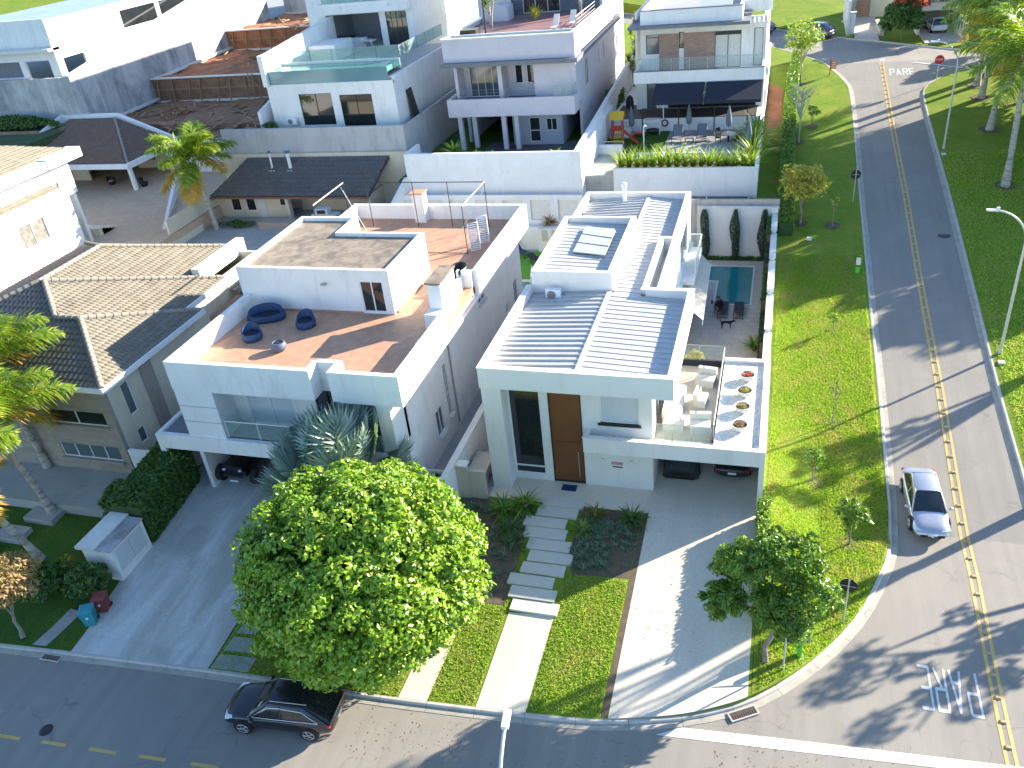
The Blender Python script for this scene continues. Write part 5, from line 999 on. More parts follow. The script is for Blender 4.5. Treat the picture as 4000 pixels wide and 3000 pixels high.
aw = thing('awning', 'navy fabric awning in two bays over the brick strip house terrace', 'awning', (-6, 78, 10.6))
for a, b in ((-10.9, -6.55), (-6.35, -1.6)): MB().slab([(a, 76.4, 9.45), (b, 76.4, 9.45), (b, 79.0, 10.5), (a, 79.0, 10.5)], .02).build('cloth', M_awn, aw); MB().box(a, b, 76.36, 76.39, 9.2, 9.46).build('valance', M_awn, aw)
MB().tube([(-6.45, 76.3, 9.2), (-6.45, 79, 10.4)], .04).build('arm', M_steel, aw); MB().tube([(-10.8, 79.0, 10.45), (-1.5, 79.0, 10.45)], .07).build('roller', M_steel, aw); MB().tube([(-10.2, 78.8, 7.4), (-10.2, 78.8, 9.9)], .05).build('post', M_white, aw)
for x in (-12.2, -8.9, -5.7, -2.8): MB().box(x, x + .08, 78.93, 79.0, 6.2, 8.3).build('rail_post', M_dark, HE)
MB().box(-12.2, -1.8, 78.94, 78.99, 8.25, 8.3).build('handrail', M_dark, HE); mb = MB()
for k in range(5): mb.box(-14.9, -13.0, 79.1 + k * .5 - 2.4, 79.5 + k * .5 - 2.4, 6.2, 6.4 + k * .22)
mb.build('steps', M_cap, HE)
pw2 = thing('retaining_wall', 'white retaining wall topped by a row of strappy plants below the brick strip house', 'wall', (-7, 66, 5)); MB().box(-12.6, -1.35, 66.0, 66.25, 4.4, 6.85).box(-1.6, -1.35, 66.25, 84, 4, 7.0).build('wall', M_white, pw2); MB().slab([(-1.62, 84, 8.6), (-1.3, 84, 8.6), (-1.3, 97, 10.2), (-1.62, 97, 10.2)], 3.5).build('side_wall', M_white, pw2)
MB().box(-15.0, -12.9, 72, 72.3, 3, 7.0).build('return_wall', M_white, pw2)
box(-12.6, -1.6, 66.3, 68.0, 6.2, 6.6).build('planting_bed', M_soil, pw2)
t = thing('mesh_fence', 'dark mesh screen fence between the beige rear wall and the white retaining wall', 'fence', (-4, 65.5, 4)); MB().box(-6.6, -1.9, 65.9, 65.93, 3.6, 4.55).build('mesh', M_slab, t); 
for x in (-6.6, -5.2, -2.0, -1.5): MB().box(x, x + .1, 65.82, 65.88, 3.0, 4.7).build('post', M_alum, t)
pl = thing('lap_pool', 'narrow pale blue pool behind the strappy plants of the brick strip house', 'pool', (-6, 69.5, 6.2)); MB().box(-12.0, -2.6, 68.8, 71.6, 6.1, 6.28).build('water', M_water3, pl); MB().box(-12.2, -2.4, 71.6, 71.9, 6.1, 6.36).build('edge', M_white, pl)
struct(box(-15.2, -9.6, 72.3, 78.8, 6.1, 6.24).build('turf_ground', M_grassd))
# gap wall between D and E lots
t = thing('boundary_wall', 'white boundary wall rising between the lavender house and the play garden', 'wall', (-15, 75, 5)); MB().slab([(-15.6, 65.3, 8.6), (-15.3, 65.3, 8.6), (-15.3, 95, 10.2), (-15.6, 95, 10.2)], 5).build('wall', M_white, t)
# ================================================================== top left: concrete house, stained wall, dig
HF = thing('concrete_house', 'unfinished white and grey house above the stained retaining wall at the top left', 'house', (-90, 95, 12))
X = -79.0
wl = MB(); wall(wl, 'x', X - .3, X, 82, 125, 12.0, 19.2, [(83.0, 86.5, 12.9, 15.0), (94.5, 101.5, 16.2, 18.3), (102.3, 108.5, 16.2, 18.3), (109.2, 116, 16.2, 18.3)])
wall(wl, 'y', 82, 82.3, -100, X - .3, 12.0, 16.0, [(-98, -84.5, 13.3, 15.0), (-83.7, -80.2, 12.9, 15.0)]); wl.box(-100, X - 1.3, 83.4, 83.7, 16, 19.2).build('wall', M_white, HF)
MB().box(-100, X - .0, 81.2, 83.0, 16.0, 16.3).build('ledge', M_cap, HF); box(-100, X - .3, 84, 125, 18.3, 18.6).build('roof_slab', plain('wet_blue_slab', (.32, .42, .52), .5, .15, .4), HF)
for a in [(94.5, 101.5, 16.2, 18.3), (102.3, 108.5, 16.2, 18.3), (109.2, 116, 16.2, 18.3)]: window(HF, 'x', X - .1, *a, 1, M_alum, M_glassd)
box(-99, X - .4, 84, 120, 12, 12.2).build('floor', M_concfl, HF); box(-98, -84.5, 82.5, 82.6, 13.3, 15).build('dark_opening', M_slab, HF)
dw = thing('retaining_wall', 'high stained concrete retaining wall running back beside the red earth dig', 'wall', (-77, 95, 9))
mb = MB(); mb.slab([(-77.3, 80.6, 13.4), (-76.9, 80.6, 13.4), (-76.9, 125, 20.9), (-77.3, 125, 20.9)], 9).build('side_wall', M_stain, dw); box(-130, -77.3, 80.6, 81, 4, 13.3).build('front_wall', M_stain, dw)
MB().slab([(-77.4, 80.5, 13.5), (-76.8, 80.5, 13.5), (-76.8, 125, 21.0), (-77.4, 125, 21.0)], .12).build('coping', M_cap, dw)
struct(box(-130, -77.2, 81, 200, 3, 12.0).build('upper_plot_ground', M_concfl))
struct(box(-130, -77, 60, 80.6, 3, 8.3).build('scrub_ground', M_scrub))
t = thing('garden_wall', 'brown stained low wall in front of the scrub at the far left', 'wall', (-90, 78, 5)); MB().box(-130, -79.5, 76.0, 76.3, 3, 8.6).build('wall', plain('brown_stained_wall', (.28, .20, .13), .85, .3, .5, dirt=.3), t)
def mound(name, x0, x1, y0, y1, z, amp, m, seed, par=None):
    return sheet(name, [(x0, y0), (x1, y0), (x1, y1), (x0, y1)], lambda x, y: z + amp * vnoise(x, y, .8, seed), m, cuts_y=(), step=.8, skirt=6)
mound('excavation_ground', -76.9, -46, 82, 94.0, 7.3, .35, M_mud, 1); mound('excavation_ground', -76.9, -46, 94.2, 112.5, 10.0, .35, M_redsoil, 2); mound('excavation_ground', -76.9, -46, 112.7, 130, 12.3, .3, M_redsoil, 3); mound('excavation_ground', -62.5, -46, 76.0, 81.9, 6.9, .3, M_mud, 5)
t = thing('garden_wall', 'white wall below the brown mud of the dig, behind the lone palm', 'wall', (-54, 75.8, 4)); MB().box(-62.9, -45.4, 75.5, 75.85, 2, 7.2).build('wall', M_white, t)
mound('excavation_ground', -76.9, -46, 130, 150, 17.5, .3, M_redsoil, 6)
for i, (yy, za, zb) in enumerate(((94.0, 7.3, 10.1), (112.6, 10.0, 12.6), (130, 12.3, 17.4))):
    t = thing('timber_shoring', ['lowest board faced bank of the red earth dig', 'middle board faced bank of the red earth dig lit by the sun', 'top grey concrete bank of the red earth dig'][i], 'shoring', (-62, yy, za))
    box(-76.9, -46, yy - .1, yy, za - 1, zb).build('face', [M_mud, M_redsoil, M_stain][i], t); box(-77, -46, yy - .4, yy - .1, za - .1, za + .15).build('lower_beam', M_cap, t); box(-77, -46, yy - .3, yy + .1, zb, zb + .15).build('upper_beam', M_cap, t)
    if i < 2:
        box(-76.9, -46, yy - .2, yy - .1, (za + zb) / 2, (za + zb) / 2 + .2).build('waling_board', M_timber, t)
        for k in range(14):
            x = -76 + k * 2.15 + random.uniform(-.3, .3); MB().tube([(x, yy - .8, za), (x + random.uniform(-.2, .2), yy - .15, zb)], .07, 6).build('prop', M_timber, t)
for i, (y0, y1, z0, z1) in enumerate(((80.5, 93.8, 7.6, 7.9), (94.2, 112.5, 10.2, 10.6))):
    tag(MB().slab([(-76.8, y0, z0), (-76.4, y0, z0), (-76.4, y1, z1), (-76.8, y1, z1)], .3).build('edge_beam', M_cap), ['white edge beam along the foot of the stained wall by the lower dig', 'white edge beam along the stained wall by the upper dig'][i], 'beam')
def pile(x, y, z, n, rad_, lab, m=M_timber):
    V, F = [], []
    for k in range(n):
        a = random.uniform(0, pi); c_ = Vector((x + random.gauss(0, rad_), y + random.gauss(0, rad_ * .6), z + random.uniform(.05, .5))); u = Vector((cos(a), sin(a), random.uniform(-.2, .2))) * random.uniform(.4, 1.1); v_ = Vector((-sin(a), cos(a), 0)) * .1; w2_ = Vector((0, 0, .04)); q = len(V)
        V += [c_ - u - v_ - w2_, c_ + u - v_ - w2_, c_ + u + v_ - w2_, c_ - u + v_ - w2_, c_ - u - v_ + w2_, c_ + u - v_ + w2_, c_ + u + v_ + w2_, c_ - u + v_ + w2_]
        F += [(q, q + 3, q + 2, q + 1), (q + 4, q + 5, q + 6, q + 7), (q, q + 1, q + 5, q + 4), (q + 1, q + 2, q + 6, q + 5), (q + 2, q + 3, q + 7, q + 6), (q + 3, q, q + 4, q + 7)]
    o = npmesh('timber_scraps', V, F, m, None, 4); tag(o, lab, 'timber', None, 'stuff')
pile(-58, 84, 6.95, 220, 6.5, 'loose boards scattered over the brown mud of the lower dig'); pile(-70, 88, 7.4, 50, 3, 'loose boards by the stained wall in the lower dig'); pile(-62, 103, 10.2, 90, 5, 'loose boards on the middle level of the dig'); pile(-60, 118, 12.5, 120, 5, 'sunlit boards and formwork on the upper level of the dig', plain('fresh_timber', (.48, .32, .18), .8, .2, 4))
def ladder(x, y, z, L_, lab, rz=0):
    t = thing('ladder', lab, 'ladder', (x, y, z), 'wooden ladders in the dig', rz); dy = L_ * .25
    for s__ in (-.3, .3): MB().tube([(s__, -dy, 0), (s__, 0, L_)], .05, 6).build('rail', M_timber, t, True)
    mb = MB()
    for k in range(1, int(L_ / .45)): mb.tube([(-.3, -dy * (1 - k * .45 / L_), k * .45), (.3, -dy * (1 - k * .45 / L_), k * .45)], .045, 6)
    mb.build('rungs', M_timber, t, True)
ladder(-62.2, 93.7, 7.3, 3.2, 'short wooden ladder on the lowest board faced bank'); ladder(-64.5, 129.3, 12.3, 6.5, 'long pale wooden ladder against the top grey bank')
# upper right building H with garage, and others beyond the upper street
HH = thing('garage_house', 'pale house with a dark open garage beyond the upper street', 'house', (16, 115, 7.8))
MB().box(14.3, 14.6, 110.5, 118, 6, 9.9).box(14.3, 22, 112.4, 118, 9.9, 12.5).box(14.6, 18.4, 117.7, 118, 7, 9.9).box(18.4, 18.7, 106, 118, 6, 9.4).build('garage_wall', M_white, HH); MB().box(6.9, 7.2, 112.5, 122, 6.5, 11.5).build('side_wall', M_white, HH)
struct(MB().box(14.6, 18.4, 105.2, 117.7, 7, 7.82).build('driveway', M_deck)); struct(sheet('driveway', [(7.75, 109.7), (10.2, 107.8), (10.6, 121), (8.0, 121)], lambda x, y: 7.86 + (.05 * (y - 112) if y > 112 else 0), M_deck, cuts_y=(112,), skirt=.2))
window(HH, 'y', 112.3, 15.0, 17.6, 10.7, 12.2, 4, M_alum, M_glassm); box(-0, 14, 122, 124, 7, 13).build('rear_wing', M_white, HH) if False else None
MB().box(7.2, 14.3, 121, 125, 7, 14).build('rear_wing', M_beige, HH); MB().box(8.3, 9.9, 120.85, 121, 7.9, 10.2).build('gate', M_timber, HH)
MB().box(10.4, 10.9, 110.8, 118, 7.2, 8.4).build('stone_wall', M_deck, HH)
t = thing('gate_pillar', 'white rounded gate pillar with a flat cap by the upper lawn', 'pillar', (7.5, 113.4, 7.8)); MB().box(7.2, 7.8, 112.8, 113.5, 7.3, 10.0).build('pillar', M_white, t); MB().box(7.1, 7.9, 112.7, 113.6, 10.0, 10.15).build('cap', M_lavd, t)
# ================================================================== vegetation
RNG = np.random.default_rng(11)
def leafquads(C, N, size, asp=.55, droop=0.):
    """C centres, N preferred normals -> one bent leaf (two triangles) each"""
    n = len(C); N = N + RNG.normal(0, .55, (n, 3)); N /= np.linalg.norm(N, axis=1, keepdims=True)
    R = RNG.normal(0, 1, (n, 3)); U = np.cross(N, R); U /= np.linalg.norm(U, axis=1, keepdims=True); W_ = np.cross(N, U)
    s_ = size * RNG.uniform(.6, 1.35, (n, 1))
    a = C - U * s_; b = C + W_ * s_ * asp - N * s_ * .15; c = C + U * s_; d_ = C - W_ * s_ * asp - N * s_ * .15
    V = np.stack([a, b, c, d_], 1).reshape(-1, 3); i = np.arange(n)[:, None] * 4
    F = np.concatenate([i + [0, 1, 2], i + [0, 2, 3]], 1).reshape(-1, 3); return V, F
def crown(name, m, parent, c, r, nclump, per, size, clump=.22, shell=.62, flat=.0, asp=.55, seed=0, lump=.12, zmin=-1.0, local=False):
    """crown built from many leaf clumps spread in an uneven ellipsoid; r=(rx,ry,rz)"""
    g = np.random.default_rng(seed + 3); C = []; Nn = []
    c = np.array(c, float); r = np.array(r, float)
    D = g.normal(0, 1, (nclump, 3)); D /= np.linalg.norm(D, axis=1, keepdims=True); D = D[D[:, 2] > zmin]
    k = 1 + lump * (np.sin(D[:, 0] * 5 + seed) * np.cos(D[:, 1] * 4 + seed * 2) + np.sin(D[:, 2] * 6 + D[:, 0] * 3))
    rad = (shell + (1 - shell) * g.uniform(0, 1, len(D)) ** .6) * k * (1 - clump * .8)
    for dd, rr in zip(D, rad):
        cc = c + dd * r * rr; cs = clump * r * g.uniform(.7, 1.25)
        P_ = g.normal(0, 1, (per, 3)); P_ /= np.linalg.norm(P_, axis=1, keepdims=True); P_[:, 2] = np.where(P_[:, 2] < -.3, -P_[:, 2], P_[:, 2])
        q = g.uniform(.75, 1.0, (per, 1)); C.append(cc + P_ * q * cs); Nn.append(P_ * .7 + dd * .3 + np.array([0, 0, .35]))
    C = np.concatenate(C); Nn = np.concatenate(Nn); Nn /= np.linalg.norm(Nn, axis=1, keepdims=True)
    V, F = leafquads(C, Nn, size, asp); return npmesh(name, V, F, m, parent, 3, local)
def trunk(parent, base, top, r0, r1, limbs=(), m=None, bend=.15, seed=0, name='trunk'):
    g = random.Random(seed); b, t = Vector(base), Vector(top); mb = MB(); pts = []
    for i in range(7):
        k = i / 6; pts.append(b.lerp(t, k) + Vector((g.uniform(-bend, bend), g.uniform(-bend, bend), 0)) * sin(pi * k))
    mb.tube(pts, [r0 * 1.5] + [r0 + (r1 - r0) * i / 6 for i in range(1, 7)], 10)
    for L in limbs:
        s0 = pts[g.choice([3, 4, 5, 6])]; e = Vector(L); mid = s0.lerp(e, .5) + Vector((g.uniform(-.1, .1), g.uniform(-.1, .1), .1)) * (e - s0).length
        mb.tube([s0, mid, e], [r1 * .8, r1 * .5, r1 * .15], 6)
    return mb.build(name, m or M_bark, parent)
def limbpts(c, r, n, seed):
    g = random.Random(seed); o = []
    for k in range(n):
        a = 2 * pi * k / n + g.uniform(-.3, .3); e = g.uniform(-.2, .9); o.append((c[0] + cos(a) * r[0] * .75 * cos(e), c[1] + sin(a) * r[1] * .75 * cos(e), c[2] + r[2] * .75 * sin(e)))
    return o
# the big round street tree
t = thing('street_tree', 'large round bright green tree over the kerb in front of the terrace house', 'tree', (-15.2, 20.0, .15))
bc, br = (-14.85, 21.5, 4.9), (5.0, 4.9, 4.05)
trunk(t, (-15.2, 19.95, .1), (-14.9, 20.9, 3.2), .20, .15, limbpts(bc, br, 12, 1), seed=1)
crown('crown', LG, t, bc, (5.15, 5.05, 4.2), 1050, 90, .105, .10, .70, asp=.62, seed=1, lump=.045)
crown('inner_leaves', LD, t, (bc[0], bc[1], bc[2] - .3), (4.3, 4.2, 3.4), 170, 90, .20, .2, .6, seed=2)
# dark green leafy tree by the cream driveway
t = thing('young_tree', 'bushy dark green tree on the corner lawn beside the cream driveway', 'tree', (.85, 23.9, .3))
bc = (.95, 24.5, 3.6)
trunk(t, (.8, 23.85, .15), (.95, 24.3, 3.0), .11, .08, limbpts(bc, (2, 2, 1.4), 9, 5), seed=4)
for i, (x, y, z, r) in enumerate([(1.5, 25.3, 4.8, 1.4), (-.4, 25.4, 4.1, 1.2), (2.2, 24.3, 3.8, 1.25), (.9, 24.0, 3.2, 1.2), (-.1, 24.5, 4.9, 1.1), (-.8, 24.1, 3.3, .95), (1.7, 23.7, 2.8, .9), (.6, 24.8, 5.4, .9)]):
    crown('crown', LM, t, (x, y, z), (r, r, r * .85), 55, 52, .11, .24, .45, asp=.35, seed=20 + i)
def ring(x, y, r=.55, m=None):
    return struct(sheet('tree_ring', [(x + cos(a) * r * (1 + .12 * sin(3 * a)), y + sin(a) * r) for a in [2 * pi * k / 14 for k in range(14)]], lambda X, Y: vz(X, Y) + .03 if X < 8 else zr(Y) + .15, m or M_soil))
def sapling(x, y, h, r, m, lab, n=26, per=26, sz=.10, asp=.5, group=None, bare=0, seed=0, tr=.05, mt=None, lean=(0, 0)):
    z = vz(x, y) if x < 8 else .12 + zr(y)
    t = thing('young_tree', lab, 'tree', (x, y, z), group); c = (x + lean[0], y + lean[1], z + h - r * .7)
    trunk(t, (x, y, z - .05), (c[0], c[1], c[2] - r * .2), tr, tr * .6, limbpts(c, (r * 1.1, r * 1.1, r), 10 + bare, seed), mt or M_bark, .05, seed)
    crown('crown', m, t, c, (r, r, r * .85), n, per, sz, .28, .4, asp=asp, seed=seed); ring(x, y); return t
sapling(4.31, 31.6, 2.5, .85, LM, 'small leafy tree on a white stem at the bend of the kerb', 34, 30, .11, .4, seed=31, tr=.05)
sapling(2.72, 35.6, 2.0, .75, LM, 'small open tree on the verge level with the garage canopy', 22, 20, .10, .4, seed=32)
sapling(3.77, 40.2, 2.6, .5, LD, 'thin bare sapling in a dark soil ring beside the gravel roof', 6, 10, .07, seed=33, tr=.03)
sapling(3.95, 48.9, 1.1, .42, LG, 'tiny bright green sapling on the shaded edge of the verge lawn', 10, 16, .08, seed=34, tr=.03)
sapling(4.21, 62.2, 2.2, .5, LY, 'thin sapling with few yellow leaves in the shaded verge', 7, 12, .08, seed=35, tr=.03)
sapling(1.95, 62.5, 4.4, 1.9, LY, 'yellow leaved tree at the near end of the clipped hedge', 75, 34, .13, .5, seed=36, bare=8, tr=.09)
sapling(1.72, 77.2, 5.4, 1.5, LB, 'leafless pale grey tree beside the clipped hedge', 10, 10, .08, seed=37, bare=26, tr=.07, mt=plain('pale_bark', (.45, .43, .38), .9, .15, 4))
sapling(1.75, 91.3, 5.9, 2.1, LT, 'sparse yellow green tree near the top of the hedge, left of the far road corner', 75, 30, .13, .4, seed=38, bare=8, tr=.08)
sapling(2.81, 80.5, 1.9, .7, LG, 'small bright green shrub like tree behind the leafless one', 14, 24, .12, .4, seed=39, tr=.05)
# clipped hedge along the verge
def hedge(name, poly_pts, w_, h, m, lab, n, sz, base=None, seed=0, cat='hedge', core=M_scrub):
    t = thing(name, lab, cat, (poly_pts[0][0], poly_pts[0][1], 0)); g = np.random.default_rng(seed); mb = MB(); C = []; N_ = []
    zf = base or (lambda x, y: vz(x, y)); tot = sum(hypot(b[0] - a[0], b[1] - a[1]) for a, b in zip(poly_pts[:-1], poly_pts[1:]))
    for (ax, ay), (bx, by) in zip(poly_pts[:-1], poly_pts[1:]):
        L = hypot(bx - ax, by - ay); tx, ty = (bx - ax) / L, (by - ay) / L; nx, ny = ty, -tx; hw = w_ / 2 - .05
        z0, z1 = zf(ax, ay), zf(bx, by)
        mb.add([(ax + nx * hw, ay + ny * hw, z0), (bx + nx * hw, by + ny * hw, z1), (bx - nx * hw, by - ny * hw, z1), (ax - nx * hw, ay - ny * hw, z0), (ax + nx * hw, ay + ny * hw, z0 + h - .08), (bx + nx * hw, by + ny * hw, z1 + h - .08), (bx - nx * hw, by - ny * hw, z1 + h - .08), (ax - nx * hw, ay - ny * hw, z0 + h - .08)], [(4, 5, 6, 7), (0, 1, 5, 4), (1, 2, 6, 5), (2, 3, 7, 6), (3, 0, 4, 7)])
        k = int(n * L / tot); s_ = g.uniform(0, L, k); side = g.choice([0, 1, 2, 2], k); o = g.uniform(-1, 1, k) * w_ / 2; zz = g.uniform(0, 1, k) * h
        o = np.where(side == 0, -w_ / 2, np.where(side == 1, w_ / 2, o)); zz = np.where(side == 2, h, zz) + g.normal(0, .05, k)
        X = ax + tx * s_ + nx * o + g.normal(0, .03, k); Y = ay + ty * s_ + ny * o; Z = z0 + (z1 - z0) * s_ / L + zz; C.append(np.stack([X, Y, Z], 1))
        N_.append(np.stack([np.where(side == 2, 0, nx * np.sign(o)), np.where(side == 2, 0, ny * np.sign(o)), np.where(side == 2, 1., .3)], 1))
    mb.build('inner_growth', core, t); V, F = leafquads(np.concatenate(C), np.concatenate(N_), sz); npmesh('leaves', V, F, m, t, 3); return t
hedge('clipped_hedge', [(.95, 60.6), (.85, 68), (.85, 80), (1.0, 90), (1.5, 98.8)], 1.05, 1.1, LM, 'long clipped green hedge running up the verge beside the house walls', 26000, .09)
hedge('clipped_hedge', [(.55, 25.6), (.45, 31.8)], .55, 1.25, LG, 'short bright green hedge at the right edge of the cream driveway', 4200, .08, seed=4)
struct(sheet('soil_bed', [(-1.2, 80), (.15, 81), (.2, 90), (-1.2, 92)], lambda x, y: vz(x, y) + .02, M_redsoil))
# dark clipped shrubs left of terrace house
hedge('clipped_shrub_row', [(-30.6, 30.2), (-30.3, 25.4)], 1.9, 2.4, LD, 'dark green shrub hedge between the beige house garden and the stained drive', 9000, .13, base=lambda x, y: yz(y), seed=5)
def bush(name, c, r, m, lab, n=60, per=40, sz=.12, cat='shrub', group=None, asp=.5, seed=0, core=True):
    t = thing(name, lab, cat, (c[0], c[1], c[2] - r[2]), group); crown('leaves', m, t, c, r, n, per, sz, .25, .6, asp=asp, seed=seed, zmin=-.5)
    MB().tube([(c[0], c[1], c[2] - r[2] - .1), (c[0] + .05, c[1], c[2])], .05, 6).build('stem', M_bark, t); return t
bush('shrub', (-31.9, 26.9, 1.7), (1.3, 1.4, 1.3), LD, 'dark bushy shrub where the hedge meets the beige house terrace', 70, 40, .15, seed=51)
bush('shrub', (-30.4, 21.9, 1.1), (1.2, 1.0, 1.1), LD, 'dark shrub in the shade in front of the white meter box', 60, 36, .14, seed=52)
bush('shrub', (-33.0, 21.6, .9), (1.5, 1.4, .8), LD, 'low dark shrub mass beside the orange leaved tree', 60, 36, .15, seed=53)
bush('shrub', (-32.6, 23.0, 1.1), (.35, .35, .35), LY, 'small yellow star shaped plant on the dark lawn behind the meter box', 8, 14, .12, seed=54, asp=.2)
bush('shrub', (-3.9, 42.6, 2.3), (1.3, .7, 1.3), LY, 'yellow green feathery bush behind the terrace glass railing', 70, 60, .10, asp=.3, seed=55)
bush('shrub', (-4.9, 43.6, 2.6), (.7, .6, 1.2), LG, 'green leafy plant at the house corner behind the terrace', 20, 30, .14, asp=.3, seed=56)
bush('shrub', (12.5, 108.3, 9.7), (2.3, 2.2, 2.3), LD, 'large round dark bush by the upper street driveway', 170, 70, .2, seed=57)
bush('flowering_shrub', (13.1, 109.2, 11.3), (2.0, 1.8, 1.4), LR, 'red flowering shrub rising behind the large dark bush', 60, 60, .16, seed=58)
bush('shrub', (-15.9, 31.2, 1.6), (.7, .5, .6), LD, 'dark bush beside the white side gate', 26, 30, .1, seed=59)
# strappy and rosette plants
def rosette(c, L_, n, w_, up=(.1, 1.1), arch=.5, seed=0, segs=4):
    g = random.Random(seed); V, F = [], []
    for k in range(n):
        a = 2 * pi * k / n * 2.618 + g.uniform(-.2, .2); e = g.uniform(*up); l_ = L_ * g.uniform(.7, 1.1); p = Vector(c); q = len(V); side = Vector((-sin(a), cos(a), 0))
        for s_ in range(segs + 1):
            t_ = s_ / segs; ang = e - arch * t_ * 2; ww = w_ * (1 - t_ ** 1.5) * .5 + .003
            V += [p - side * ww, p + side * ww]; p = p + Vector((cos(a) * cos(ang), sin(a) * cos(ang), sin(ang))) * l_ / segs
        for s_ in range(segs): F.append((q + 2 * s_, q + 2 * s_ + 1, q + 2 * s_ + 3, q + 2 * s_ + 2))
    return V, F
def rplant(name, c, L_, n, w_, m, lab, cat='plant', group=None, **k):
    t = thing(name, lab, cat, c, group); V, F = rosette(c, L_, n, w_, **k); npmesh('leaves', V, F, m, t, 4); MB().lathe([(.12, -.05), (.14, .1), (.05, .2), (0, .2)], c, 10).build('stem', M_bark, t); return t
rplant('cycad', (-5.55, 30.5, 1.05), 1.0, 70, .12, LD, 'large dark green cycad in the bed beside the cream driveway', 'cycad', 'cycads by the entrance steps', up=(.0, 1.2), arch=.45, seed=1)
rplant('cycad', (-7.35, 30.6, 1.0), .8, 56, .11, leafmat('olive_leaves', [(0, (.09, .11, .015)), (1, (.22, .2, .03))]), 'olive yellow cycad close to the top entrance slabs', 'cycad', 'cycads by the entrance steps', up=(.0, 1.2), arch=.45, seed=2)
rplant('cycad', (-7.75, 29.6, .9), .75, 50, .11, LM, 'smaller mid green cycad just in front of the olive yellow one', 'cycad', 'cycads by the entrance steps', up=(.0, 1.2), arch=.45, seed=3)
for i, (x, y, z) in enumerate([(-10.9, 30.7, 1.5), (-11.9, 30.2, 1.4), (-11.3, 29.2, 1.1), (-10.9, 28.3, .9)]):
    rplant('fan_palm_shrub', (x, y, z - .4), 1.3, 90, .09, LM if i < 2 else LD, ['full green fan palm shrub below the tall hall window', 'dark fan palm shrub left of the full green one', 'drooping dark palm shrub left of the entrance slabs', 'low dark palm shrub beside the third entrance slab'][i], 'palm', 'palm shrubs left of the entrance steps', up=(-.1, 1.3), arch=.7, seed=7 + i)
gc = []
for k in range(150):
    x, y = random.uniform(-8.0, -5.3), random.uniform(27.2, 30.4)
    if x > -6.3 and y < 28.6: continue
    gc.append(rosette((x, y, yz(y) + .03), .36, 14, .035, up=(.1, 1.3), arch=.5, seed=k, segs=3))
for k in range(150):
    x, y = random.uniform(-15.3, -10.8), random.uniform(25, 30.6); gc.append(rosette((x, y, yz(y) + .03), .38, 14, .035, up=(.1, 1.3), arch=.5, seed=k + 500, segs=3))
V, F = [], []
for v, f in gc: q = len(V); V += v; F += [tuple(i + q for i in a) for a in f]
tag(npmesh('ground_cover', V, F, LB, None, 4), 'silvery strappy ground cover in the beds on both sides of the entrance slabs', 'ground cover', None, 'stuff')
# strappy row on the retaining wall of house E
for i in range(17):
    x = -12.1 + i * .64; rplant('strappy_plant', (x, 67.0, 6.55), 1.85 * random.uniform(.85, 1.2), 46, .13, LT, 'tall strappy yellow green plant in the row on top of the white retaining wall', 'plant', 'strappy plants on the white retaining wall', up=(.6, 1.45), arch=.35, seed=40 + i)
for i, (x, y, z) in enumerate([(-1.9, 69.5, 6.3), (-1.9, 73.5, 6.3), (-1.9, 76.5, 6.3), (-.6, 47.6, 1.1)]):
    rplant('strappy_plant', (x, y, z), [2.6, 2.8, 2.4, 1.3][i], 60, .2 if i < 3 else .1, LT, ['tall strappy clump at the right end of the pale blue pool', 'tall strappy clump beside the closed parasol at the right', 'tall strappy clump near the end of the navy awning', 'bright strappy clump in the strip beside the pool deck'][i], 'plant', None, up=(.5, 1.4), arch=.45, seed=70 + i)
rplant('dry_palm', (-17.6, 63.6, 3.1), 1.0, 70, .12, LBR, 'brown dried palm rosette on the planter wall behind the terrace house', 'palm', up=(-.2, 1.2), arch=.5, seed=81)
for i, (x, y, z, s_) in enumerate([(-29.2, 68.2, 6.8, 1.0), (-27.4, 69.4, 7.2, 1.7), (-24.3, 66.0, 7.9, .8), (-17.2, 66.0, 7.9, .9), (-22.6, 66.0, 7.9, .8)]):
    rplant('leafy_plant', (x, y, z), s_, 30, .3, LG if i else LM, ['broad leafy plant at the left corner of the lavender house garden', 'tall banana like plant beside the columns of the lavender house', 'bright leafy plant on the grey wall below the long balcony, left one', 'leafy plant at the right corner of the grey wall', 'bright leafy plant on the grey wall below the dark doors'][i], 'plant', None, up=(.3, 1.3), arch=.5, seed=90 + i)
rplant('potted_yellow_plant', (-23.0, 84.0, 15.8), 1.6, 90, .08, LY, 'yellow feathery grass clump on the plum roof terrace', 'plant', up=(.6, 1.5), arch=.4, seed=97)
def yucca(x, y, z, h, lab, k=3):
    t = thing('dracaena', lab, 'plant', (x, y, z)); mb = MB()
    for i in range(k):
        a = 2 * pi * i / k; top = (x + cos(a) * .5, y + sin(a) * .5, z + h * (1 - .12 * i)); mb.tube([(x, y, z), (x + cos(a) * .15, y + sin(a) * .15, z + h * .5), top], .08, 6)
        V, F = rosette(top, 1.2, 40, .14, up=(-.3, 1.4), arch=.4, seed=i + 3); npmesh('leaves', V, F, LT, t, 4)
    mb.build('stem', M_barkp, t)
yucca(-18.9, 85.5, 15.7, 3.2, 'many headed spiky dracaena on the lavender roof terrace by the railing'); yucca(-26.2, 80, 15.7, 2.9, 'spiky dracaena in a pot by the barbecue of the lavender terrace')
yucca(-15.4, 96, 7, 6.5, 'tall spiky dracaena in the gap left of the brick strip house', 4); yucca(-15.0, 92, 7, 4.0, 'shorter spiky dracaena in the dark gap beside the lavender house', 4)
bush('shrub', (-15.9, 86, 7.5), (.9, 4, 1.6), LD, 'dark planting filling the gap between lavender house and brick strip house', 80, 50, .2, seed=60)
bush('shrub', (-45.5, 69.6, 9.9), (1.0, .5, .7), LD, 'dark shrub in the corner beside the white pool house', 20, 30, .12, seed=61)
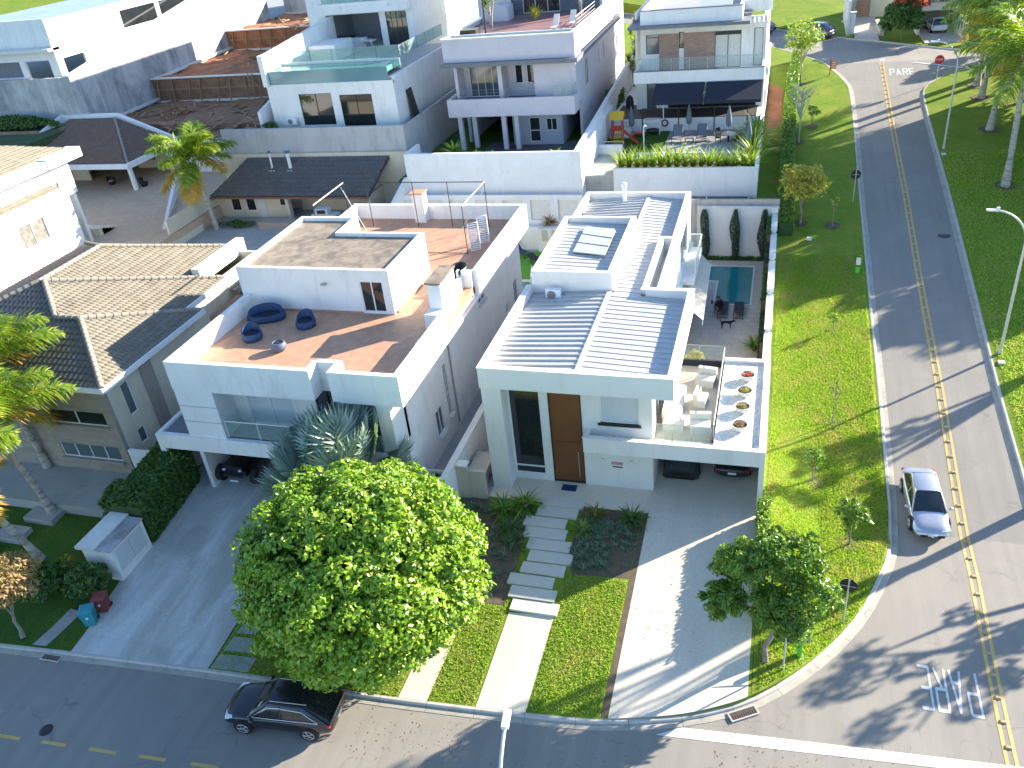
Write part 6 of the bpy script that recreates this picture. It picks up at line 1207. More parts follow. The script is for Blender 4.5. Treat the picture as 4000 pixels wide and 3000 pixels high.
# cypresses and climbing strip
for i, x in enumerate((-4.9, -2.65, -.6)):
    t = thing('cypress', ['leftmost slim dark cypress against the beige rear wall of the pool garden', 'middle slim dark cypress against the beige rear wall of the pool garden', 'right slim dark cypress near the corner of the rear wall'][i], 'cypress', (x, 61.65, 1.05), 'cypresses against the rear wall')
    MB().tube([(x, 61.65, 1.0), (x, 61.65, 4.8)], .06, 6).build('trunk', M_bark, t); g = np.random.default_rng(i); n = 2600; zz = g.uniform(0, 1, n); R_ = .33 * (np.sin(np.pi * np.clip(zz * .93 + .05, 0, 1)) ** .45) * (1 + .18 * np.sin(zz * 9 + i * 2)); a = g.uniform(0, 2 * pi, n)
    C = np.stack([x + np.cos(a) * R_ + .06 * np.sin(zz * 5 + i), 61.65 + np.sin(a) * R_ * .7, 1.1 + zz * 3.95], 1); N_ = np.stack([np.cos(a), np.sin(a), np.full(n, .3)], 1); V, F = leafquads(C, N_, .07, .4); npmesh('foliage', V, F, LC, t, 3)
for i, (y0, y1, h) in enumerate([(46.6, 50.5, 1.3), (50.5, 55, 2.2), (55, 58.2, 2.8), (58.2, 61.4, 3.6)]):
    hedge('wall_climber', [(-.2, y0), (-.2, y1)], .28, h, LD if i % 2 else LC, ['low dark strip of planting nearest the terrace along the pool deck', 'dark shrub strip beside the sun loungers against the white wall', 'tall dark cypress like strip beside the pool', 'tallest dark strip in the far corner of the pool deck'][i], 3000, .08, base=lambda x, y: 1.0, seed=8 + i, cat='planting', core=M_soil)
tag(npmesh('ground_cover', *[np.array(a) for a in (lambda r: (r[0], r[1]))(leafquads(np.stack([RNG.uniform(-5.4, -.4, 900), RNG.uniform(61.45, 61.9, 900), RNG.uniform(1.02, 1.25, 900)], 1), np.tile([0, -.3, 1.], (900, 1)), .09))], LD, None, 3), 'thin line of low plants at the foot of the beige rear wall', 'ground cover', None, 'stuff')
# palms
def frond(V, F, base, a, e, L_, droop, wleaf, nl=26, twist=0, g=random):
    pts = []; p = Vector(base); seg = 10
    for s_ in range(seg + 1):
        t_ = s_ / seg; pts.append(p.copy()); ang = e - droop * t_ ** 1.3 * 2.0; p = p + Vector((cos(a) * cos(ang), sin(a) * cos(ang), sin(ang))) * L_ / seg
    side = Vector((-sin(a), cos(a), 0))
    q = len(V)                                                    # rachis
    for s_ in range(seg + 1): V += [pts[s_] - side * .035 * (1 - s_ / seg * .8), pts[s_] + side * .035 * (1 - s_ / seg * .8), pts[s_] + Vector((0, 0, .04))]
    for s_ in range(seg): F += [(q + 3 * s_, q + 3 * s_ + 2, q + 3 * s_ + 5, q + 3 * s_ + 3), (q + 3 * s_ + 1, q + 3 * s_ + 4, q + 3 * s_ + 5, q + 3 * s_ + 2)]
    for k in range(nl):
        t_ = .12 + .88 * k / nl; i = min(seg - 1, int(t_ * seg)); b = pts[i].lerp(pts[i + 1], t_ * seg - i); tg = (pts[i + 1] - pts[i]).normalized(); up = side.cross(tg)
        ll = L_ * .34 * sin(pi * (t_ * .82 + .12)) * g.uniform(.85, 1.1)
        for sgn in (-1, 1):
            for rr in (0, 1):
                dr = (side * sgn * .85 + tg * .55 + up * (g.uniform(-.15, .55) if rr else g.uniform(-.5, .1))).normalized(); tip = b + dr * ll + Vector((0, 0, -.22 * ll)); mid = b + dr * ll * .5; ww = tg * wleaf * .5
                q = len(V); V += [b - ww * .5, b + ww * .5, mid + ww, mid - ww, tip]; F += [(q, q + 1, q + 2, q + 3), (q + 3, q + 2, q + 4, q + 4)]
def palm(x, y, z, h, lab, nf=13, L_=3.2, r=.2, lean=(0, 0), crown_h=.9, yellow=2, group=None, seed=0, dens=26, wl=.10, rnd=False):
    g = random.Random(seed); t = thing('palm_tree', lab, 'palm', (x, y, z), group); top = Vector((x + lean[0], y + lean[1], z + h)); mb = MB(); n = 14
    pts = [Vector((x, y, z - .1)).lerp(top, k / n) + Vector((lean[0], lean[1], 0)) * -.12 * sin(pi * k / n) for k in range(n + 1)]
    mb.tube(pts, [r * (1.45 - .75 * min(1, k / n * 3)) if k < n / 3 else r * (1.0 - .25 * k / n) for k in range(n + 1)], 10); mb.build('trunk', M_barkp, t)
    MB().tube([top - Vector((0, 0, .1)), top + Vector((0, 0, crown_h * .5)), top + Vector((0, 0, crown_h))], [r * .85, r * .8, r * .35], 10).build('crownshaft', M_crown, t)
    V, F, V2, F2 = [], [], [], []
    for k in range(nf):
        a = 2 * pi * k / nf * 1.0 + g.uniform(-.2, .2) + (k % 2) * .2; e = [1.25, .9, .55, .2, -.2][k % 5] + g.uniform(-.1, .1); yl = k % 5 == 4 and yellow > 0
        if yl: yellow -= 1
        frond(V2 if yl else V, F2 if yl else F, top + Vector((0, 0, crown_h)), a, e, L_ * g.uniform(.85, 1.1), .55 + .2 * (e > .8), wl, dens, g=g)
    def fix(F_): return F_
    mbf = MB(); mbf.v = V; mbf.f = [f[:3] if f[2] == f[3] else f for f in F]; mbf.smooth = [False] * len(F); mbf.build('fronds', LP, t)
    if V2: mbf = MB(); mbf.v = V2; mbf.f = [f[:3] if f[2] == f[3] else f for f in F2]; mbf.smooth = [False] * len(F2); mbf.build('old_fronds', LPY, t)
    return t
palm(-49.0, 62.4, 2.8, 5.2, 'lone feathery palm with yellow older fronds behind the tiled house', 17, 4.3, .22, (-.6, .3), 1.0, 3, None, 3, 34, .15)
palm(-36.6, 26.4, .8, 5.2, 'bright feathery palm at the left edge, in front of the beige house', 17, 4.3, .2, (-.9, -.4), 1.1, 3, 'palms at the left edge', 5, 34, .12)
palm(-34.6, 23.2, .7, 4.9, 'feathery palm with yellow orange fronds at the left edge, nearest the street', 15, 3.9, .19, (-2.2, -.6), 1.0, 5, 'palms at the left edge', 8, 34, .12)
palm(-39.5, 29.5, 1.0, 6.6, 'tallest bright palm rising over the shade-darkened tiled roof slope at the left edge', 16, 4.2, .2, (-.4, -.3), 1.0, 1, 'palms at the left edge', 12, 34, .12)
pr_ = [(17.3, 86.2, 7.5, 1), (16.95, 79.1, 7.6, 2), (17.35, 89.3, 6.8, 3), (16.5, 68.6, 9.6, 4), (19.5, 73.5, 8.2, 5), (20.5, 81, 8.8, 6), (19.8, 88.0, 8.0, 7), (22.5, 77, 10, 8), (18.8, 92.3, 7.2, 9), (21.5, 94.0, 8.8, 10)]
dl = ['slim palm of the right grove, second nearest, with a pale ringed trunk', 'palm of the right grove leaning slightly over the lawn behind the tall street lamp', 'palm of the right grove beside the stop sign lawn', 'nearest palm of the right grove with the longest pale ringed trunk', 'palm at the right photo edge behind the nearest trunk', 'tall palm in the middle of the right grove', 'palm at the back of the right grove over the verge corner', 'highest palm at the right edge of the photo', 'short palm with yellow fronds at the far corner of the right verge', 'far palm above the bins beyond the upper street corner']
for (x, y, h, k), lb in zip(pr_, dl):
    palm(x, y, .1 + zr(y), h * .86, lb, 15, 4.5, .24, (.5 * sin(k), -.4), 1.0, 2 if k in (1, 3, 9) else 1, 'palms on the right verge', 20 + k, 26, .12); ring(x, y, .8)
# silver fan palm
def fanpalm(x, y, z, lab, n=17, L_=1.9, R_=1.35, seed=0, th_=1.6):
    g = random.Random(seed); t = thing('fan_palm', lab, 'palm', (x, y, z)); MB().tube([(x, y, z - .3), (x, y, z + th_)], [.3, .24], 12).build('trunk', M_barkp, t); V, F = [], []; pb = MB()
    for k in range(n):
        a = 2 * pi * k * .382 + g.uniform(-.1, .1); e = [1.2, .8, .45, .15, -.1][k % 5] + g.uniform(-.08, .08); b = Vector((x, y, z + th_)); hub = b + Vector((cos(a) * cos(e), sin(a) * cos(e), sin(e))) * L_ * g.uniform(.85, 1.1)
        pb.tube([b, b.lerp(hub, .5) + Vector((0, 0, .1)), hub], [.05, .035, .03], 5)
        dirn = (hub - b).normalized(); side = Vector((-sin(a), cos(a), 0)); nrm = side.cross(dirn); nrm = (nrm * .8 + dirn * .35).normalized(); ax = nrm.cross(side).normalized() * -1
        if ax.dot(dirn) < 0: ax = -ax
        m_ = 34
        for j in range(m_):
            th = -2.3 + 4.6 * j / (m_ - 1); dd = (ax * cos(th) + side * sin(th)); dn = (ax * -sin(th) + side * cos(th)); rr = R_ * (1 - .12 * abs(th) / 2.3) * g.uniform(.93, 1.04); fold = nrm * (.03 if j % 2 else -.03)
            q = len(V); hw = R_ * .62 * (4.6 / m_) * .52
            V += [hub, hub + dd * rr * .62 + dn * hw + fold - nrm * .06, hub + dd * rr * .62 - dn * hw + fold * -1 - nrm * .06, hub + dd * rr - nrm * .22]; F += [(q, q + 1, q + 3), (q, q + 3, q + 2)]
    npmesh('fan_leaves', V, F, LF, t, 3); pb.build('leaf_stems', M_crown, t); return t
fanpalm(-19.2, 28.0, .9, 'large silvery blue fan palm in front of the terrace house garage', 34, 2.5, 1.8, 3, 3.0)
# orange leaved tree at left, trees casting the road shade
t = thing('young_tree', 'small tree with orange and green leaves at the left edge near the bins', 'tree', (-33.2, 19.8, .3)); trunk(t, (-31.9, 18.9, .2), (-32.6, 19.6, 2.4), .09, .05, limbpts((-32.7, 19.6, 2.8), (1.2, 1.2, .8), 8, 3), seed=9)
crown('crown', LO, t, (-32.4, 19.6, 3.0), (1.9, 1.7, 1.2), 95, 40, .11, .25, .4, asp=.4, seed=91)
def bigtree(x, y, z, h, r, lab, m=LD, group='tall trees beyond the right edge of the photo', seed=0, n=150, sz=.3):
    t = thing('tree', lab, 'tree', (x, y, z), group); c = (x, y, z + h - r * .8); trunk(t, (x, y, z - .1), (x, y, z + h * .6), .28, .18, limbpts(c, (r, r, r), 8, seed), seed=seed); crown('crown', m, t, c, (r, r, r * .85), n, 60, sz, .22, .5, seed=seed, lump=.14); return t
for i, (x, y, h, r) in enumerate([(25, 72, 9, 4.0), (30, 78, 10.5, 4.6), (26, 82, 9, 4.2), (34, 70, 9.5, 4.6), (36, 82, 11, 5), (28, 66.5, 8.0, 3.6), (40, 76, 11, 5.0), (33, 88, 11, 4.6), (24, 88, 8, 3.6), (38, 92, 11, 4.6), (44, 84, 11, 5)]):
    bigtree(x, y, .1 + zr(y), h, r, 'dense dark tree of the wood to the right of the side road', group='dense trees right of the side road', seed=100 + i, m=[LD, LM][i % 3 == 0])
for i, (x, y, h, r, m) in enumerate([(22.8, 52.4, 8.6, 2.0, LM), (20.6, 36.0, 8.0, 2.6, LM), (16.6, 38.6, 12.6, 1.8, LG)]):
    bigtree(x, y, .12 + zr(y), h, r, 'open crowned tree standing on the verge right of the side road', m=m, group='open trees right of the side road', seed=130 + i, n=19, sz=.16)
bush('shrub', (16.6, 72.2, 5.3), (.35, .35, .55), LG, 'tiny conical green shrub between the palms of the right verge', 12, 24, .1, seed=62)
bush('shrub', (22, 100, 10), (2.2, 2, 2), LG, 'bright green bush above the bins at the top right corner', 60, 50, .2, seed=63)
bush('shrub', (19.5, 110, 12.5), (3.0, 2.4, 2.8), LG, 'bright green tree crown at the top right edge over the pale garage house', 120, 60, .22, seed=64)
bush('shrub', (-14.8, 104, 9.4), (2.2, 1.6, 1.6), LY, 'yellow green planting behind the brick strip house', 50, 50, .2, seed=65)
bush('scrub', (-86, 78.5, 8.9), (7, 1.6, 1.0), LD, 'dark scrub growing below the stained wall at the far left', 130, 50, .2, seed=66)
bush('scrub', (-47.0, 62.9, 3.0), (2.2, .8, .35), LD, 'low dark grass clump beside the lone palm', 40, 50, .1, seed=67)
# grass blades on the nearer lawns (beyond counting)
def blades(name, xr, yr, n, inside, zf, m, lab, h=.08, w_=.02, seed=0):
    g = np.random.default_rng(seed); X = g.uniform(*xr, n); Y = g.uniform(*yr, n); k = inside(X, Y); X, Y = X[k], Y[k]; n = len(X); Z = np.array([zf(a, b) for a, b in zip(X, Y)])
    a = g.uniform(0, 2 * pi, n); L_ = h * g.uniform(.5, 1.4, n); lean = g.uniform(.3, 1.3, n); b0 = g.uniform(0, 2 * pi, n)
    A = np.stack([X - np.cos(a) * w_, Y - np.sin(a) * w_, Z], 1); B = np.stack([X + np.cos(a) * w_, Y + np.sin(a) * w_, Z], 1); T = np.stack([X + np.cos(b0) * L_ * lean, Y + np.sin(b0) * L_ * lean, Z + L_], 1)
    V = np.stack([A, B, T], 1).reshape(-1, 3); F = np.arange(3 * n).reshape(-1, 3); return tag(npmesh(name, V, F, m, None, 3), lab, 'grass', None, 'stuff')
kx, ky = np.array([p[0] for p in KLs]), np.array([p[1] for p in KLs])
ki = np.argsort(kx[:60])
def kerby(X): return np.interp(X, [-33, -25.65, -19.88, -15.1, -12.2, -8.6, -6.3, -4.66, -2.4, -.9, .35, 1.7, 3.14, 4.48, 5.47, 5.95], [18.5, 19.0, 19.3, 19.4, 19.55, 19.85, 20.05, 20.3, 20.9, 21.55, 22.3, 23.55, 25.3, 27.5, 30.0, 31.7])
def in_front(X, Y):
    k = (Y > kerby(X)) & ~((X > -10.12) & (X < -7.9) & (Y < 31.8)) & ~((X > -13.35) & (X < -12) & (Y < 23.6)) & ~((X > -8.1) & (Y > 26.9)) & ~((X > -15.6) & (X < -10.3) & (Y > 24.6)); return k
blades('grass_blades', (-22, -5.15), (19, 31), 90000, in_front, lambda x, y: yz(y), LGR, 'bright lawn grass around the entrance path and under the round tree', seed=1)
blades('grass_blades', (.6, 6.1), (22, 58), 230000, lambda X, Y: (Y > kerby(X)) & ((X < 6.05) | (Y < 32)), vz, LGR, 'bright lawn grass on the verge along the side road', .085, .02, 2)
blades('grass_blades', (12.7, 22), (38, 75), 70000, lambda X, Y: X > 12.75, lambda x, y: .12 + zr(y), LGR, 'lawn grass under the palms on the right verge', .09, .022, 3)

def litter(name, n, xr, yr, zf, m, lab, sz=.05, seed=0, clus=12):
    g = np.random.default_rng(seed); cx = g.uniform(*xr, clus); cy = g.uniform(*yr, clus); k = g.integers(0, clus, n); X = cx[k] + g.normal(0, 1.3, n); Y = cy[k] + g.normal(0, .8, n); ok = (X > xr[0]) & (X < xr[1]) & (Y > yr[0]) & (Y < yr[1]); X, Y = X[ok], Y[ok]
    Z = np.array([zf(a, b) for a, b in zip(X, Y)]) + .012; V, F = leafquads(np.stack([X, Y, Z], 1), np.tile([0, 0, 6.], (len(X), 1)), sz, .45); V[:, 2] = np.maximum(V[:, 2], np.repeat(Z, 4) - .006); return tag(npmesh(name, V, F, m, None, 3), lab, 'leaves', None, 'stuff')
litter('fallen_leaves', 260, (-20, -3), (16.5, 19.2), lambda x, y: 0.0, LBR, 'dry leaves scattered on the street below the kerb and the round tree', .045, 1)
litter('fallen_leaves', 220, (-1, 8), (17.5, 21.4), lambda x, y: 0.0, LBR, 'dry leaves and twigs scattered around the street corner', .045, 2)
litter('fallen_leaves', 60, (-4.6, -.2), (22.4, 31), lambda x, y: yz(y) + .014, LBR, 'few dry leaves on the cream driveway', .04, 3)
litter('fallen_leaves', 120, (-29, -22.4), (19.2, 29), lambda x, y: yz(y) + .014, LBR, 'dry leaves scattered on the stained concrete drive', .04, 4)
litter('fallen_leaves', 90, (.7, 6.0), (24, 50), lambda x, y: vz(x, y) + .05, LY, 'pale dry leaves scattered on the verge lawn', .06, 5)
# ================================================================== vehicles
def car(label, cat, loc, yaw, paint, L=4.4, W=1.75, H=1.45, kind='sedan', pitch=0, name='parked_car', plate=True, glass=None, group=None):
    t = thing(name, label, cat, loc, group); t.rotation_euler = (0, pitch, yaw) ; glass = glass or M_glassd
    h = L / 2; w_ = W / 2; zb = .20 if kind != 'suv' else .26; belt = H * (.60 if kind == 'sedan' else .60)
    hood = belt - .10 if kind == 'sedan' else belt - .05
    # lower body: stations (x, half width, bottom, shoulder height, centre height)
    st = [(-h, w_ * .72, zb + .22, belt * .78, belt * .80), (-h + .06, w_ * .88, zb + .10, belt * .93, belt * .96), (-h + .35, w_ * .97, zb, belt, belt + .02), (-h * .5, w_, zb - .02, belt, belt + .01), (0, w_, zb - .03, belt - .01, belt),
          (h * .38, w_, zb - .02, belt - .03, belt), (h * .62, w_ * .985, zb, hood - .02, hood + .04), (h - .38, w_ * .95, zb + .02, hood - .10, hood - .01), (h - .12, w_ * .86, zb + .06, hood - .22, hood - .14), (h, w_ * .66, zb + .16, hood - .34, hood - .28)]
    V = []; ns = 13
    for x, ww, z0, zs, zt in st:
        half = [(0, z0), (ww * .80, z0), (ww * .96, z0 + .10), (ww, z0 + (zs - z0) * .5), (ww * .985, zs - .10), (ww * .92, zs - .01), (ww * .62, zt), (0, zt + .01)]
        ring = [(y, z) for y, z in half] + [(-y, z) for y, z in half[-2:0:-1]]; ns = len(ring); V += [(x, y, z) for y, z in ring]
    F = [(i * ns + j, (i + 1) * ns + j, (i + 1) * ns + (j + 1) % ns, i * ns + (j + 1) % ns) for i in range(len(st) - 1) for j in range(ns)] + [tuple(range(ns)), tuple(range((len(st) - 1) * ns, len(st) * ns))[::-1]]
    mb = MB(); mb.add(V, F, True); bo = mb.build('body', paint, t, True)
    md = bo.modifiers.new('sub', 'SUBSURF'); md.levels = 1; md.render_levels = 2
    # glasshouse
    if kind == 'sedan': gs = [(-h * .80, .78, belt - .01), (-h * .50, .62, H - .05), (-h * .1, .66, H), (h * .07, .65, H - .04), (h * .46, .82, belt - .03)]
    else: gs = [(-h * .95, .80, belt + .02), (-h * .52, .64, H - .05), (-h * .1, .66, H), (h * .10, .65, H - .04), (h * .46, .82, belt - .03)]
    n_ = len(gs); V = []
    for x, kw, z in gs:
        wb = w_ * .89; wt = w_ * kw; zz = belt - .04
        half = [(wb, zz), (wt + (wb - wt) * .45, zz + (z - zz) * .55), (wt, max(zz, z - .05)), (wt * .75, z), (0, z + .01)]
        ring = half + [(-y, q) for y, q in half[-2::-1]]; V += [(x, y, q) for y, q in ring]; m_ = len(ring)
    F = [(i * m_ + j, i * m_ + j + 1, (i + 1) * m_ + j + 1, (i + 1) * m_ + j) for i in range(n_ - 1) for j in range(m_ - 1)]
    mb = MB(); mb.add(V, F, True); mb.build('windows', glass, t, True)
    mb = MB(); i0, i1 = 1, 3                                                   # painted roof over the glass
    P_ = [[(x, y, q + .012) for y, q in [(w_ * kw * 1.01, z - .05), (w_ * kw * .75, z), (0, z + .01), (-w_ * kw * .75, z), (-w_ * kw * 1.01, z - .05)]] for x, kw, z in gs[i0:i1 + 1]]
    vs = [p for r_ in P_ for p in r_]; mb.add(vs, [(i * 5 + j, i * 5 + j + 1, (i + 1) * 5 + j + 1, (i + 1) * 5 + j) for i in range(i1 - i0) for j in range(4)], True); mb.build('roof', paint, t, True)
    pl_ = MB()
    for s_ in (-1, 1):
        def gp(i, top): x, kw, z = gs[i]; return (x, s_ * (w_ * kw * 1.01 if top else w_ * .90), z - .04 if top else belt - .03)
        pl_.tube([gp(0, 0), gp(1, 1), gp(3, 1), gp(4, 0)], .035, 6); xm = -h * .12; pl_.tube([(xm, s_ * w_ * .9, belt - .03), (xm - .02, s_ * (w_ * .63 + .02), H - .05)], .03, 6)
    pl_.build('window_frame', paint, t, True)
    wr = .31 if kind == 'sedan' else .34
    for sx in (-1, 1):
        for sy in (-1, 1):
            cx, cy = sx * L * .295 + .02, sy * (w_ - .09); wb_ = MB(); wb_.tube([(cx, cy - .10, wr), (cx, cy + .12 * 1, wr)], wr, 20) if sy > 0 else wb_.tube([(cx, cy - .12, wr), (cx, cy + .10, wr)], wr, 20)
            wo_ = wb_.build('wheel', M_rubber, t, True); r_ = MB()
            for q in range(5): a = 2 * pi * q / 5; r_.tube([(cx, cy + sy * .125, wr), (cx + cos(a) * wr * .66, cy + sy * .128, wr + sin(a) * wr * .66)], .035, 5)
            r_.tube([(cx, cy + sy * .118, wr), (cx, cy + sy * .124, wr)], wr * .7, 16) if False else None
            r_.tube([(cx + cos(2 * pi * q / 16) * wr * .68, cy + sy * .122, wr + sin(2 * pi * q / 16) * wr * .68) for q in range(17)], .022, 5); r_.build('rim', M_rim, wo_, True)
            MB().tube([(cx, sy * (w_ - .16), wr + .02), (cx, sy * (w_ + .004), wr + .02)], wr + .06, 20).build('wheel_arch', M_dark, t, True)
    for sy in (-1, 1):
        MB().lathe([(0, -.07), (.10, -.05), (.13, 0), (.10, .06), (0, .08)], (h * .36, sy * (w_ + .10), belt + .04), 12, .7, 1).build('mirror', paint, t, True)
        hl = MB().box(h - .44, h - .10, -.19, .19, -.055, .055); hl.v = [(x - abs(y + .1) * .45 * 1, sy * (w_ * .70) + y * sy, z + hood - .20 + (h - .1 - x) * .22) for x, y, z in hl.v]; hl.build('headlight', M_lensw, t, True)
        tl = MB().box(-h + .03, -h + .20, -.12, .12, -.05, .06); tl.v = [(x + abs(y - .0) * .25, sy * (w_ * .76) + y * sy, z + belt - .16) for x, y, z in tl.v]; tl.build('tail_light', M_lensr, t, True)
    MB().box(h - .12, h + .008, -w_ * .5, w_ * .5, hood - .42, hood - .30).build('grille', M_dark, t, True); MB().box(h - .14, h + .004, -w_ * .62, w_ * .62, zb + .12, zb + .22).build('air_intake', M_dark, t, True)
    MB().lathe([(0, 0), (.06, 0), (.06, .012), (0, .012)], (0, 0, 0), 12).build('badge', M_alum, t, True).matrix_local = Matrix.Translation((h + .008, 0, hood - .35)) @ Matrix.Rotation(pi / 2, 4, 'Y')
    MB().box(-h - .008, -h + .02, -.2, .2, zb + .30, zb + .42).build('rear_plate', M_plate, t, True); MB().box(h - .04, h + .02, -.2, .2, zb + .20, zb + .31).build('front_plate', M_plate, t, True)
    if kind == 'suv':
        for sy in (-1, 1): MB().tube([(-h * .78, sy * w_ * .90, belt + .0), (-h * .5, sy * (w_ * .75), H - .26), (-h * .1, sy * w_ * .735, H - .17), (h * .1, sy * w_ * .745, H - .20), (h * .40, sy * w_ * .91, belt - .01), (-h * .78, sy * w_ * .915, belt + .0)], .014, 6).build('chrome_trim', M_alum, t, True)
        for sy in (-1, 1): MB().tube([(-h * .6, sy * w_ * .58, H + .02), (h * .05, sy * w_ * .58, H + .04)], .02, 6).build('roof_bar', M_steel, t, True)
    return t
car('silver sedan with dark windows driving down the side road towards the camera', 'car', (7.72, 34.55, .22), -pi / 2 + .06, M_csilver, 4.35, 1.66, 1.38, 'sedan', .07, 'sedan_car')
car('black crossover parked at the kerb under the big round tree', 'car', (-17.42, 17.72, .012), pi + .09, M_cblack, 4.75, 1.85, 1.62, 'suv', 0, 'crossover_car')
car('dark car with a pale number plate parked in the right bay of the cream garage', 'car', (-1.15, 36.35, 1.02), pi / 2, M_cblack, 4.3, 1.75, 1.4, 'sedan', 0, 'parked_car')
car('red sports car half hidden by the silver fan palm', 'car', (-24.05, 32.2, 1.02), -pi / 2, M_cred, 4.5, 1.95, 1.25, 'sedan', 0, 'sports_car')
car('grey blue estate car with roof bars driving on the upper street', 'car', (3.35, 112.1, 7.74), pi - .58, M_cgrey, 4.9, 1.95, 1.7, 'suv', 0, 'estate_car')
car('black car partly hidden behind the brick strip house on the upper street', 'car', (-3.4, 116.6, 7.74), pi - .66, M_cblack, 4.7, 1.9, 1.65, 'suv', 0, 'parked_car')
car('white sedan parked nose in inside the pale garage at the top right', 'car', (16.5, 112.0, 7.85), pi / 2 + .05, M_cwhite, 4.4, 1.8, 1.4, 'sedan', 0, 'parked_car')
# covered car in the cream garage
t = thing('covered_car', 'car hidden under a grey cover in the left bay of the cream garage', 'car', (-3.7, 36.2, 1.02)); V = []; g = random.Random(4)
stc = [(-2.15, .70, .35), (-2.0, .84, .62), (-1.5, .88, .80), (-.9, .88, .86), (-.3, .84, 1.28), (.6, .84, 1.36), (1.3, .86, 1.1), (1.9, .86, .92), (2.15, .75, .5)]
for y_, hw_, z_ in stc:
    for k in range(13):
        a = pi * k / 12; V.append((-3.7 + cos(a) * (hw_ + (.06 * sin(k * 5 + y_ * 3) if k in (0, 1, 11, 12) else 0)) * (1 if k not in (0, 12) else 1.06), 36.2 + y_, 1.03 + z_ * sin(a) ** .45 if 0 < k < 12 else 1.03 + .05))
mb = MB(); mb.add(V, [(i * 13 + j, i * 13 + j + 1, (i + 1) * 13 + j + 1, (i + 1) * 13 + j) for i in range(8) for j in range(12)] + [tuple(range(13)), tuple(range(104, 117))[::-1]], True); mb.build('cover', M_cover, t)
for x in (-4.35, -3.05): MB().tube([(x - .1, 34.9, 1.3), (x + .1, 34.9, 1.3)], .3, 14).build('wheel', M_rubber, t)
# black off-road vehicle in garage A
t = thing('off_road_vehicle', 'black open off-road vehicle with big tyres in the shaded garage of the terrace house', 'off-road vehicle', (-27.1, 31.8, 1.02))
MB().box(-27.8, -26.4, 30.1, 33.6, 1.6, 1.95).box(-27.7, -26.5, 30.0, 31.0, 1.95, 2.25).box(-27.75, -26.45, 31.6, 33.4, 1.95, 2.5).build('body', M_cblack, t)
f = MB()
for s_ in (-.7, .7): f.tube([(-27.1 + s_, 30.9, 2.2), (-27.1 + s_ * .9, 31.5, 3.1), (-27.1 + s_ * .9, 33.2, 3.1), (-27.1 + s_, 33.6, 2.2)], .05, 6)
f.tube([(-27.7, 31.5, 3.1), (-26.5, 31.5, 3.1)], .05, 6).tube([(-27.7, 33.2, 3.1), (-26.5, 33.2, 3.1)], .05, 6).tube([(-27.7, 29.85, 1.75), (-26.5, 29.85, 1.75)], .07, 6).build('roll_cage', M_dark, t)
for x in (-28.2, -26.0):
    for y in (30.4, 33.1): w__ = MB().tube([(x - .17, y, 1.48), (x + .17, y, 1.48)], .46, 18).build('wheel', M_rubber, t); MB().tube([(x - .18, y, 1.48), (x + .18, y, 1.48)], .2, 10).build('rim', M_dark, w__)
MB().box(-27.35, -26.85, 29.82, 29.84, 1.35, 1.47).build('number_plate', M_plate, t)
for x in (-27.6, -26.6): MB().lathe([(0, 0), (.1, 0), (.1, .05), (0, .06)], (x, 29.95, 2.05), 10).build('headlight', M_lensw, t)
# ================================================================== street furniture
def lamp(x, y, z, ang, reach, lab, H_=8.6, lean=0):
    t = thing('street_lamp', lab, 'street lamp', (x, y, z), 'curved arm street lamps'); dx, dy = cos(ang), sin(ang); pts = [(x, y, z), (x, y, z + H_ * .55), (x, y, z + H_ * .78)]
    for k in range(1, 8): a = pi / 2 * k / 7 * .92; pts.append((x + dx * reach * (1 - cos(a)), y + dy * reach * (1 - cos(a)), z + H_ * .78 + H_ * .22 * sin(a)))
    MB().tube(pts, [.085, .07, .06] + [.05] * 7, 10).build('pole', M_lampm, t); e = pts[-1]
    hd = MB().box(-.05, .5, -.1, .1, -.04, .04); hd.v = [(e[0] + dx * a - dy * b, e[1] + dy * a + dx * b, e[2] + c + a * .05) for a, b, c in hd.v]; hd.build('lamp_head', M_alum, t)
    bx = MB().box(-.12, .02, -.07, .07, .04, .16); bx.v = [(e[0] + dx * a - dy * b, e[1] + dy * a + dx * b, e[2] + c) for a, b, c in bx.v]; bx.build('sensor', M_alum, t); MB().tube([(x, y, z), (x, y, z + .3)], .11, 10).build('base', M_lampm, t)
lamp(12.9, 47.3, zr(47.3) + .1, pi, 1.9, 'tall curved street lamp on the right verge beside the nearest long shadow', 8.6)
lamp(13.05, 75.46, zr(75.46) + .1, pi, 1.9, 'tall curved street lamp on the right verge among the palms', 8.4)
lamp(-5.75, 11.4, .02, pi / 2 + .12, 2.0, 'street lamp arm with square head rising from the bottom edge of the photo', 8.75)
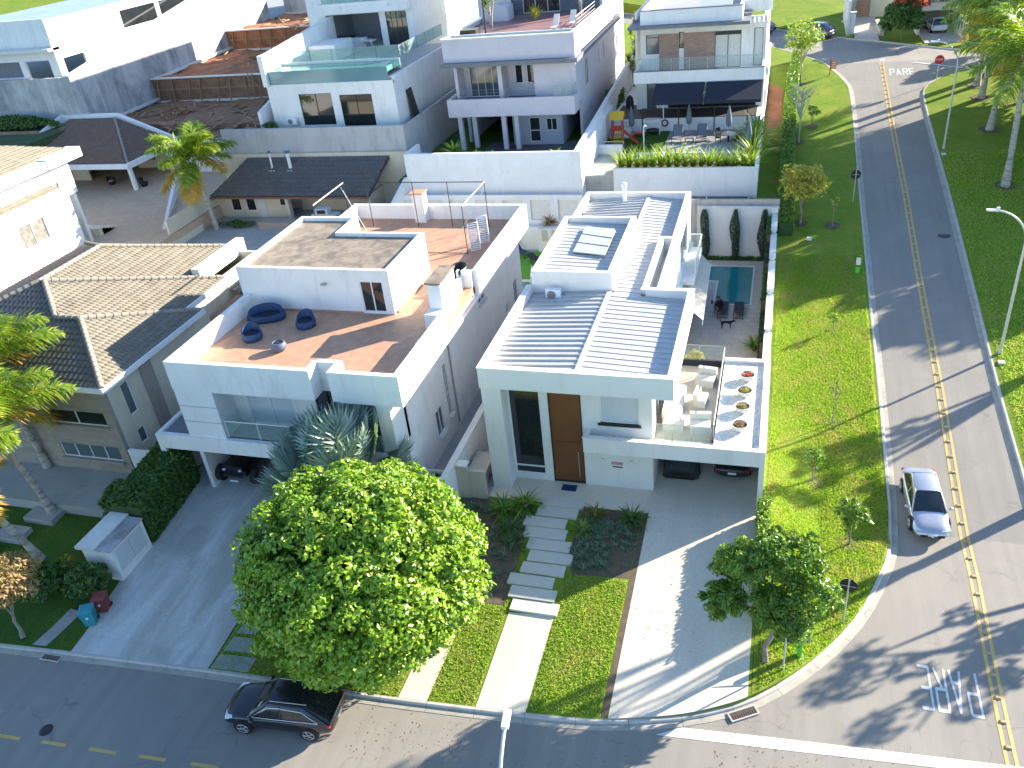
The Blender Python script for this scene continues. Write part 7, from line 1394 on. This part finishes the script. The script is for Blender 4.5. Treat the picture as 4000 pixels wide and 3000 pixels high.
def signpost(name, x, y, z, h, r, lab, n=8, face=M_redsign, yaw=-pi / 2, txt=None, back=M_dark):
    """disc faces direction yaw"""
    t = thing(name, lab, 'sign', (x, y, z)); MB().tube([(x, y, z - .1), (x, y, z + h)], .035, 8).build('pole', M_lampm, t); dx, dy = cos(yaw), sin(yaw); sx, sy = -dy, dx
    def disc(o0, o1, rr): 
        mb = MB(); ps = [(cos(2 * pi * (k + .5) / n) * rr, sin(2 * pi * (k + .5) / n) * rr) for k in range(n)]; vs = [(x + sx * a + dx * o, y + sy * a + dy * o, z + h - r + b) for o in (o0, o1) for a, b in ps]
        mb.add(vs, [tuple(range(n)), tuple(range(n, 2 * n))[::-1]] + [(k, (k + 1) % n, n + (k + 1) % n, n + k) for k in range(n)]); return mb
    disc(.045, .06, r).build('back_plate', back, t); disc(.062, .066, r * .97).build('face', face, t)
    mb = MB().tube([(x - sx * r * .8, y - sy * r * .8, z + h - r), (x + sx * r * .8, y + sy * r * .8, z + h - r)], .02, 6).build('bracket', M_steel, t)
    if txt: text_mesh(txt, r * .62, M_white, t, (x + dx * .075, y + dy * .075, z + h - r), (pi / 2, 0, yaw + pi / 2))
    return t
signpost('stop_sign', 3.84, 26.69, .15, 2.45, .36, 'black back of an octagonal stop sign on a grey pole at the corner lawn', 8, M_redsign, pi / 2 - .1, 'PARE')
signpost('stop_sign', 14.05, 90.6, 7.0, 2.5, .42, 'red octagonal stop sign facing the camera at the far end of the side road', 8, M_redsign, -pi / 2, 'PARE')
signpost('round_road_sign', 5.75, 65.96, zr(66) + .1, 2.5, .36, 'dark back of a round sign on a pale pole by the left kerb', 20, M_white, pi / 2)
signpost('round_road_sign', 1.49, 23.64, .2, 2.3, .34, 'round sign on a grey pole mostly hidden by the dark green corner tree', 20, M_white, pi / 2 - .1)
t = thing('info_post', 'bright green post with a tilted panel on the corner lawn', 'sign', (2.08, 24.48, .15)); MB().box(1.99, 2.17, 24.4, 24.56, .2, 1.45).build('post', M_greenp, t); MB().box(1.88, 2.28, 24.3, 24.66, .1, .24).build('foot', M_cap, t); MB().slab([(1.95, 24.2, 1.35), (2.5, 24.35, 1.35), (2.4, 24.85, 1.75), (1.85, 24.7, 1.75)], .04).build('panel', M_cgrey, t)
t = thing('info_post', 'small green and white post on the shaded verge beside the side road', 'sign', (5.65, 55.68, 2.8)); MB().box(5.5, 5.78, 55.6, 55.72, 2.8, 3.4).build('lower_panel', M_greenp, t); MB().box(5.5, 5.78, 55.6, 55.72, 3.42, 3.95).build('upper_panel', M_paintw, t); MB().box(5.48, 5.8, 55.585, 55.6, 3.36, 3.46).build('band', M_dark, t)
t = thing('info_post', 'bright green post with a white arm on the lawn beyond the upper street', 'sign', (7.0, 112.9, 7.75)); MB().slab([(6.9, 112.9, 7.9), (7.1, 112.9, 7.9), (7.15, 113.0, 9.2), (6.95, 113.0, 9.2)], .2).build('post', M_greenp, t); MB().box(6.3, 7.3, 112.8, 112.9, 9.1, 9.3).build('arm', M_cap, t)
t = thing('warning_board', 'orange board on a dark post by the kerb near the far road corner', 'sign', (4.68, 93.6, 7.3)); MB().box(4.55, 4.62, 93.6, 93.67, 7.2, 8.9).build('post', M_dark, t); MB().box(4.62, 5.15, 93.55, 93.6, 8.0, 8.75).build('board', M_orsign, t)
for z in (8.15, 8.35, 8.55): MB().box(4.68, 5.08, 93.53, 93.55, z, z + .07).build('text_line', M_cap, t)
for i, (x, y) in enumerate(((12.93, 74.3), (12.84, 46.4), (2.6, 60.0))):
    tag(box(x - .16, x + .16, y - .16, y + .16, .05 + (zr(y) if x > 6 else vz(x, y)), .15 + (zr(y) if x > 6 else vz(x, y)) + .06).build('concrete_marker', M_cap), ['small concrete slab in the grass below the farther street lamp', 'small concrete slab in the grass below the nearer street lamp', 'small pale block in the grass by the end of the hedge'][i], 'marker')
# meter box
t = thing('meter_cabinet', 'white masonry meter box with two pale doors beside the stained drive', 'meter box', (-30.2, 24, .6)); MB().box(-31.05, -29.3, 22.85, 25.2, .4, 2.3).build('body', M_white, t)
MB().box(-31.25, -30.15, 22.7, 25.35, 2.3, 2.46).build('lid', M_cap, t); MB().box(-30.15, -29.25, 22.75, 25.25, 2.3, 2.38).build('lid', M_stain, t)
for y0, y1 in ((23.05, 23.98), (24.03, 24.95)): MB().box(-29.3, -29.26, y0, y1, .95, 2.15).build('door', M_blind, t)
def bin_(x, y, z, m, lab, rz=0, s=1.0):
    t = thing('wheelie_bin', lab, 'bin', (x, y, z), None, rz); w0, w1, h = .22 * s, .29 * s, .85 * s
    mb = MB(); mb.add([(-w0, -w0, .05), (w0, -w0, .05), (w0, w0, .05), (-w0, w0, .05), (-w1, -w1, h), (w1, -w1, h), (w1, w1, h), (-w1, w1, h)], [(3, 2, 1, 0), (0, 1, 5, 4), (1, 2, 6, 5), (2, 3, 7, 6), (3, 0, 4, 7)]); mb.build('body', m, t, True)
    mb = MB(); mb.add([(-w1 - .02, -w1 - .04, h), (w1 + .02, -w1 - .04, h), (w1 + .02, w1 + .03, h + .04), (-w1 - .02, w1 + .03, h + .04), (-w1 * .7, -w1 * .7, h + .09), (w1 * .7, -w1 * .7, h + .09), (w1 * .7, w1 * .7, h + .11), (-w1 * .7, w1 * .7, h + .11)], [(4, 5, 6, 7), (0, 1, 5, 4), (1, 2, 6, 5), (2, 3, 7, 6), (3, 0, 4, 7), (3, 2, 1, 0)]); mb.build('lid', m, t, True)
    MB().box(-.05, .05, -w1 + .015, -w1 + .03, h * .55, h * .68).build('sticker', M_white, t, True)
    for s__ in (-1, 1): MB().tube([(s__ * w0, w0 + .02, .1), (s__ * (w0 + .05), w0 + .02, .1)], .1, 10).build('wheel', M_rubber, t, True)
bin_(-29.2, 20.35, .18, M_teal, 'teal wheeled bin standing at the edge of the stained drive', .5, 1.05); bin_(-29.1, 21.15, .24, M_maroon, 'maroon wheeled bin just behind the teal bin', .4, 1.05)
bin_(19.0, 104.2, 7.75, M_maroon, 'maroon wheeled bin beside the garage drive at the top right', 0, 1.1); bin_(19.9, 103.9, 7.75, M_teal, 'teal wheeled bin beside the garage drive at the top right', 0, 1.1)
# loungers on the pool deck
def sunbed(x, y, z, rz, lab, grp, m=M_darkf, raised=0.0, L_=1.95, W_=.62):
    t = thing('sun_lounger', lab, 'sun lounger', (x, y, z), grp, rz); f = MB()
    for s_ in (-W_ / 2, W_ / 2): f.tube([(s_, 0, .36), (s_, L_ * .62, .34), (s_, L_, .34 + raised)], .025, 6)
    f.tube([(-W_ / 2, .02, .36), (W_ / 2, .02, .36)], .025, 6).tube([(-W_ / 2, L_, .34 + raised), (W_ / 2, L_, .34 + raised)], .025, 6).tube([(-W_ / 2, .02, .08), (W_ / 2, .02, .08)], .02, 6).build('frame', M_dark, t, True)
    for s_ in (-W_ / 2, W_ / 2):
        for yy in (.02, L_ * .7): MB().tube([(s_, yy, 0), (s_, yy, .35)], .025, 6).build('leg', M_dark, t, True)
    mb = MB(); mb.slab([(-W_ / 2 + .02, .25, .385), (W_ / 2 - .02, .25, .385), (W_ / 2 - .02, L_ * .62, .365), (-W_ / 2 + .02, L_ * .62, .365)], .02); mb.slab([(-W_ / 2 + .02, L_ * .62, .365), (W_ / 2 - .02, L_ * .62, .365), (W_ / 2 - .02, L_ - .02, .365 + raised), (-W_ / 2 + .02, L_ - .02, .365 + raised)], .02); mb.build('sling', m, t, True); return t
sunbed(-2.84, 51.7, 1.06, 0, 'black sun lounger at the pool edge with the person sitting on it', 'black sun loungers by the turquoise pool'); sunbed(-1.82, 51.7, 1.06, 0, 'empty black sun lounger at the pool edge', 'black sun loungers by the turquoise pool')
sunbed(-19.0, 61.2, 1.03, .9, 'dark blue lounger with raised back on the bright turf behind the terrace house', 'loungers on the bright turf', M_navy, .7); sunbed(-17.2, 59.6, 1.03, .9, 'grey lounger half hidden on the bright turf behind the terrace house', 'loungers on the bright turf', M_darkf, .2)
# patio set of house E
for i, (x, y) in enumerate(((-8.6, 74.9), (-6.5, 75.0))): sunbed(x, y, 6.2, 0, ['grey sling lounger left of the middle closed parasol', 'grey sling lounger right of the middle closed parasol'][i], 'grey loungers on the grey stone patio', M_slab, .8, 1.9, .8)
def parasol(x, y, z, h, lab, lean=0):
    t = thing('closed_parasol', lab, 'parasol', (x, y, z), 'closed grey parasols on the patio'); MB().tube([(x, y, z), (x + lean, y, z + h)], .03, 8).build('pole', M_steel, t); MB().lathe([(.06, 0), (.22, .15), (.27, .5), (.20, 1.1), (.07, 1.75), (0, 1.85)], (x + lean * .6, y, z + h - 1.85), 10).build('canopy', plain('grey_canvas', (.16, .19, .23), .85, .12, 6), t); MB().lathe([(0, .1), (.15, .1), (.34, .05), (.36, 0)], (x, y, z), 16).build('base', M_steel, t)
parasol(-7.82, 78.2, 6.2, 2.6, 'closed grey parasol in the middle of the stone patio'); parasol(-4.26, 77.2, 6.2, 2.6, 'closed grey parasol behind the round patio table'); parasol(-13.0, 77.9, 6.2, 2.6, 'closed grey parasol beside the red play tower'); parasol(-2.3, 71.9, 6.2, 2.6, 'closed grey parasol at the right end of the pale blue pool')
t = thing('round_table', 'round pale table on the grey stone patio', 'table', (-4.15, 75.2, 6.2)); MB().lathe([(0, .74), (.62, .74), (.64, .70), (0, .68)], (-4.15, 75.2, 6.2), 24).build('top', M_fabricb, t); MB().tube([(-4.15, 75.2, 6.2), (-4.15, 75.2, 6.9)], .09, 8).build('pedestal', M_dark, t)
t = thing('low_table', 'small low dark table between the two grey loungers', 'table', (-7.5, 75.3, 6.2)); MB().box(-7.9, -7.1, 75.0, 75.7, 6.55, 6.62).build('top', M_slab, t)
for a, b in ((-7.85, 75.05), (-7.15, 75.05), (-7.85, 75.65), (-7.15, 75.65)): MB().tube([(a, b, 6.2), (a, b, 6.56)], .03, 6).build('leg', M_dark, t)
def pchair(x, y, z, rz, lab, grp):
    t = thing('patio_chair', lab, 'chair', (x, y, z), grp, rz); MB().box(-.24, .24, -.24, .24, .42, .46).build('seat', M_dark, t, True); MB().slab([(-.24, .22, .46), (.24, .22, .46), (.24, .34, .95), (-.24, .34, .95)], .03).build('backrest', M_dark, t, True)
    for a, b in ((-.22, -.22), (.22, -.22), (-.22, .24), (.22, .24)): MB().tube([(a, b, 0), (a, b, .43)], .018, 5).build('leg', M_dark, t, True)
for i, (x, y, r) in enumerate(((-5.0, 75.0, 1.6), (-3.3, 75.4, -1.5), (-4.9, 76.0, .8), (-3.5, 74.3, -2.3))): pchair(x, y, 6.2, r, ['dark chair at the left of the round pale table', 'dark chair at the right of the round pale table', 'dark chair behind the left of the round pale table', 'dark chair in front of the round pale table'][i], 'dark chairs around the round patio table')
# play tower, swing, trampoline
t = thing('play_tower', 'red and yellow plastic play tower with slide and ladder', 'play tower', (-14.0, 75.6, 6.25))
for a in (-14.5, -13.6):
    for b in (76.0, 76.8): MB().tube([(a, b, 6.2), (a, b, 8.2)], .06, 6).build('post', M_red, t)
MB().slab([(-14.7, 75.85, 8.2), (-13.4, 75.85, 8.2), (-13.4, 76.5, 8.75), (-14.7, 76.5, 8.75)], .08).slab([(-14.7, 76.5, 8.75), (-13.4, 76.5, 8.75), (-13.4, 77.1, 8.2), (-14.7, 77.1, 8.2)], .08).build('roof', M_yel, t); MB().box(-14.5, -13.6, 76.0, 76.8, 7.1, 7.2).box(-14.5, -13.6, 75.97, 76.02, 7.2, 7.6).build('platform', M_red, t)
MB().slab([(-13.5, 75.95, 7.2), (-13.5, 76.45, 7.2), (-11.9, 75.1, 6.3), (-12.0, 74.7, 6.3)], .1).build('slide', M_red, t)
mb = MB()
for k in range(6): mb.box(-14.2 + .0, -13.4, 75.85 - k * .17, 75.95 - k * .17, 7.1 - k * .16, 7.16 - k * .16)
mb.build('steps', M_yel, t); MB().tube([(-14.25, 75.95, 7.2), (-14.35, 74.9, 6.2)], .04, 6).tube([(-13.4, 75.95, 7.2), (-13.3, 74.9, 6.2)], .04, 6).build('ladder_rail', M_red, t)
t = thing('toy_table', 'low red toy bench beside the slide', 'toy', (-12.2, 77.3, 6.2)); MB().box(-12.7, -11.8, 77.0, 77.6, 6.5, 6.62).build('top', M_red, t)
for a in (-12.6, -11.9): MB().box(a - .04, a + .04, 77.1, 77.5, 6.2, 6.5).build('leg', M_red, t)
t = thing('play_cage', 'small dark netted play frame between play tower and loungers', 'play frame', (-11.1, 78.0, 6.2)); f = MB()
for a, b in ((-11.8, 77.6), (-10.4, 77.6), (-10.4, 78.6), (-11.8, 78.6)): f.tube([(a, b, 6.2), (a, b, 7.5)], .04, 6)
f.tube([(-11.8, 77.6, 7.5), (-10.4, 77.6, 7.5), (-10.4, 78.6, 7.5), (-11.8, 78.6, 7.5), (-11.8, 77.6, 7.5)], .04, 6); f.build('frame', M_alum, t); MB().lathe([(0, .3), (.6, .3), (.62, .36), (.6, .38)], (-11.1, 78.1, 6.2), 16).build('mat', M_dark, t)
t = thing('fence_panel', 'low metal railing around the turf below the play tower', 'fence', (-14.6, 72.9, 6.2)); MB().tube([(-15.0, 72.4, 7.2), (-12.8, 72.4, 7.2)], .03).tube([(-15.0, 72.4, 6.2), (-15.0, 72.4, 7.2)], .03).tube([(-12.8, 72.4, 6.2), (-12.8, 72.4, 7.2)], .03).build('frame', M_steel, t); mb = MB()
for k in range(12): mb.tube([(-14.9 + k * .18, 72.4, 6.25), (-14.9 + k * .18, 72.4, 7.2)], .012, 4)
mb.build('bars', M_steel, t)
t = thing('garden_shower', 'white outdoor shower post by the pale blue pool', 'shower', (-11.2, 73.3, 6.2)); MB().tube([(-11.2, 73.3, 6.2), (-11.2, 73.3, 8.2), (-11.05, 73.2, 8.3)], .06, 8).build('post', M_alum, t); MB().lathe([(0, 0), (.12, 0), (.12, .04), (0, .05)], (-11.0, 73.2, 8.22), 12).build('head', M_alum, t)
t = thing('hose_reel', 'round red garden hose hanging on the white plinth wall', 'hose', (-10.1, 78.9, 7.0)); MB().tube([(-10.1 + cos(a) * .27, 78.93, 6.95 + sin(a) * .27) for a in [2 * pi * k / 20 for k in range(21)]], .07, 6).build('hose', M_maroon, t)
t = thing('covered_grill', 'dark round covered grill in the side passage of the brick strip house', 'grill', (-14.2, 83, 7.3)); MB().lathe([(.35, 0), (.4, .6), (.3, 1.0), (.1, 1.2), (0, 1.2)], (-14.0, 83.2, 7.35), 14).build('cover', M_dark, t)
# ================================================================== people and dog (continuous skinned bodies)
def skinbody(name, verts, edges, radii, m, parent=None, loc=(0, 0, 0), rz=0, sub=2, root=0):
    me = bpy.data.meshes.new(name); me.from_pydata(verts, edges, []); me.update(); o = bpy.data.objects.new(name, me); COL.objects.link(o)
    md = o.modifiers.new('skin', 'SKIN'); md.use_smooth_shade = True
    for i, r in enumerate(radii): me.skin_vertices[0].data[i].radius = (r, r) if not isinstance(r, tuple) else r
    me.skin_vertices[0].data[root].use_root = True
    s_ = o.modifiers.new('sub', 'SUBSURF'); s_.levels = sub; s_.render_levels = sub
    me.materials.append(m); o.location = loc; o.rotation_euler = (0, 0, rz)
    if parent is not None: o.parent = parent; o.location = (0, 0, 0); o.rotation_euler = (0, 0, 0)
    return o
def figure(label, loc, rz, J, hair=(.03, .02, .015), top=M_blackcl, low=M_darkf, group=None, hat=None):
    """J: joint dict in local metres (x forward, y left): pelvis chest neck head, shL elL haL ..., hipL knL anL toL ..."""
    order = ['pelvis', 'belly', 'chest', 'neck', 'head', 'crown']; V = [J[k] for k in order]; R_ = [.13, .12, .14, .055, .085, .06]; E_ = [(0, 1), (1, 2), (2, 3), (3, 4), (4, 5)]
    idx = {k: i for i, k in enumerate(order)}
    def add(k, p, r, par): V.append(p); R_.append(r); idx[k] = len(V) - 1; E_.append((idx[par], idx[k]))
    for s_ in 'LR':
        add('sh' + s_, J['sh' + s_], .06, 'chest'); add('el' + s_, J['el' + s_], .042, 'sh' + s_); add('ha' + s_, J['ha' + s_], .03, 'el' + s_)
        h_ = Vector(J['ha' + s_]); d_ = (h_ - Vector(J['el' + s_])).normalized(); add('palm' + s_, h_ + d_ * .06, .03, 'ha' + s_); sd_ = d_.cross(Vector((0, 0, 1))); sd_ = sd_.normalized() if sd_.length > .1 else Vector((0, 1, 0)); dn = Vector((0, 0, -1))
        for q in range(4): b_ = h_ + d_ * .11 + sd_ * (q - 1.5) * .02; add('f%d%s' % (q, s_), b_, .009, 'palm' + s_); add('g%d%s' % (q, s_), b_ + d_ * (.035 - abs(q - 1.3) * .006) + dn * .025, .007, 'f%d%s' % (q, s_))
        add('t' + s_, h_ + d_ * .05 - sd_ * .05, .009, 'palm' + s_)
        add('hip' + s_, J['hip' + s_], .085, 'pelvis'); add('kn' + s_, J['kn' + s_], .058, 'hip' + s_); add('an' + s_, J['an' + s_], .04, 'kn' + s_); add('to' + s_, J['to' + s_], .035, 'an' + s_)
    b = skinbody('person', V, E_, R_, M_skin, None, loc, rz); tag(b, label, 'person', group)
    ks = ['belly', 'chest', 'neck']; v = [J[k] for k in ks]; v[2] = tuple(Vector(J['chest']).lerp(Vector(J['neck']), .75)); r = [.16, .175, .09]; e = [(0, 1), (1, 2)]
    v.insert(0, J['pelvis']); r.insert(0, .16); e = [(0, 1), (1, 2), (2, 3)]
    for s_ in 'LR': n0 = len(v); v += [J['sh' + s_], J['el' + s_], tuple(Vector(J['el' + s_]).lerp(Vector(J['ha' + s_]), .9))]; r += [.085, .062, .05]; e += [(2, n0), (n0, n0 + 1), (n0 + 1, n0 + 2)]
    skinbody('jacket', v, e, r, top, b)
    v = [J['pelvis']]; r = [.15]; e = []
    for s_ in 'LR': n0 = len(v); v += [J['hip' + s_], J['kn' + s_], tuple(Vector(J['kn' + s_]).lerp(Vector(J['an' + s_]), .92))]; r += [.11, .078, .06]; e += [(0, n0), (n0, n0 + 1), (n0 + 1, n0 + 2)]
    skinbody('trousers', v, e, r, low, b)
    h_ = Vector(J['head']); c_ = Vector(J['crown']); dn = (Vector(J['head']) - Vector(J['neck'])).normalized()
    hm = MB().lathe([(.105, -.04), (.112, .02), (.10, .07), (.06, .105), (0, .115)], tuple(h_ + Vector((-.015, 0, .03))), 14); hm.build('hair' if not hat else 'cap', hat or plain('dark_hair', hair, .8), b, True)
    f_ = MB(); fx = h_ + Vector((.085, 0, -.01)); f_.add([fx + Vector((0, -.012, -.015)), fx + Vector((0, .012, -.015)), fx + Vector((.025, 0, -.012)), fx + Vector((0, 0, .03))], [(0, 1, 2), (1, 3, 2), (3, 0, 2)]); f_.build('nose', M_skin, b, True)
    for s__ in (-1, 1): MB().lathe([(0, -.008), (.01, 0), (0, .008)], tuple(h_ + Vector((.08, s__ * .033, .015))), 8).build('eye', M_dark, b, True); MB().lathe([(0, -.025), (.015, 0), (0, .025)], tuple(h_ + Vector((0, s__ * .09, -.005))), 8).build('ear', M_skin, b, True)
    MB().box(h_.x + .078, h_.x + .086, h_.y - .02, h_.y + .02, h_.z - .05, h_.z - .042).build('mouth', M_lensr, b, True)
    return b
sit = dict(pelvis=(0, 0, .10), belly=(.04, 0, .27), chest=(.12, 0, .46), neck=(.19, 0, .60), head=(.25, 0, .70), crown=(.25, 0, .79), shL=(.13, .17, .50), elL=(.30, .20, .30), haL=(.50, .09, .33), shR=(.13, -.17, .50), elR=(.30, -.20, .30), haR=(.50, -.09, .33),
           hipL=(.06, .10, .08), knL=(.44, .12, .20), anL=(.40, .12, -.28), toL=(.54, .13, -.34), hipR=(.06, -.10, .08), knR=(.45, -.11, .19), anR=(.42, -.10, -.28), toR=(.56, -.11, -.34))
figure('person in black sitting sideways on the sun lounger and reading', (-2.95, 52.72, 1.44), pi, sit)
t = thing('book', 'maroon book held open by the person on the sun lounger', 'book', (-3.6, 52.72, 1.80)); MB().slab([(-3.66, 52.56, 1.74), (-3.52, 52.56, 1.74), (-3.56, 52.72, 1.93), (-3.70, 52.72, 1.93)], .015).slab([(-3.52, 52.88, 1.74), (-3.66, 52.88, 1.74), (-3.70, 52.72, 1.93), (-3.56, 52.72, 1.93)], .015).build('cover', M_maroon, t)
stand = dict(pelvis=(0, 0, .92), belly=(.02, 0, 1.08), chest=(.04, 0, 1.30), neck=(.05, 0, 1.46), head=(.07, 0, 1.58), crown=(.07, 0, 1.67), shL=(.03, .19, 1.36), elL=(.02, .25, 1.08), haL=(.12, .24, .86), shR=(.03, -.19, 1.36), elR=(.02, -.25, 1.08), haR=(.12, -.24, .86),
             hipL=(0, .10, .88), knL=(.03, .11, .48), anL=(0, .12, .08), toL=(.15, .13, .04), hipR=(0, -.10, .88), knR=(.05, -.11, .48), anR=(.0, -.12, .08), toR=(.15, -.13, .04))
bend = dict(stand); bend.update(belly=(.12, 0, 1.02), chest=(.38, 0, 1.12), neck=(.52, 0, 1.14), head=(.64, 0, 1.12), crown=(.70, 0, 1.14), shL=(.40, .19, 1.10), elL=(.46, .22, .82), haL=(.60, .16, .60), shR=(.40, -.19, 1.10), elR=(.46, -.22, .82), haR=(.60, -.16, .60))
figure('worker in dark blue with a green cap standing on the upper level of the dig', (-63.3, 113.4, 12.5), -2.0, stand, top=M_navy, low=M_navy, hat=plain('green_cap', (.02, .16, .10), .8), group='workers on the dig')
figure('worker in dark clothes bending over boards on the upper level of the dig', (-70.8, 116.5, 12.5), .3, bend, top=M_navy, low=M_darkf, group='workers on the dig')
# dog
dv_ = [(-.26, 0, .40), (-.10, 0, .42), (.08, 0, .40), (.22, 0, .42), (.34, 0, .47), (.43, 0, .50), (.53, 0, .475), (-.34, 0, .44), (-.40, 0, .53), (-.39, 0, .62)]
dr_ = [.085, .075, .085, .095, .055, .055, .03, .03, .02, .014]; de = [(2, 1), (1, 0), (2, 3), (3, 4), (4, 5), (5, 6), (0, 7), (7, 8), (8, 9)]
for s_ in (-.06, .06):
    n0 = len(dv_); dv_ += [(-.28, s_, .30), (-.22, s_, .22), (-.31, s_, .11), (-.29, s_, .02), (-.25, s_, .015)]; dr_ += [.06, .04, .022, .02, .018]; de += [(0, n0), (n0, n0 + 1), (n0 + 1, n0 + 2), (n0 + 2, n0 + 3), (n0 + 3, n0 + 4)]
    n0 = len(dv_); dv_ += [(.22, s_, .28), (.24, s_, .15), (.23, s_, .02), (.27, s_, .015)]; dr_ += [.045, .024, .02, .018]; de += [(3, n0), (n0, n0 + 1), (n0 + 1, n0 + 2), (n0 + 2, n0 + 3)]
    n0 = len(dv_); dv_ += [(.41, s_ * .7, .56), (.39, s_ * 1.1, .60)]; dr_ += [.022, .010]; de += [(5, n0), (n0, n0 + 1)]
dg = skinbody('dog', dv_, de, dr_, M_black, None, (-2.48, 50.45, 1.06), .02, 2, 2); dg.scale = (1.05,) * 3; tag(dg, 'black dog standing on the pool deck near the sun loungers', 'dog')
for s_ in (-1, 1): MB().lathe([(0, -.008), (.008, 0), (0, .008)], (.475, s_ * .035, .52), 8).build('eye', M_lensw, dg, True)
